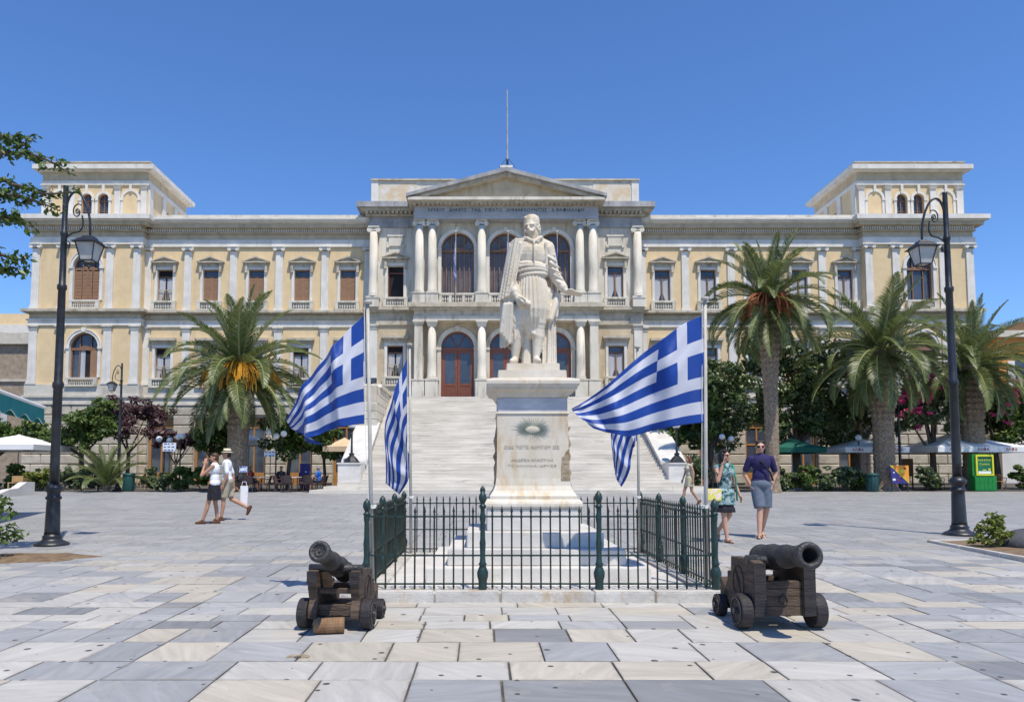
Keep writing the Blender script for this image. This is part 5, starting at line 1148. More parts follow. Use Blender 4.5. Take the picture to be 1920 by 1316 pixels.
# ================================================================ CANNONS
def cannon(label, loc, rz, elev, pivot_z, solid_front, sc=.93, br=1.):
    t = thing('cannon', label, 'cannon', loc, rz, 'old iron cannons on wooden carriages'); t.scale = (sc,)*3
    def cheek(s):
        x0, x1 = sorted((s*.17, s*.265)); b = MB()
        b.prismx([(-.33,.115),(.12,.115),(.46,.13),(.50,.20),(.50,.345),(.47,.36),(.42,.30),(.36,.29),(.30,.36),(.30,.44),(.21,.45),(.20,.565),(-.16,.60),(-.19,.575),(-.25,.575),(-.28,.60),(-.34,.59),(-.33,.42),(-.28,.30),(-.33,.20)] if not solid_front else
                 [(-.30,.115),(.46,.13),(.50,.20),(.50,.345),(.47,.36),(.42,.30),(.36,.29),(.30,.36),(.30,.44),(.21,.45),(.20,.585),(-.12,.60),(-.15,.575),(-.21,.575),(-.24,.60),(-.33,.585)], x0, x1)
        o = fixn(b.build('cheek', mt['oak'], t)); bevel(o, .008, 1)
        b = MB(); f0 = -.345; b.prismx([(f0,.13),(f0+.012,.13),(f0+.012,.58),(f0,.58)], x0-.004, x1+.004) if solid_front else b.prismx([(-.352,.46),(-.34,.46),(-.335,.59),(-.35,.59)], x0-.004, x1+.004); b.build('iron_facing', mt['oakdark'], o)
        b = MB(); y_ = (-.18 if solid_front else -.22); b.prismx([(y_+.06*cos(a*pi/10), .575+.06*sin(a*pi/10)) for a in range(11)]+[(y_+.045*cos(a*pi/10), .575+.045*sin(a*pi/10)) for a in range(10,-1,-1)], x0-.003, x1+.003)
        fixn(b.build('trunnion_strap', mt['gun'], o))
        for yy, zz in ((.10,.24),(.34,.22)):
            b = MB(); n = 14; xo = s*.268; b.tube([(xo, yy+.028*cos(2*pi*k/n), zz+.034*sin(2*pi*k/n)) for k in range(n+1)], .006, 6); b.build('ring_bolt', mt['gun'], o)
        # carved ring ornament on the outer face
        b = MB(); n = 30; xo = s*.266; b.tube([(xo, .02+.125*cos(2*pi*k/n), .36+.155*sin(2*pi*k/n)) for k in range(n+1)], .008, 6)
        for a in range(5): b.tube([(xo, .02+.02*a-.05, .28+.03*a), (xo, .05+.02*a-.05, .33+.03*a), (xo, .02+.02*a-.03, .40+.02*a)], .007, 5)
        b.build('carving', mt['oakdark'], o)
    for s in (-1, 1): cheek(s)
    def wheel(x, y_, r, w):
        b = MB(); n = 28; prof = [(r*.97, -w/2), (r, -w/2+.01), (r, w/2-.01), (r*.97, w/2)]
        vs_, fs = [], []
        for rr, xx in prof:
            for k in range(n): a = 2*pi*k/n; vs_.append((x+xx, y_+rr*cos(a), r+rr*sin(a)))
        for i in range(3):
            for k in range(n): fs.append((i*n+k, i*n+(k+1)%n, (i+1)*n+(k+1)%n, (i+1)*n+k))
        fs += [tuple(range(n-1,-1,-1)), tuple(3*n+k for k in range(n))]; b.add(vs_, fs); o = fixn(b.build('wheel', mt['oakdark'], t))
        s = 1 if x > 0 else -1; xo = x+s*w/2
        b = MB(); b.tube([(xo+s*.004, y_+r*.74*cos(2*pi*k/24), r+r*.74*sin(2*pi*k/24)) for k in range(25)], .008, 6); b.tube([(xo-s*.01, y_, r), (xo+s*.03, y_, r)], [.034,.026], 12)
        for k in range(6): a = 2*pi*k/6+.3; b.ell((xo+s*.002, y_+r*.55*cos(a), r+r*.55*sin(a)), (.008,.013,.013), 8)
        b.build('hub_ironwork', mt['gun'], o)
    for s in (-1, 1): wheel(s*.325, -.20, .152, .10); wheel(s*.315, .37, .105, .075)
    b = MB(); b.tube([(-.38,-.20,.152),(.38,-.20,.152)], .036, 12); b.build('axle', mt['oakdark'], t); b = MB(); b.tube([(-.36,.37,.105),(.36,.37,.105)], .03, 12); b.build('axle', mt['oakdark'], t)
    boards = ((.125,.205),(.207,.29),(.292,.355),(.357,.42)) if solid_front else ((.14,.19),(.192,.25),(.36,.41))
    for z0, z1 in boards:
        b = MB(); y_ = -.30 if solid_front else -.27; b.box(-.168, .168, y_, y_+.06, z0, z1); bevel(b.build('front_board', mt['oak'], t), .004, 1)
    b = MB(); b.box(-.168, .168, -.1, .46, .135, .20); b.build('bed_board', mt['oak'], t)
    b = MB(); b.box(-.168, .168, .18, .30, .30, .40); b.build('rear_transom', mt['oak'], t)
    if solid_front:
        b = MB(); n = 18; b.tube([(.0+.034*cos(2*pi*k/n), -.307, .26+.04*sin(2*pi*k/n)) for k in range(n+1)], .006, 6); b.ell((0,-.305,.305), (.012,.012,.012), 8); b.build('front_ring', mt['gun'], t)
        b = MB(); b.box(.10, .128, -.3045, -.3005, .14, .42); 
    # barrel: muzzle at -Y
    L_ = [(.0,.60,.03),(.012,.60,.052),(.03,.59,.058),(.05,.575,.045),(.07,.56,.03),(.085,.555,.11),(.10,.55,.128),(.13,.548,.134),(.15,.535,.128),(.36,.53,.122),(.365,.528,.130),(.385,.525,.130),(.39,.52,.119),(.62,.5,.108),(.625,.5,.115),(.645,.5,.115),(.65,.5,.106),(.90,.5,.092),(.905,.5,.103),(.93,.5,.103),(.935,.5,.092),(.98,.5,.104),(1.02,.5,.122),(1.045,.5,.126),(1.06,.5,.122),(1.075,.5,.112),(1.078,.5,.078),(1.05,.5,.066),(.85,.5,.062),(.84,.5,.001)]
    n = 32; vs_, fs = [], []; cen = .60
    for y_, _, r in L_:
        for k in range(n): a = 2*pi*k/n; vs_.append((br*r*cos(a), cen-y_-.15, br*r*sin(a)))
    for i in range(len(L_)-1):
        for k in range(n): fs.append((i*n+k, i*n+(k+1)%n, (i+1)*n+(k+1)%n, (i+1)*n+k))
    fs.append(tuple(range(n-1,-1,-1)))
    b = MB(); b.add(vs_, fs); b.tube([(-.275,0,-.03),(.275,0,-.03)], .04, 14); o = fixn(b.build('barrel', mt['gun'], t, True))
    if not solid_front:
        b = MB(); n_ = 24; b.add([(0,-.606,0)]+[(.082*cos(2*pi*q_/n_),-.612,.082*sin(2*pi*q_/n_)) for q_ in range(n_)], [(0,1+q_,1+(q_+1)%n_) for q_ in range(n_)]); b.tube([(.045*cos(2*pi*q_/n_),-.612,.045*sin(2*pi*q_/n_)) for q_ in range(n_+1)], .006, 5); b.ell((0,-.61,0), (.014,.014,.014), 8); b.build('muzzle_plug', mt['gun'], o)
    o.location = (0, -.20 if solid_front else -.23, pivot_z); o.rotation_euler = (-elev, 0, 0)
    return t
cannon('iron cannon pointing up to the left, left of the railing', (-1.19, 6.28, gz(6.28)), radians(-5), radians(19), .64, False, .81, .84)
cannon('iron cannon with boarded front and open muzzle, right of the railing', (2.44, 6.32, gz(6.3)), radians(2), radians(7), .62, True, .94, .90)
lg = MB(); lg.tube([(-.11,0,.062),(.0,0,.064),(.13,.01,.064)], [.058,.062,.063], 16); log = lg.build('chock_log', mt['oaklight'], None, False, (-1.24, 5.94, gz(5.94))); log.rotation_euler = (0,0,radians(8))
tag(log, 'short round log wedged under the left cannon', 'log')

# ================================================================ PALMS
def frond_mesh(e0, bend, L_=1.0, n=70, width=.17, seed=0, up=.5):
    rr = random.Random(seed); pts = []; p = Vector((0,0,0)); e = e0; ds = L_/24
    for i in range(25):
        pts.append(p.copy()); p = p+Vector((cos(e), 0, sin(e)))*ds; e -= bend/24*(.4+1.2*i/24)
    b = MB(); b.tube(pts, [.013*(1-.85*i/24)+.002 for i in range(25)], 4); nr = len(b.f)
    for k in range(n):
        t = .10+.90*k/(n-1); x = t*24; i = min(int(x), 23); q = pts[i].lerp(pts[i+1], x-i); tg = (pts[min(i+1,24)]-pts[max(i-1,0)]).normalized()
        nrm = Vector((-tg.z, 0, tg.x)); ln = width*(sin(pi*min(1, .18+.80*t))**.7)*(1 if t < .95 else .8)*rr.uniform(.9,1.1)
        for s in (-1, 1):
            fw = .55+.35*t; d = (tg*fw+Vector((0,s,0))*(1-.35*t)+nrm*(up*rr.uniform(.6,1.2)*(1-.4*t))).normalized()
            d2 = (d+Vector((0,0,-.35))).normalized(); w = .0042+.002*rr.random()
            wd_ = tg.cross(d).cross(d).normalized()*w if tg.cross(d).length > .01 else tg*w
            m_ = q+d*ln*.55; e_ = m_+d2*ln*.45
            b.add([q-wd_*.6, q+wd_*.6, m_+wd_, m_-wd_, e_], [(0,1,2,3),(3,2,4)])
    me = bpy.data.meshes.new('frond'); me.from_pydata(b.v, [], b.f); me.materials.append(mt['frond']); me.materials.append(mt['rachis'])
    me.polygons.foreach_set('material_index', [1]*nr+[0]*(len(b.f)-nr)); me.update(); return me
FR = [(e, [frond_mesh(radians(e), radians(bd), seed=e+k*100+500, width=.155+.02*k) for k, bd in enumerate((bd0, bd0+25))]) for e, bd0 in ((86,12),(74,30),(62,45),(50,62),(36,72),(20,80),(4,82),(-14,72),(-34,50),(-55,28))]
def palm(label, loc, h, r0, r1, L_, nf, lo, seed, dates=None, ndate=0, bulge=1.25, name='palm_tree', trunk=True):
    rr = random.Random(seed); t = thing(name, label, 'palm tree', loc, 0, 'palm trees along the square')
    if trunk:
        nz, na = 110, 40; vs_, fs = [], []
        for i in range(nz+1):
            v = i/nz; z = v*h; r = r0+(r1-r0)*v
            if v < .05: r *= 1+.35*(1-v/.05)
            tb = max(0, (v-.58)/.42); r *= 1+(bulge-1)*sin(pi*min(1, tb*.9)**.8) if tb > 0 else 1
            for k in range(na):
                a = 2*pi*k/na; sc_ = 1 if v > .5 else .35
                q1 = sin(a*6+z*9.5); q2 = sin(a*6-z*9.5+1)
                vs_.append(((r+r0*.17*sc_*max(q1*q2, -.25)*(1+tb))*cos(a), (r+r0*.17*sc_*max(q1*q2, -.25)*(1+tb))*sin(a), z))
        for i in range(nz):
            for k in range(na): fs.append((i*na+k, i*na+(k+1)%na, (i+1)*na+(k+1)%na, (i+1)*na+k))
        fs.append(tuple(nz*na+k for k in range(na)))
        b = MB(); b.add(vs_, fs); b.build('trunk', mt['palmbark'], t)
    crown = bpy.data.objects.new('crown', None); COL.objects.link(crown); crown.parent = t; crown.location = (0,0,h-.02); crown.empty_display_size = .2
    for k in range(nf):
        f = (k+.5)/nf; e = 86+(lo-86)*f**.9+rr.uniform(-6,6); fm = min(FR, key=lambda q_: abs(q_[0]-e))
        o = bpy.data.objects.new('frond', fm[1][rr.randrange(2)]); COL.objects.link(o); o.parent = crown
        az = k*2.39996+rr.uniform(-.2,.2); o.rotation_euler = (rr.uniform(-.25,.25), 0, az); s_ = L_*rr.uniform(.86,1.08)*(1 if e > -20 else .9); o.scale = (s_,)*3
        o.location = (.10*cos(az)*r1/.3, .10*sin(az)*r1/.3, .12*(1-2*f))
    if dates:
        for k in range(ndate):
            az = 2*pi*k/ndate+rr.uniform(-.3,.3); b = MB()
            for j in range(44):
                a2 = az+rr.uniform(-.35,.35); e = rr.uniform(.25,.75); p = Vector((0,0,.0)); pts = [p.copy()]; l_ = L_*rr.uniform(.32,.52)
                for i in range(7):
                    p = p+Vector((cos(a2)*cos(e), sin(a2)*cos(e), sin(e)))*l_/6; e -= .30; pts.append(p.copy())
                b.tube(pts, [.016]*3+[.024]*5, 4)
            b.build('date_cluster', mt[dates], crown)
    return t
palm('broad palm with orange date clusters in front of the left wing', (-12.75, 38.0, gz(38)), 6.3, .50, .52, 4.5, 64, -54, 3, 'date', 10, 1.30)
palm('tallest slim palm right of the front flag with reddish date clusters', (14.35, 36.2, gz(36.2)), 9.5, .30, .36, 3.75, 66, -58, 5, 'datered', 6, 1.25)
palm('stout palm behind the diagonal poster board', (21.2, 38.6, gz(38.6)), 7.4, .52, .50, 4.3, 62, -52, 8, None, 0, 1.30)
palm('stout palm behind the green kiosk at the right edge', (27.3, 40.6, gz(40.6)), 6.9, .56, .52, 4.2, 62, -52, 12, None, 0, 1.25)
yp = palm('small young palm growing beside the far lamp post and green bin', (-19.5, 38.0, gz(38)), .3, .16, .18, 2.5, 24, 30, 21)

# ================================================================ BROADLEAF TREES AND SHRUBS
def leaf_quads(centers, radii, n, size, seed, flat=.0, shell=.55):
    g = np.random.default_rng(seed); centers = np.array(centers, float); radii = np.array(radii, float)
    w = radii.prod(1)**(2/3.); idx = g.choice(len(centers), n, p=w/w.sum())
    d = g.normal(size=(n,3)); d /= np.linalg.norm(d, axis=1)[:,None]; rad = shell+(1-shell)*g.random(n); rad *= .82+.36*g.random(n)
    P = centers[idx]+d*radii[idx]*rad[:,None]
    # orientation: roughly facing outwards and up
    nrm = d*.6+np.array([0,0,.6])+g.normal(size=(n,3))*.55; nrm /= np.linalg.norm(nrm, axis=1)[:,None]
    a = np.cross(nrm, g.normal(size=(n,3))); a /= np.linalg.norm(a, axis=1)[:,None]; b = np.cross(nrm, a)
    s = size*(.6+.8*g.random(n))[:,None]; a = a*s; b = b*s*.45
    return np.stack([P-a, P+b*1.0-a*.1, P+a, P-b-a*.1], 1)
def clumps(blobs, per, seed, sc=.34):
    """scatter leaf clumps over big crown blobs -> uneven outline with gaps"""
    g = random.Random(seed); C, R_ = [], []
    for (c, r) in blobs:
        for k in range(per):
            v = Vector((g.gauss(0,1), g.gauss(0,1), g.gauss(0,1))).normalized()*(g.random()**.45)
            C.append((c[0]+v.x*r[0], c[1]+v.y*r[1], c[2]+v.z*r[2])); m_ = min(r)*sc*g.uniform(.7,1.35); R_.append((m_*1.15, m_*1.15, m_*.8))
    return C, R_
def tree(label, loc, blobs, trunk_h, tr, leaf, n, size, seed, per=26, name='broadleaf_tree', cat='tree', flowers=None, limbs=6, group=None, sc=.34):
    t = thing(name, label, cat, loc, 0, group); g = random.Random(seed)
    top = Vector((g.uniform(-.15,.15), 0, trunk_h)); b = MB(); b.tube([(0,0,-.05),(.02,0,trunk_h*.5),top], [tr*1.25, tr, tr*.85], 10)
    C, R_ = clumps(blobs, per, seed, sc)
    for k in range(limbs):
        c = Vector(C[g.randrange(len(C))]); m_ = top.lerp(c, .5)+Vector((0,0,-.15)); b.tube([top-Vector((0,0,.1)), m_, c], [tr*.6, tr*.35, tr*.12], 7)
    b.build('trunk', mt['bark'], t)
    me = quadmesh(leaf_quads(C, R_, n, size, seed), 'crown'); mk('crown', me, mt[leaf], t)
    if flowers:
        fc, fr_ = [], []
        for k in range(flowers):
            (bc, br_) = blobs[g.randrange(len(blobs))]; v = Vector((g.uniform(-1,1), g.uniform(-1,-.25), g.uniform(-.35,1))).normalized()
            fc.append((bc[0]+v.x*br_[0]*1.05, bc[1]+v.y*br_[1]*1.12, bc[2]+v.z*br_[2]*1.05)); q_ = g.uniform(.12,.26); fr_.append((q_*1.3,q_,q_))
        mk('blossoms', quadmesh(leaf_quads(fc, fr_, flowers*40, .085, seed+1, shell=.2), 'blossoms'), mt['flower'], t)
    return t
G_R = 'dark trees on the right of the square'
tree('dark dense tree just right of the staircase behind the walking girl', (10.9, 41.5, gz(41.5)), [((0,0,3.7),(2.0,1.6,1.5)), ((1.2,0,4.3),(1.6,1.4,1.4))], 2.2, .16, 'leaf_mid', 5200, .15, 31, group=G_R)
tree('tall dark glossy tree between the flag and the tall palm', (13.2, 42.0, gz(42)), [((0,0,4.6),(2.1,1.8,2.2)), ((.8,.2,6.2),(1.6,1.5,1.3)), ((-1.0,0,3.6),(1.5,1.4,1.2))], 2.2, .22, 'leaf_dark', 9500, .15, 32, group=G_R)
tree('tallest dark glossy tree right of the tall palm', (18.2, 42.5, gz(42.5)), [((0,0,5.4),(2.6,2.0,2.7)), ((-1.2,.2,7.7),(1.6,1.5,1.6)), ((1.2,0,7.0),(1.6,1.5,1.6)), ((.2,0,3.4),(2.4,1.8,1.0))], 2.4, .26, 'leaf_dark', 13500, .15, 33, group=G_R)
tree('dark tree behind the cream umbrella', (21.8, 43.0, gz(43)), [((0,0,4.2),(2.2,1.8,1.9)), ((1.0,0,5.4),(1.5,1.4,1.1))], 2.2, .2, 'leaf_dark', 7500, .15, 34, group=G_R)
tree('bougainvillea with magenta blossoms behind the right lamp post', (25.6, 41.6, gz(41.6)), [((0,0,4.5),(2.3,1.4,1.5)), ((-.3,0,5.6),(1.4,1.0,.9))], 2.1, .18, 'leaf_pale', 7000, .13, 35, flowers=70, name='bougainvillea')
tree('flowering green tree with a few magenta blossoms at the right edge', (30.2, 43.0, gz(43)), [((0,0,3.9),(2.6,1.8,1.7)), ((1.4,0,5.0),(2.0,1.5,1.3))], 2.1, .2, 'leaf_mid', 8000, .14, 36, flowers=34, group=G_R)
tree('spreading dark tree partly out of frame behind the kiosk', (33.2, 41.0, gz(41)), [((0,0,3.4),(2.4,1.8,1.5))], 2.0, .2, 'leaf_dark', 5200, .15, 37, group=G_R)
G_L = 'trees in front of the left wing'
tree('leafy green tree behind the tall left lamp post', (-22.8, 41.6, gz(41.6)), [((0,0,3.4),(2.0,1.6,1.2)), ((.9,0,4.0),(1.3,1.2,1.0)), ((-1.0,0,3.0),(1.3,1.2,.8))], 2.0, .14, 'leaf_mid', 6000, .14, 41, group=G_L)
tree('dark purple leaved tree in front of the left tower', (-21.6, 44.5, gz(44.5)), [((0,0,4.2),(2.2,1.6,1.3)), ((1.2,0,4.5),(1.6,1.3,.9)), ((-.8,0,4.8),(1.1,1.1,.9))], 2.2, .12, 'leaf_purple', 4600, .13, 42, group=G_L, per=18)
tree('low green tree at the left edge behind the white umbrella', (-28.2, 42.5, gz(42.5)), [((0,0,3.3),(2.4,1.6,1.0)), ((2.0,0,3.2),(1.8,1.4,.9))], 1.9, .14, 'leaf_mid', 5600, .14, 43, group=G_L)
tree('small purple tree left of the walking couple', (-17.6, 42.0, gz(42)), [((0,0,2.75),(1.7,1.2,.75))], 1.5, .07, 'leaf_purple', 2300, .12, 44, per=22, group=G_L)
tree('round clipped citrus tree left of the broad palm', (-14.9, 40.4, gz(40.4)), [((0,0,2.9),(1.25,1.1,1.0)), ((.2,0,3.2),(1.0,1.0,.8))], 1.7, .09, 'leaf_mid', 4200, .12, 45, group=G_L)
tree('round citrus tree with three globe lamps before it', (-10.7, 40.2, gz(40.2)), [((0,0,3.2),(1.75,1.4,1.3)), ((.9,0,3.3),(1.4,1.2,1.2))], 1.8, .11, 'leaf_mid', 6500, .13, 46, group=G_L)
tree('green tree whose crown shows behind the front left flag', (-8.9, 41.2, gz(41.2)), [((0,0,3.0),(1.3,1.2,1.2))], 1.7, .09, 'leaf_mid', 3600, .13, 47, group=G_L)
b_ = tree('dark round shrub beside the right stair pedestal', (10.75, 38.0, gz(38)), [((0,0,.95),(.85,.8,.85))], .4, .06, 'leaf_dark', 2600, .10, 48, name='shrub', cat='shrub', limbs=4)
def shrub(label, x, y, w, h, leaf, seed, n=1900, size=.105):
    return tree(label, (x, y, gz(y)), [((0,0,h*.54),(w*1.08,w*.75,h*.50))], h*.3, .035, leaf, n, size, seed, per=20, name='shrub', cat='shrub', limbs=4, group='shrubs along the cafe fronts')
where_l = ['oleander shrub right of the broken white wall at the left edge', 'low shrub beside the left lamp post', 'shrub right of the tall left lamp post', 'shrub left of the young palm', 'bushy oleander left of the far lamp post', 'shrub right of the green bin', 'upright shrub under the white notice board', 'grass-like shrub left of the walking couple']
for i, (x, y, w, h, lf) in enumerate(((-25.2,39.2,.75,1.3,'leaf_mid'),(-23.6,39.0,.6,1.35,'leaf_yellow'),(-22.3,39.0,.55,1.2,'leaf_pale'),(-21.3,38.9,.7,1.25,'leaf_pale'),(-20.4,38.9,.7,1.35,'leaf_pale'),(-17.2,38.9,.8,1.2,'leaf_pale'),(-16.0,38.7,.65,1.35,'leaf_mid'),(-14.75,38.2,.55,1.25,'leaf_mid'))):
    shrub(where_l[i], x, y, w, h, lf, 60+i)
where_r = ['first oleander shrub right of the tall palm', 'second oleander shrub right of the tall palm', 'pale oleander below the dark green umbrella', 'oleander left of the right litter bin', 'dusty shrub beside the right litter bin', 'pale shrub right of the poster board', 'low shrub between far lamp post and right lamp post', 'shrub right of the green kiosk', 'shrub at the right edge of the cafe']
for i, (x, y, w, h, lf) in enumerate(((15.8,38.7,.8,1.15,'leaf_pale'),(16.9,38.6,.8,1.2,'leaf_mid'),(18.0,38.7,.85,1.25,'leaf_pale'),(19.1,38.7,.75,1.25,'leaf_pale'),(20.0,38.9,.6,1.0,'leaf_mid'),(23.9,39.4,.6,1.3,'leaf_pale'),(24.6,40.0,.5,.8,'leaf_mid'),(30.0,40.8,.6,1.4,'leaf_mid'),(31.5,40.6,.7,1.3,'leaf_pale'))):
    shrub(where_r[i], x, y, w, h, lf, 80+i)
# plane tree out of frame at the left: only its outer branches reach into the picture
pt = thing('plane_tree', 'branches of a broadleaf tree reaching in at the upper left edge', 'tree', (-9.4, 10.2, gz(10.2)))
b = MB(); b.tube([(0,0,-.05),(.05,0,2.2),(.3,0,3.6)], [.22,.17,.14], 12)
br = [
    ((.3,0,3.4), (2.23,0.00,5.60), (2.67,0.05,5.83), (3.04,0.10,5.78), (3.39,0.15,5.58)),
    ((.3,0,3.4), (2.23,0.00,5.26), (2.67,0.05,5.36), (3.04,0.10,5.26), (3.42,0.15,5.30)),
    ((.3,0,3.4), (2.15,0.00,5.00), (2.60,0.05,5.21), (2.97,0.10,5.14), (3.28,0.15,5.02)),
    ((.3,0,3.4), (2.15,0.00,4.70), (2.52,0.05,4.89), (2.72,0.10,4.85), (2.81,0.15,4.76)),
    ((.3,0,3.4), (2.08,0.00,4.33), (2.37,0.05,4.39), (2.67,0.10,4.30), (2.81,0.15,4.32)),
    ((.3,0,3.4), (2.23,0.00,5.82), (2.56,0.05,6.01), (2.71,0.10,5.97), (2.78,0.15,6.10)),
    ((.3,0,3.4), (2.15,0.00,3.96), (2.45,0.05,4.11), (2.67,0.10,4.17), (2.75,0.15,4.11)),
    ((.2,0,3.3), (-.6,.3,4.4), (-1.4,.6,5.2), (-2.0,.6,5.6))]
C_, R2 = [], []; gg = random.Random(5)
for bp_ in br:
    pts = [catmull([Vector(p) for p in bp_], i/20) for i in range(21)]; b.tube(pts, [.05*(1-i/21)+.004 for i in range(21)], 7)
    for i in range(6, 21):
        for k in range(2): C_.append(pts[i]+Vector((gg.uniform(-.1,.1), gg.uniform(-.15,.15), gg.uniform(-.07,.08)))); s_ = .095 if i < 16 else .07; R2.append((s_*1.2, s_, s_*.75))
b.build('trunk', mt['bark'], pt); Q = leaf_quads(C_, R2, 1700, .046, 77, shell=.2)
mk('crown', quadmesh(Q, 'crown'), mt['leaf_mid'], pt)
# bed with bush at the left edge
bd = MB(); n = 26; bd.add([(0,0,.03)]+[((1.05+.12*sin(5*a)+.06*sin(11*a))*cos(a), (.62+.05*sin(7*a))*sin(a), -.012) for a in [2*pi*k/n for k in range(n)]], [(0, 1+k, 1+(k+1)%n) for k in range(n)])
bo = bd.build('planting_bed', mt['soil'], None, False, (-6.75, 10.75, gz(10.75)+.012)); bo.rotation_euler = (tilt,0,0); bo['kind'] = 'structure'
tree('glossy bush at the lower left edge of the square', (-7.05, 10.5, gz(10.5)), [((-.35,0,.55),(.62,.5,.52)), ((-.5,0,1.1),(.42,.4,.4))], .4, .04, 'leaf_mid', 2600, .045, 91, name='bush', cat='bush', limbs=5)
# planted bed with kerb at the right edge
rb = thing('kerbed_bed', 'planted bed with a low stone kerb at the right edge', 'planting bed', (8.6, 11.8, gz(11.8)))
kp = [(-.75,1.15),(-.85,.1),(-.97,-1.0),(-1.10,-2.2),(-1.2,-3.2)]
for p0, p1 in list(zip(kp, kp[1:]))+[((-.75,1.15),(.5,1.4)),((.5,1.4),(2.4,1.7))]:
    a_ = Vector((*p0,0)); c_ = Vector((*p1,0)); d_ = (c_-a_).normalized(); n_ = Vector((-d_.y, d_.x, 0))*.05; k = MB(); a_ = a_+d_*.004; c_ = c_-d_*.004
    k.add([a_-n_+Vector((0,0,-.12)), c_-n_+Vector((0,0,-.12)), c_+n_+Vector((0,0,-.12)), a_+n_+Vector((0,0,-.12)), a_-n_+Vector((0,0,.05)), c_-n_+Vector((0,0,.05)), c_+n_+Vector((0,0,.05)), a_+n_+Vector((0,0,.05))], [(0,3,2,1),(4,5,6,7),(0,1,5,4),(1,2,6,5),(2,3,7,6),(3,0,4,7)]); bevel(k.build('kerb_stone', mt['kerbst'], rb), .01)
k = MB(); k.add([(-.75,1.15,.03),(-1.2,-3.2,.03),(4,-3.2,.03),(4,1.8,.03),(.5,1.4,.03)], [(0,1,2,3,4)]); k.build('soil', mt['soil'], rb)
tree('yellow green shrub in the kerbed bed beside the right lamp post', (8.22, 11.95, gz(11.95)+.03), [((0,0,.20),(.36,.26,.17)), ((.02,0,.38),(.17,.17,.17)), ((.28,0,.17),(.16,.15,.12))], .15, .015, 'leaf_yellow', 900, .042, 92, name='bush', cat='bush', limbs=5, sc=.3)
k = MB(); k.ell((0,0,.02), (.62,.5,.28), 24); dk = k.build('boulder', M('dark_rock', (.05,.052,.06), (.10,.10,.11), 5, .7, .5, 12), None, True, (9.05, 12.0, gz(12)+.03)); tag(dk, 'dark rounded boulder in the bed at the right edge', 'boulder')
# broken white garden wall at the left edge of the square
k = MB(); k.prismx([(0,-.05),(3.2,-.05),(3.2,.62),(2.4,.62),(1.6,.35),(.9,.32),(0,.15)], -.16, .16); gw = fixn(k.build('garden_wall', mt['farwhite'], None, False, (-20.6, 31.0, gz(31)))); gw.rotation_euler = (0,0,radians(8)); tag(gw, 'low broken white wall at the left edge of the square', 'wall')
# ================================================================ CAFE FURNITURE
def chair(label, loc, rz, mat_, grp):
    t = thing('cafe_chair', label, 'chair', loc, rz, grp)
    b = MB(); b.box(-.24,.24,-.24,.22,.40,.45); bevel(b.build('seat', mt[mat_], t), .02, 1)
    b = MB(); n = 12; pts = [(-.27+.54*i/n, .20+.07*sin(pi*i/n)) for i in range(n+1)]
    for (x0, y0), (x1, y1) in zip(pts, pts[1:]):
        b.add([(x0,y0,.45),(x1,y1,.45),(x1,y1+.10,.86-.10*abs(x1/.27)**3),(x0,y0+.10,.86-.10*abs(x0/.27)**3),(x0,y0+.03,.45),(x1,y1+.03,.45),(x1,y1+.13,.86-.10*abs(x1/.27)**3),(x0,y0+.13,.86-.10*abs(x0/.27)**3)], [(0,1,2,3),(7,6,5,4),(3,2,6,7)])
    b.build('backrest', mt[mat_], t)
    for s in (-1, 1):
        b = MB(); b.tube([(s*.25,-.22,.44),(s*.27,-.20,.64),(s*.27,.05,.66),(s*.26,.22,.62)], .018, 6); b.build('armrest', mt[mat_], t)
        b = MB(); b.tube([(s*.22,-.21,.42),(s*.23,-.23,0)], .017, 6); b.build('leg', mt[mat_], t); b = MB(); b.tube([(s*.22,.19,.42),(s*.24,.25,0)], .017, 6); b.build('leg', mt[mat_], t)
    return t
def table(label, loc, grp, sz=.36):
    t = thing('cafe_table', label, 'table', loc, 0, grp)
    b = MB(); b.box(-sz,sz,-sz,sz,.72,.75); bevel(b.build('table_top', mt['tabletop'], t), .006, 1)
    b = MB(); b.tube([(0,0,.03),(0,0,.72)], .028, 8); b.build('column', mt['iron'], t); b = MB(); b.box(-.25,.25,-.03,.03,0,.03); b.box(-.03,.03,-.25,.25,.0005,.0305); b.build('foot', mt['iron'], t); return t
ORD = ['first','second','third','fourth','fifth','sixth','seventh','eighth','ninth','tenth','eleventh','twelfth','thirteenth','fourteenth','fifteenth','sixteenth']
def chairs(spots, mat_, label, grp):
    c0 = None
    for k_, (x, y, rz) in enumerate(sorted(spots, key=lambda q_: q_[0])):
        lb = label % ORD[k_]
        if c0 is None: c0 = chair(lb, (x, y, gz(y)), rz, mat_, grp)
        else: dup(c0, (x, y, gz(y)), rz, lb)
sp = [(-12.2,37.6,1.4),(-11.2,37.6,-1.4),(-12.2,38.6,1.5),(-11.1,38.7,-1.6),(-10.35,37.5,1.5),(-9.25,37.6,-1.5),(-10.3,38.5,1.6),(-9.2,38.6,-1.4),(-8.55,38.1,-1.7),(-8.6,39.0,-1.5),(-10.9,39.6,0),(-9.6,39.7,.2),(-11.75,36.95,3.1),(-9.85,36.95,3.2),(-8.75,37.1,2.8),(-12.6,37.1,2.6)]
chairs(sp, 'wicker', 'dark woven cafe chair, %s from the left beside the staircase', 'dark cafe chairs left of the stairs')
t0_ = None
for (x, y), w_ in zip(((-11.7,37.6),(-11.65,38.65),(-9.8,37.55),(-9.75,38.55)), ('front left','back left','front right','back right')):
    lb = 'grey topped cafe table, %s of the four left of the staircase' % w_
    if t0_ is None: t0_ = table(lb, (x, y, gz(y)), 'cafe tables left of the stairs')
    else: dup(t0_, (x, y, gz(y)), 0, lb)
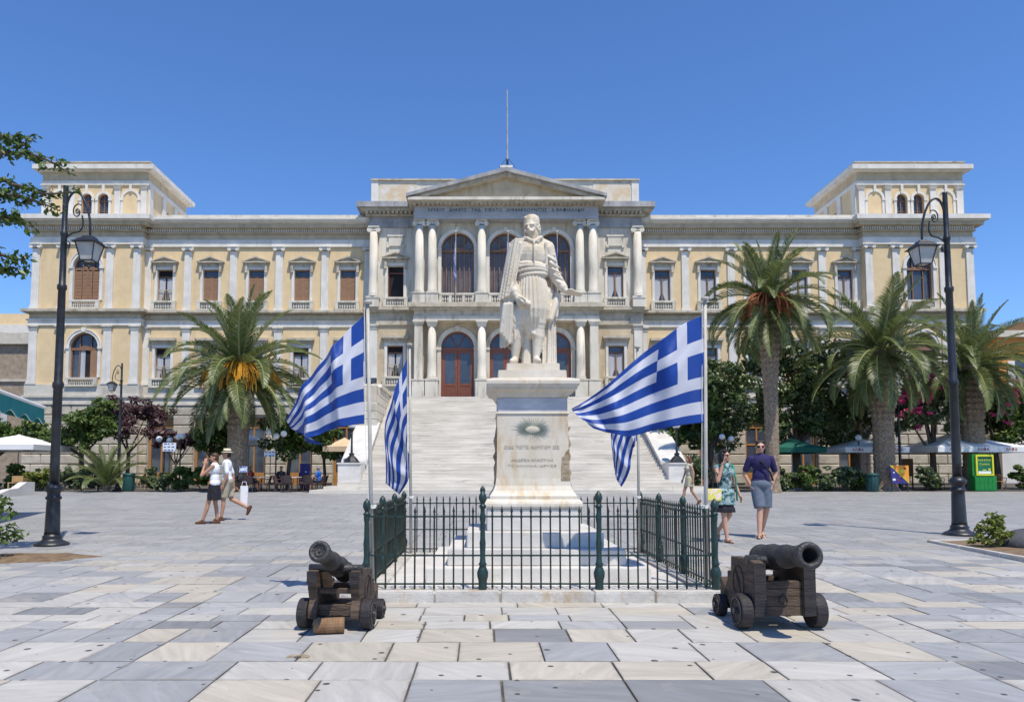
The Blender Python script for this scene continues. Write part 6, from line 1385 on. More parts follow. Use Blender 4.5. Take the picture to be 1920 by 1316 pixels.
sp = [(23.3+.95*i+random.uniform(-.1,.1), 41.1+(i % 2)*.9, random.choice((1.5,-1.5,0,.4))) for i in range(6)]+[(16.0+i*1.0, 41.3+(i % 2)*.7, random.choice((1.5,-1.5,0))) for i in range(5)]
chairs(sp, 'wicker', 'dark woven cafe chair, %s from the left under the right hand umbrellas', 'dark cafe chairs on the right')
t0_ = None
for k_, (x, y) in enumerate(((16.5,42.2),(18.6,42.2),(23.8,42.2),(25.7,42.3))):
    lb = 'cafe table, %s from the left under the right hand umbrellas' % ORD[k_]
    if t0_ is None: t0_ = table(lb, (x, y, gz(y)), 'cafe tables on the right')
    else: dup(t0_, (x, y, gz(y)), 0, lb)
chairs([(29.3,41.6,.6),(29.9,42.4,2.0),(11.9,40.6,.5),(12.7,40.4,-1.2)], 'rattan', 'light rattan cafe chair, %s from the left on the right of the square', 'light rattan chairs on the right')
chairs([(-24.6+1.0*i, 41.0+.7*(i % 2), random.choice((1.5,-1.5,0.2))) for i in range(8)], 'rattan', 'light rattan cafe chair, %s from the left behind the left shrubs', 'light rattan chairs on the left')
bn = thing('bench', 'small yellow wooden bench left of the tall left lamp post', 'bench', (-24.4, 38.6, gz(38.6)))
b = MB(); b.box(-.5,.5,-.2,.2,.42,.47); b.build('seat', mt['rattan'], bn); b = MB(); b.box(-.5,.5,.17,.21,.5,.8); b.build('backrest', mt['rattan'], bn)
for s in (-1, 1):
    for q_ in (-1, 1): b = MB(); b.box(s*.46-.03, s*.46+.03, q_*.17-.03, q_*.17+.03, 0, .42 if q_ < 0 else .8); b.build('leg', mt['rattan'], bn)
def umbrella(label, loc, hw, z0, z1, mat_, txt=None, ink='redink', rz=0):
    t = thing('cafe_umbrella', label, 'umbrella', loc, rz, 'cafe umbrellas')
    prof = [(hw,z0),(hw+.02,z0+.28),(hw*.55,z0+.28+(z1-z0-.28)*.42),(.10,z1),(.02,z1+.06)]; vs_, fs = [], []
    inner = [(a-.02, z-.02) for a, z in prof[:-1]]
    for pr in (prof, inner):
        o_ = len(vs_)
        for a, z in pr: vs_ += [(-a,-a,z),(a,-a,z),(a,a,z),(-a,a,z)]
        for i in range(len(pr)-1):
            for k in range(4): fs.append((o_+4*i+k, o_+4*i+(k+1)%4, o_+4*i+4+(k+1)%4, o_+4*i+4+k))
    for k in range(4): fs.append((k, (k+1)%4, len(prof)*4+(k+1)%4, len(prof)*4+k))
    b = MB(); b.add(vs_, fs); cn = b.build('canopy', mt[mat_], t)
    b = MB(); b.tube([(0,0,0),(0,0,z1)], .035, 8); b.build('pole', mt['pole'], t)
    b = MB(); b.box(-.35,.35,-.35,.35,0,.07); b.build('base', mt['steel'] if 0 else mt['plinth'], t)
    b = MB()
    for a in range(4): x, y = (hw*.95*(1 if a in (0,1) else -1), hw*.95*(1 if a in (0,3) else -1)); b.tube([(0,0,z1-.1),(x,y,z0+.25)], .015, 5)
    b.build('ribs', mt['pole'], t)
    if txt:
        for dx in ((-hw*.62, 0, hw*.62) if hw > 1.4 else (0,)): text_mesh('valance_lettering', txt, .24, mt[ink], cn, (dx, -hw-.022, z0+.06), ext=.002, fit=.62)
    return t
umbrella('white cafe umbrella at the left edge behind the teal awning', (-25.6, 40.3, gz(40.3)), 2.1, 2.15, 3.0, 'cloth_w')
umbrella('small beige umbrella left of the stair pedestal', (-7.75, 41.0, gz(41)), 1.0, 2.1, 2.85, 'cloth_b')
umbrella('pale umbrella half hidden behind the broad palm trunk', (-13.6, 42.5, gz(42.5)), .9, 2.5, 3.1, 'cloth_w')
umbrella('dark green cafe umbrella right of the tall palm', (17.6, 41.6, gz(41.6)), 1.35, 2.05, 2.85, 'cloth_g')
umbrella('cream umbrella with red lettering behind the stout palm', (21.7, 41.9, gz(41.9)), 1.75, 2.05, 2.85, 'cloth_w', 'ΑΛΦΑ')
umbrella('widest cream umbrella with red lettering behind the right lamp post', (27.1, 42.0, gz(42)), 2.45, 2.05, 3.2, 'cloth_w', 'ΑΛΦΑ')
# ---------------- kiosk, posters, bins, notice boards
ks = thing('kiosk', 'bright green advertising kiosk with yellow framed panel at right', 'kiosk', (26.55, 38.9, gz(38.9))); ks.scale = (.80, .80, .90)
b = MB(); b.box(-.72,.72,-.30,.30,0,.88); bevel(b.build('lower_box', mt['kgreen'], ks), .015, 1)
for i in range(5): b = MB(); b.box(-.68+i*.28,-.68+i*.28+.24,-.312,-.3,.06,.80); b.build('slat', mt['kgreen'], ks)
b = MB(); b.box(-.80,.62,-.22,.22,.88,2.16); b.build('upper_box', mt['kgreen'], ks)
b = MB(); b.box(-.62,-.52,-.34,-.22,.90,2.12); b.box(.45,.55,-.34,-.22,.90,2.12); b.box(-.52,.45,-.34,-.22,2.02,2.12); b.box(-.52,.45,-.34,-.22,.90,1.0); b.build('frame', mt['kyellow'], ks)
b = MB(); b.box(-.52,.45,-.27,-.225,1.0,2.02); fc_ = b.build('panel', mt['kface'], ks)
b = MB(); b.box(-.45,.40,-.276,-.271,1.02,1.16); b.build('white_strip', mt['paper'], ks)
text_mesh('lettering', 'Rock & Roll', .16, mt['kyellow'], ks, (-.03,-.275,1.76), ext=.002, fit=.8); text_mesh('lettering', 'Casino', .17, mt['kyellow'], ks, (-.03,-.275,1.52), ext=.002, fit=.66); b = MB(); b.box(.22,.36,-.276,-.271,1.2,1.32); b.box(-.15,.08,-.276,-.271,1.2,1.26); b.build('emblem', mt['kyellow'], ks)
ps = thing('poster_board', 'orange and dark blue diagonal poster board before the stout palm', 'poster', (21.45, 37.7, gz(37.7)), radians(4))
b = MB(); b.prism([(-.5,1.35),(.5,1.35),(.5,.42)], -.02, .02); fixn(b.build('orange_half', mt['porange'], ps)); b = MB(); b.prism([(-.5,1.34),(.49,.42),(-.42,.42)], -.021, .021); fixn(b.build('blue_half', mt['pblue'], ps))
b = MB(); b.tube([(-.5,-.022,1.35),(.5,-.022,.42)], .018, 5); b.build('dividing_strip', mt['kyellow'], ps)
for k, (x, z, r, m_) in enumerate(((-.30,.62,.09,'paper'),(-.05,.60,.07,'redink'),(-.30,.98,.05,'paper'),(.15,1.05,.13,'kyellow'),(.02,.78,.05,'porange'),(.3,1.2,.08,'redink'))):
    b = MB(); b.ell((x,-.022,z), (r,.006,r*.7), 10); b.build('printed_shape', mt[m_], ps)
for s in (-1, 1): b = MB(); b.box(s*.42-.025,s*.42+.025,-.02,.02,0,.42); b.build('leg', mt['iron'], ps)
def bin_(label, loc):
    t = thing('litter_bin', label, 'litter bin', loc, 0, 'green litter bins')
    b = MB(); b.lathe(0,0,[(.24,0),(.25,.03),(.27,.06),(.28,.82),(.27,.84)], 20); b.build('body', mt['bin'], t, True)
    b = MB(); b.lathe(0,0,[(.30,.82),(.315,.85),(.31,.90),(.24,.95),(.22,.95)], 20); b.build('rim', mt['bin'], t, True)
    for k in range(12): b = MB(); a = 2*pi*k/12; b.tube([(.272*cos(a),.272*sin(a),.08),(.284*cos(a),.284*sin(a),.80)], .014, 5); b.build('rib', mt['bin'], t)
    return t
bin_('green litter bin beside the young palm', (-18.35, 38.0, gz(38))); bin_('green litter bin left of the diagonal poster board', (20.0, 37.6, gz(37.6)))
def notice(label, loc, w, h, z, rows):
    t = thing('notice_board', label, 'sign', loc, 0, 'white notice boards on posts')
    b = MB(); b.tube([(0,0,0),(0,0,z+h*.5)], .02, 6); b.build('post', mt['iron'], t)
    b = MB(); b.box(-w/2,w/2,-.05,-.025,z-h/2,z+h/2); b.build('board', mt['paper'], t)
    for k in range(rows):
        zz = z+h*.36-h*.72*k/max(1, rows-1)
        for q_ in range(3): b = MB(); x0 = -w*.42+q_*w*.29; b.box(x0, x0+w*random.uniform(.15,.25), -.054, -.051, zz-.03, zz+.03); b.build('print_line', mt['blueink'], t)
notice('white notice board with blue print above the purple tree', (-17.05, 39.8, gz(39.8)), .72, .46, 2.35, 3)
notice('long white notice under the citrus tree left of the staircase', (-11.15, 38.4, gz(38.4)), .62, .26, 1.95, 2)
notice('small white notice beside the broad palm trunk', (-12.15, 37.2, gz(37.2)), .40, .30, 1.15, 2)
bs = thing('banner_stand', 'dark blue printed banner stand left of the beige umbrella', 'banner', (-9.75, 40.2, gz(40.2)))
b = MB(); b.box(-.28,.28,-.02,.02,.08,1.45); b.build('panel', mt['pblue'], bs); b = MB(); b.box(-.3,.3,-.15,.15,0,.08); b.build('foot', mt['iron'], bs)
for x, z in ((.05,1.0),(-.1,.7),(.1,.5),(0,.3)): b = MB(); b.ell((x,-.022,z), (.06,.005,.05), 8); b.build('printed_shape', mt['paper'], bs)
wb_ = thing('menu_board', 'tan wooden menu board behind the right hand cafe tables', 'menu board', (25.0, 43.2, gz(43.2)))
b = MB(); b.box(-.4,.4,-.03,.03,.7,1.75); b.build('panel', mt['oaklight'], wb_)
for s in (-1, 1): b = MB(); b.box(s*.35-.03,s*.35+.03,-.03,.03,0,.7); b.build('leg', mt['oaklight'], wb_)
# ---------------- awning at the left edge
aw_ = thing('shop_awning', 'teal shop awning with a white front bar and scalloped valance at the left edge', 'awning', (-13.9, 16.0, gz(16)))
A0, A1 = Vector((-12.05,20.0,3.18)), Vector((-9.6,12.8,3.20)); W0, W1 = Vector((-14.9,19.1,4.1)), Vector((-12.5,11.9,4.1)); og = Vector((-13.9,16,gz(16)))
b = MB(); b.add([p-og for p in (A0,A1,W1,W0)]+[p-og+Vector((0,0,.015)) for p in (A0,A1,W1,W0)], [(3,2,1,0),(4,5,6,7),(0,1,5,4),(2,3,7,6),(1,2,6,5),(3,0,4,7)]); b.build('canopy', mt['teal'], aw_)
b = MB(); b.tube([A0-og, A1-og], .05, 8); b.build('front_bar', mt['cloth_w'], aw_)
b = MB(); n = 64
for i in range(n):
    t_, t2 = i/n, (i+1)/n; p, q = A0.lerp(A1, t_)-og, A0.lerp(A1, t2)-og; f = lambda t: .40+.07*cos(2*pi*6*t)
    b.add([p, q, q-Vector((0,0,f(t2))), p-Vector((0,0,f(t_))), p+Vector((.01,.0,0)), q+Vector((.01,0,0)), q+Vector((.01,0,-f(t2))), p+Vector((.01,0,-f(t_)))], [(0,1,2,3),(7,6,5,4),(3,2,6,7)])
b.build('valance', mt['teal'], aw_)
b = MB(); 
for i in range(n):
    t_, t2 = i/n, (i+1)/n; f = lambda t: .40+.07*cos(2*pi*6*t); b.tube([A0.lerp(A1, t_)-og-Vector((0,0,f(t_))), A0.lerp(A1, t2)-og-Vector((0,0,f(t2)))], .012, 4)
b.build('valance_edging', mt['cloth_w'], aw_)
b = MB(); b.add([A0-og, W0-og, W0-og-Vector((0,0,.55)), A0-og-Vector((0,0,.46))], [(0,1,2,3)]); b.build('end_flap', mt['teal'], aw_)
b = MB(); b.box(-18.5,-15.0,8,19.4,-.1,6.5); sf = b.build('shop_wall', mt['farwall']); tag(sf, 'shop wall carrying the teal awning, just outside the left edge', 'wall')
# ---------------- far buildings
fb = thing('stone_building', 'brown stone building with grey shutters behind the awning at left', 'building', (-40.0, 60, .7))
b = MB(); b.box(-12, 4.35, 0, 14, 0, 11.4); b.build('wall', mt['farstone'], fb); b = MB(); b.box(-12, 4.6, -.35, 14, 11.4, 12.3); b.build('cornice', mt['plinth'], fb)
b = MB(); b.box(-12, 4.5, -.15, 14, 8.3, 8.5); b.build('string_course', mt['plinth'], fb)
for x in (3.0, -.4, -3.8):
    b = MB(); b.box(x-.6,x+.6,-.06,.02,4.6,7.4); w_ = b.build('window', mt['greyshut'], fb)
    b = MB(); b.box(x+.75,x+1.3,-.12,-.06,4.6,7.4); b.build('shutter', mt['greyshut'], w_); b = MB(); b.box(x-.1,x+.5,-.07,-.061,4.8,7.2); b.build('pane', mt['glass'], w_)
    b = MB(); b.box(x-.75,x+.75,-.18,.0,7.5,7.75); b.build('lintel', mt['plinth'], w_)
wb2 = thing('white_building', 'pale flat roofed building behind the stone building at left', 'building', (-48, 76, .7))
b = MB(); b.box(-14, 8.6, 0, 12, 0, 16.4); b.build('wall', mt['farwhite'], wb2); b = MB(); b.box(2, 8.6, 1, 10, 16.4, 18.4); b.build('roof_house', mt['farwhite'], wb2); b = MB(); b.box(-14, 2, .2, 6, 16.4, 17.6); b.build('parapet', mt['stucco'], wb2)
for x in (-2.5, .2, 2.6, 5.4): b = MB(); b.box(x-.55,x+.55,-.05,.02,14.6,15.5); b.build('window', mt['glass'], wb2)
ob = thing('orange_building', 'orange stuccoed building with shutters at the right edge', 'building', (44, 56, .7))
b = MB(); b.box(-4.2, 14, 0, 14, 0, 11.2); b.build('wall', mt['farorange'], ob); b = MB(); b.box(-4.25, 14, -.06, 14, 0, 5.6); b.build('ground_storey', mt['farwhite'], ob); b = MB(); b.box(-4.6, 14, -.5, 14, 11.2, 11.7); b.build('cornice', mt['white_w'], ob); b = MB(); b.prism([(-4.8,11.7),(14,11.7),(14,14.2),(4,14.2)], -.3, 14); fixn(b.build('roof', mt['oaklight'], ob))
for x in (-2.4, .8, 4.0):
    for z in (2.6, 7.0):
        b = MB(); b.box(x-.55,x+.55,-.05,.02,z,z+2.4); w_ = b.build('window', mt['glass'], ob); b = MB(); b.box(x-1.1,x-.56,-.1,-.03,z,z+2.4); b.build('shutter', mt['white'], w_); b = MB(); b.box(x+.56,x+1.1,-.1,-.03,z,z+2.4); b.build('shutter', mt['white'], w_)
b = MB(); b.box(-3.6, 2, -.9, 0, 6.4, 6.6); b.build('balcony', mt['white_w'], ob)
# ---------------- limp flags on the town hall balcony
mt['bluecloth'] = M('blue_flag_cloth', (.012,.03,.16), (.02,.045,.22), 6, .6)
for u, lb, m_ in ((-3.42,'limp striped flag on the left balcony staff of the town hall','flag'),(.12,'limp striped flag on the middle balcony staff beside the statue','flag'),(3.45,'limp dark blue flag on the right balcony staff of the town hall','bluecloth')):
    x = XC+u; side = lb.split(' balcony')[0].split()[-1]
    o = thing('balcony_flagstaff', 'thin white staff at the %s of the town hall balcony' % {'left':'left','middle':'middle','right':'right'}[side], 'flagpole', (x, 48.62, 12.88), 0, 'staffs on the balcony')
    b = MB(); b.tube([(0,0,0),(0,-.05,2.4),(0,-.1,4.85)], [.035,.03,.025], 8); b.build('staff', mt['pole'], o); b = MB(); b.ell((0,-.1,4.9), (.07,.07,.06), 8); b.build('finial', mt['farwhite'], o)
    flag('balcony_flag', [[(x-.01,48.53,17.5),(x-.10,48.45,16.4),(x-.16,48.5,15.3),(x-.12,48.55,14.6)], [(x,48.53,16.9),(x-.06,48.40,16.0),(x-.06,48.45,15.0),(x-.02,48.5,14.4)], [(x,48.54,16.3),(x+.04,48.42,15.4),(x+.06,48.45,14.7),(x+.06,48.5,14.1)]], lb, .03, 2.5, u, 'flags hanging on the balcony', 24, 14, 'flag', m_)
# ================================================================ PEOPLE
def skinm(n, c): return M(n, tuple(v*.92 for v in c), c, 12, .5, spec=.35)
SK1, SK2 = skinm('skin_tan', (.46,.25,.16)), skinm('skin_light', (.52,.30,.21))
HAIRD, HAIRB = M('hair_dark', (.014,.010,.010), (.03,.02,.018), 30, .5), M('hair_brown', (.05,.025,.014), (.10,.05,.028), 30, .5)
def cl(n, a, b=None, **k): return M(n, a, b or tuple(v*1.2 for v in a), k.pop('scale', 14), .85, .3, 30, **k)
def person(label, loc, rz, H, J, outfit, skin, hair, hairlong=False, vox=.0095, group=None, head_rz=0., female=False, fingers=True):
    t = thing('person', label, 'person', loc, rz, group); k = H/1.75; sw = .160 if female else .182
    D = dict(hip=(0,0,.93), chest=(0,-.01,1.28), neck=(0,0,1.46), head=(0,-.02,1.625), shl=(-sw,0,1.415), shr=(sw,0,1.415), ell=(-sw-.06,.03,1.13), elr=(sw+.06,.03,1.13), wrl=(-sw-.07,-.05,.88), wrr=(sw+.07,-.05,.88),
             knl=(-.09,-.03,.50), knr=(.09,-.03,.50), anl=(-.09,0,.08), anr=(.09,0,.08), fdl=(0,-1,0), fdr=(0,-1,0), hdl=None, hdr=None, curl=.5); D.update(J)
    V = {a: (Vector(v)*k if isinstance(v, tuple) and a[:2] not in ('fd','hd') else v) for a, v in D.items()}
    hipl, hipr = V['hip']+Vector((-.085,0,-.02))*k, V['hip']+Vector((.085,0,-.02))*k
    def torso(b, f, sh=True, up=0.):
        g = f*k; w = .150 if female else .165
        c, h = V['chest'], V['hip']; b.ell(c+Vector((0,0,.06))*k, (w*k+g, .115*k+g, .17*k+g)); b.ell(c.lerp(h, .5), (w*.86*k+g, .105*k+g, .19*k+g)); b.ell(h+Vector((0,.01,up))*k, (.165*k+g, .12*k+g, .13*k+g))
        nk = V['neck']-Vector((0,0,.03))*k
        for q_ in ('shl', 'shr'):
            e_ = V[q_] if sh else V[q_].lerp(nk, .30); b.caps(nk.lerp(e_, .15), e_-Vector((0,0,.012))*k, .050*k+g, (.052 if sh else .035)*k+g); b.caps(c+Vector((0,0,.10))*k, V['neck']-Vector((0,0,.03))*k, .10*k+g, .062*k+g)
        if female: b.ell(c+Vector((-.07,-.09,.03))*k, (.07*k+g,.06*k+g,.07*k+g)); b.ell(c+Vector((.07,-.09,.03))*k, (.07*k+g,.06*k+g,.07*k+g))
    def arm(b, s, f, t0=0, t1=2., r=1.):
        a, e, w = V['sh'+s], V['el'+s], V['wr'+s]; g = f*k
        if t1 <= 1: b.caps(a, a.lerp(e, t1), (.050*r)*k+g, (.046*r)*k+g)
        else: b.caps(a, e, .046*r*k+g, .037*r*k+g); b.caps(e, e.lerp(w, t1-1), .038*r*k+g, (.038-.012*(t1-1))*r*k+g)
    def leg(b, s, f, t1=2., r=1.):
        a, e, w = (hipl if s == 'l' else hipr), V['kn'+s], V['an'+s]; g = f*k
        if t1 <= 1: b.caps(a, a.lerp(e, t1), .088*r*k+g, (.088-.03*t1)*r*k+g)
        else:
            b.caps(a, e, .085*r*k+g, .055*r*k+g); m_ = e.lerp(w, .32)+Vector((0,.012,0))*k; b.caps(e, m_, .052*r*k+g, .054*r*k+g); b.caps(m_, w, .053*r*k+g, .034*r*k+g)
    def foot(b, s, f):
        w, d = V['an'+s], Vector(V['fd'+s]).normalized(); g = f*k; dn = Vector((0,0,-1)) if d.z > -.5 else Vector((0,.9,-.3)); lo = w+dn*.045*k
        b.caps(lo-d*.045*k, lo+d*.06*k, .034*k+g, .036*k+g, 10); b.caps(lo+d*.06*k+dn*.008*k, lo+d*.15*k+dn*.012*k, .036*k+g, .024*k+g, 10); b.caps(w, lo+d*.02*k, .034*k+g, .033*k+g, 10)
    b = MB(); torso(b, -.012)
    for s in ('l', 'r'):
        arm(b, s, 0); leg(b, s, 0); foot(b, s, 0)
        w, e = V['wr'+s], V['el'+s]; d = Vector(V['hd'+s]) if V['hd'+s] else (w-e).normalized()
        hand(b, w, d, Vector((0,-1,0)) if abs(d.y) < .8 else Vector((0,0,1)), Vector(((-1 if s == 'l' else 1),0,0)), k*.95, V['curl'])
    b.caps(V['neck']-Vector((0,0,.06))*k, V['head']-Vector((0,-.02,.06))*k, .056*k, .052*k)
    hs = .235*k; hq = head_(b, V['head'], hs, head_rz); remesh(b.build('body', skin, t), vox, 2)
    R_ = Matrix.Rotation(head_rz, 3, 'Z')
    if hair is not None:
        b = MB(); b.ell(hq(0,.08,.17), (.36*hs,.40*hs,.38*hs), 16, R_); b.ell(hq(0,.16,-.05), (.33*hs,.29*hs,.36*hs), 14, R_)
        b.caps(hq(-.24,-.14,.36), hq(.24,-.14,.36), .12*hs, .12*hs)
        if hairlong:
            for q_ in (-1, 1): b.caps(hq(q_*.30,.02,.10), hq(q_*.32,.10,-.85), .15*hs, .13*hs)
            b.caps(hq(0,.26,.0), hq(0,.28,-1.0), .30*hs, .22*hs); b.caps(hq(-.2,.25,-.2), hq(-.22,.24,-1.05), .2*hs, .1*hs); b.caps(hq(.2,.25,-.2), hq(.22,.24,-1.05), .2*hs, .1*hs)
        remesh(b.build('hair', hair, t), vox, 1)
    for it in outfit:
        kind, m = it[0], it[1]; b = MB(); v_ = vox
        if kind == 'shirt':
            torso(b, .010, True, .07); sl_ = it[2]
            for s in ('l','r'):
                if sl_: arm(b, s, .010, 0, sl_, 1.04)
        elif kind == 'tank': torso(b, .008, False, .06)
        elif kind == 'shorts':
            g = .022*k; b.ell(V['hip']+Vector((0,.01,.02))*k, (.180*k+g*.5, .135*k+g*.8, .14*k)); L_ = it[2]
            for s, a in (('l', hipl), ('r', hipr)): e = a.lerp(V['kn'+s], L_); b.tube([a+Vector((0,0,.03))*k, a.lerp(e,.5), e], [.108*k, .104*k, .098*k], 14); b.ell(a, (.10*k,.105*k,.1*k))
        elif kind == 'skirt':
            z0, z1, r0, r1 = it[2]; h = V['hip']; lv = len(b.v); b.lathe(0, 0, [(r0*.9*k, z1*k+.0), (r0*k, (z1-.06)*k), ((r0+r1)/2*k, (z0+z1)/2*k), (r1*k, z0*k)][::-1], 60, lambda a, tt: 1+.05*cos(9*a)*(1-tt)); b.v[lv:] = [(x+h.x, y*.82+h.y, z) for x, y, z in b.v[lv:]]
        elif kind == 'dress':
            torso(b, .010); z0, z1, r0, r1 = it[2]; h = V['hip']; lv = len(b.v); b.lathe(0, 0, [(r1*k, z0*k), ((r0+r1)/2*k, (z0+z1)/2*k), (r0*k, z1*k)], 60, lambda a, tt: 1+.04*cos(8*a)*(1-tt)); b.v[lv:] = [(x+h.x, y*.80+h.y, z) for x, y, z in b.v[lv:]]
        elif kind == 'shoes':
            for s in ('l','r'): b = MB(); foot(b, s, .010); remesh(b.build('shoe', m, t, True), vox, 2)
            continue
        elif kind == 'sandals':
            for s in ('l','r'):
                b = MB(); w, d = V['an'+s], Vector(V['fd'+s]).normalized(); dn = Vector((0,0,-1)) if d.z > -.5 else Vector((0,.9,-.3)); lo = w+dn*.080*k
                b.caps(lo-d*.05*k, lo+d*.16*k, .022*k, .020*k, 8); sdv = d.cross(dn).normalized()
                for q_ in (.03,.10): b.tube([lo+d*q_*k+sdv*.042*k, lo+d*q_*k-dn*.055*k+sdv*.02*k, lo+d*q_*k-dn*.055*k-sdv*.02*k, lo+d*q_*k-sdv*.042*k], .009*k, 6)
                b.build('sandal', m, t, True)
            continue
        elif kind == 'glasses':
            for q_ in (-1, 1): b.ell(hq(q_*.15,-.37,.01), (.12*hs,.03*hs,.085*hs), 12, R_); b.tube([hq(q_*.26,-.33,.03), hq(q_*.345,.0,.03)], .02*hs, 5)
            b.tube([hq(-.06,-.40,.03), hq(.06,-.40,.03)], .02*hs, 5); v_ = None
        elif kind == 'hat':
            n = 26; vs0 = len(b.v); b.lathe(0,0,[(.62*hs,.18*hs),(.64*hs,.20*hs),(.44*hs,.28*hs),(.40*hs,.42*hs),(.37*hs,.56*hs),(.28*hs,.62*hs),(.05*hs,.63*hs)], n); b.v[vs0:] = [tuple(V['head']+R_@Vector((x, y+.04*hs, z))) for x, y, z in b.v[vs0:]]; v_ = None
            o = b.build('hat', m, t, True); b = MB(); vs0 = 0; b.lathe(0,0,[(.445*hs,.275*hs),(.44*hs,.29*hs),(.415*hs,.38*hs),(.40*hs,.385*hs)], n); b.v = [tuple(V['head']+R_@Vector((x, y+.04*hs, z))) for x, y, z in b.v]; b.build('hat_band', it[2], o); continue
        elif kind == 'strap':
            p = [Vector(q_)*k for q_ in it[2]]; b.tube(p, .016*k, 6); v_ = None
        elif kind == 'phone':
            p = Vector(it[2])*k; b.box(p.x-.012,p.x+.012,p.y-.035,p.y+.035,p.z-.06,p.z+.06); v_ = None
        o = b.build({'tank':'top','skirt':'skirt','strap':'strap','phone':'phone'}.get(kind, kind), m, t, v_ is None)
        if v_: remesh(o, v_, 7)
    return t
WHT, BLK = cl('white_cotton', (.70,.70,.72), (.78,.78,.80)), cl('black_cloth', (.012,.012,.018), (.024,.022,.03))
KHA, PUR, BLU = cl('khaki_cotton', (.34,.30,.22)), cl('purple_cotton', (.022,.019,.075), (.032,.027,.10)), cl('blue_grey_denim', (.10,.125,.17), (.13,.16,.21))
PRT = M('green_print', (.012,.10,.085), (.30,.40,.42), 16, .8, lo=.45, hi=.52, c3=(.01,.012,.02), s3=9, thr=.55); BEI = M('beige_print', (.40,.36,.26), (.52,.47,.36), 14, .8, c3=(.42,.42,.08), s3=5, thr=.55)
LEA, DRK = cl('brown_leather', (.10,.045,.025)), cl('dark_lens', (.01,.008,.01)); GRN = cl('green_trim', (.01,.25,.17))
person('man in purple shirt and blue grey shorts strolling with hands in pockets', (5.22, 13.75, gz(13.75)), radians(-8), 1.82,
    dict(ell=(-.275,.06,1.14), elr=(.275,.06,1.14), wrl=(-.175,-.01,.93), wrr=(.175,-.01,.93), knl=(-.05,-.10,.50), anl=(-.09,-.20,.08), knr=(.085,.0,.50), anr=(.03,.16,.10), fdl=(-.3,-1,0), fdr=(.1,-.9,-.3), hdl=(.1,-.2,-1), hdr=(-.1,-.2,-1)),
    [('shirt', PUR, .72), ('shorts', BLU, .92), ('sandals', LEA), ('glasses', DRK), ('strap', BLK, [(-.16,.02,1.47),(.0,-.155,1.34),(.13,-.15,1.16),(.20,-.05,1.02)])], SK2, HAIRD, head_rz=radians(-6))
person('dark haired woman in green printed dress walking with a phone at her ear', (4.27, 12.95, gz(12.95)), radians(14), 1.63,
    dict(ell=(-.215,-.13,1.15), wrl=(-.125,-.155,1.45), hdl=(.15,.1,1), elr=(.235,.03,1.12), wrr=(.29,-.05,.88), knl=(-.055,-.06,.50), anl=(-.03,-.10,.08), knr=(.10,.02,.50), anr=(.02,.26,.20), fdl=(.1,-1,0), fdr=(0,-.35,-.9)),
    [('dress', PRT, (.70,.98,.185,.205)), ('skirt', BLK, (.56,.72,.175,.20)), ('sandals', LEA), ('glasses', DRK), ('phone', BLK, (-.118,-.14,1.55)), ('strap', GRN, [(.12,-.10,1.45),(.16,-.13,1.2),(.18,-.13,.78)])], SK2, HAIRD, True, head_rz=radians(32), female=True)
hb_ = thing('handbag', 'floral handbag hanging on the arm of the woman with the phone', 'handbag', (4.00, 12.76, gz(12.9)+.72), radians(14))
b = MB(); b.frus(0,0,.15,.05,0,.165,.04,.22); bevel(b.build('bag_body', M('floral_print', (.75,.62,.55), (.62,.60,.10), 11, .8, lo=.46, hi=.54, c3=(.65,.03,.22), s3=7, thr=.54), hb_), .02, 2)
b = MB(); b.tube([(-.12,0,.21),(-.02,0,.40),(.09,0,.50),(.13,.02,.40),(.12,0,.21)], .011, 6); b.build('handle', BLK, hb_)
person('woman in white top and black skirt walking left with hands at her face', (-6.22, 17.0, gz(17)), radians(-86), 1.64,
    dict(ell=(-.20,-.24,1.20), wrl=(-.09,-.22,1.47), elr=(.20,-.26,1.18), wrr=(.08,-.22,1.46), hdl=(.1,.1,1), hdr=(-.1,.1,1), knl=(-.085,.01,.50), anl=(-.085,.06,.08), knr=(.08,-.12,.50), anr=(.08,-.24,.08), chest=(0,.0,1.28)),
    [('tank', WHT), ('skirt', BLK, (.58,1.0,.165,.205)), ('shoes', LEA)], SK1, HAIRB, female=True, head_rz=radians(12))
b = MB()
person('man in straw hat, white shirt and khaki shorts walking left', (-6.28, 18.0, gz(18)), radians(-80), 1.74,
    dict(elr=(.25,.04,1.12), wrr=(.24,-.05,.86), ell=(-.25,.10,1.12), wrl=(-.25,.12,.86), knr=(.09,-.06,.50), anr=(.09,-.10,.08), knl=(-.09,.10,.52), anl=(-.09,.50,.30), fdl=(0,-.45,-.9)),
    [('shirt', WHT, .80), ('shorts', KHA, .86), ('shoes', LEA), ('hat', M('straw', (.60,.52,.36), (.70,.62,.46), 30, .8), BLK)], SK1, HAIRD)
sb_ = thing('shopping_bag', 'large white paper bag carried behind the man in the straw hat', 'shopping bag', (-5.93, 18.25, gz(18.1)+.34), radians(12))
b = MB(); b.frus(0,0,.08,.05,0,.09,.055,.50); b.build('bag_body', WHT, sb_); b = MB(); b.tube([(-.06,-.05,.50),(-.04,-.05,.60),(.04,-.05,.60),(.06,-.05,.50)], .008, 5); b.build('handle', WHT, sb_)
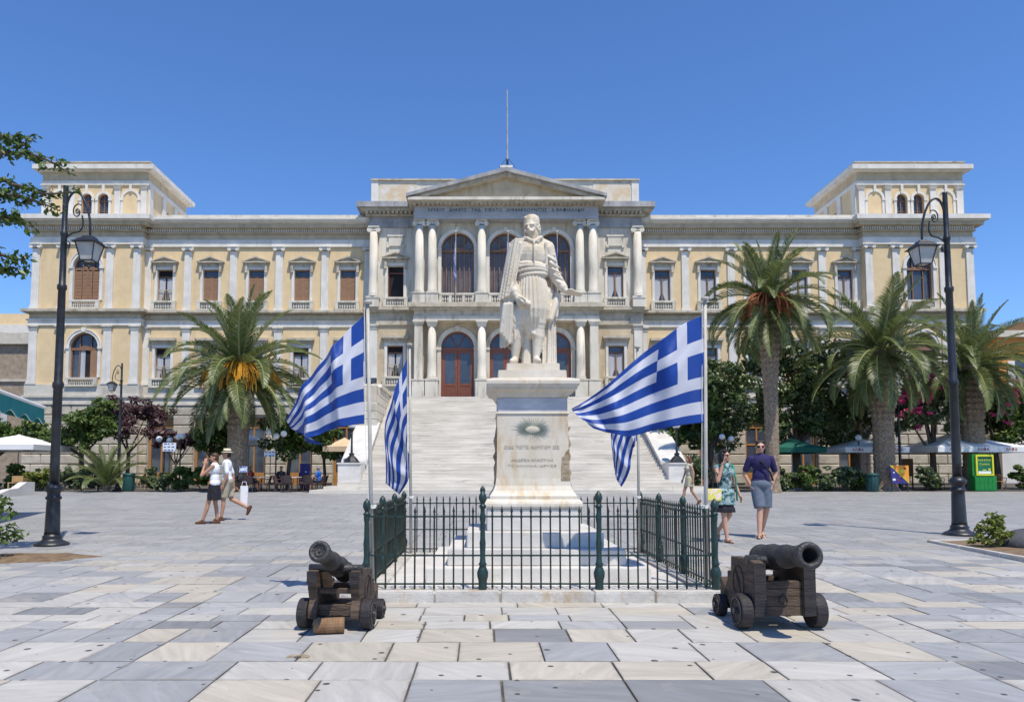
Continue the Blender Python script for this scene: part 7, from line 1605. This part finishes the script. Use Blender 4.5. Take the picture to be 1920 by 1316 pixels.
person('girl in short beige dress walking left behind the right flagpole', (7.05, 25.0, gz(25)), radians(-80), 1.66,
    dict(elr=(.22,.06,1.14), wrr=(.23,.04,.90), ell=(-.22,-.06,1.14), wrl=(-.22,-.14,.92), knr=(.08,.05,.50), anr=(.08,.30,.14), knl=(-.08,-.16,.52), anl=(-.08,-.24,.08), fdr=(0,-.7,-.6)),
    [('dress', BEI, (.66,1.0,.165,.20)), ('shoes', LEA)], SK1, M('hair_auburn', (.10,.035,.018), (.17,.065,.035), 30, .5), True, .011, female=True)
SEAT = dict(hip=(0,.05,.50), chest=(0,.03,.86), neck=(0,.03,1.04), head=(0,0,1.21), shl=(-.18,.03,.99), shr=(.18,.03,.99), ell=(-.24,-.05,.74), elr=(.24,-.05,.74), wrl=(-.16,-.26,.76), wrr=(.16,-.26,.76), knl=(-.10,-.38,.48), knr=(.10,-.38,.48), anl=(-.10,-.40,.08), anr=(.10,-.40,.08))
CB, CR, CD = cl('bright_blue_shirt', (.02,.12,.50)), cl('dark_red_shirt', (.20,.03,.03)), cl('charcoal_shirt', (.03,.03,.035))
person('waiter in white shirt standing under the widest cream umbrella', (23.7, 43.3, gz(43.3)), radians(60), 1.78, dict(elr=(.26,-.15,1.15), wrr=(.22,-.38,1.2)), [('shirt', WHT, .8), ('shorts', BLK, 1.0), ('shoes', BLK)], SK1, HAIRD, vox=.018)
for lb, x, y, rz, m_, hr in (('grey haired person in bright blue shirt seated left of the staircase', -8.55, 38.1, -1.7, CB, M('hair_grey', (.20,.20,.21), (.30,.30,.31), 20, .6)), ('seated person in dark clothes at the left cafe tables', -10.9, 39.6, 0, CD, HAIRD), ('seated guest in red at the left edge of the dark chairs', -12.2, 38.6, 1.5, CR, HAIRB),
                           ('seated guest with dark hair just right of the poster board', 22.9, 41.2, 0, CD, HAIRD), ('seated guest in charcoal under the widest umbrella', 25.2, 41.1, .3, CD, HAIRD), ('seated guest in dark red beneath the widest umbrella', 27.1, 41.4, -.4, CR, HAIRD), ('seated guest behind the right side of the kiosk', 29.4, 42.9, .3, CD, HAIRB), ('seated guest under the dark green umbrella', 17.0, 41.9, .2, CR, HAIRD)):
    person(lb, (x, y, gz(y)), rz, 1.72, dict(SEAT), [('shirt', m_, .8), ('shorts', BLK, 1.0), ('shoes', BLK)], SK1, hr, vox=.022)
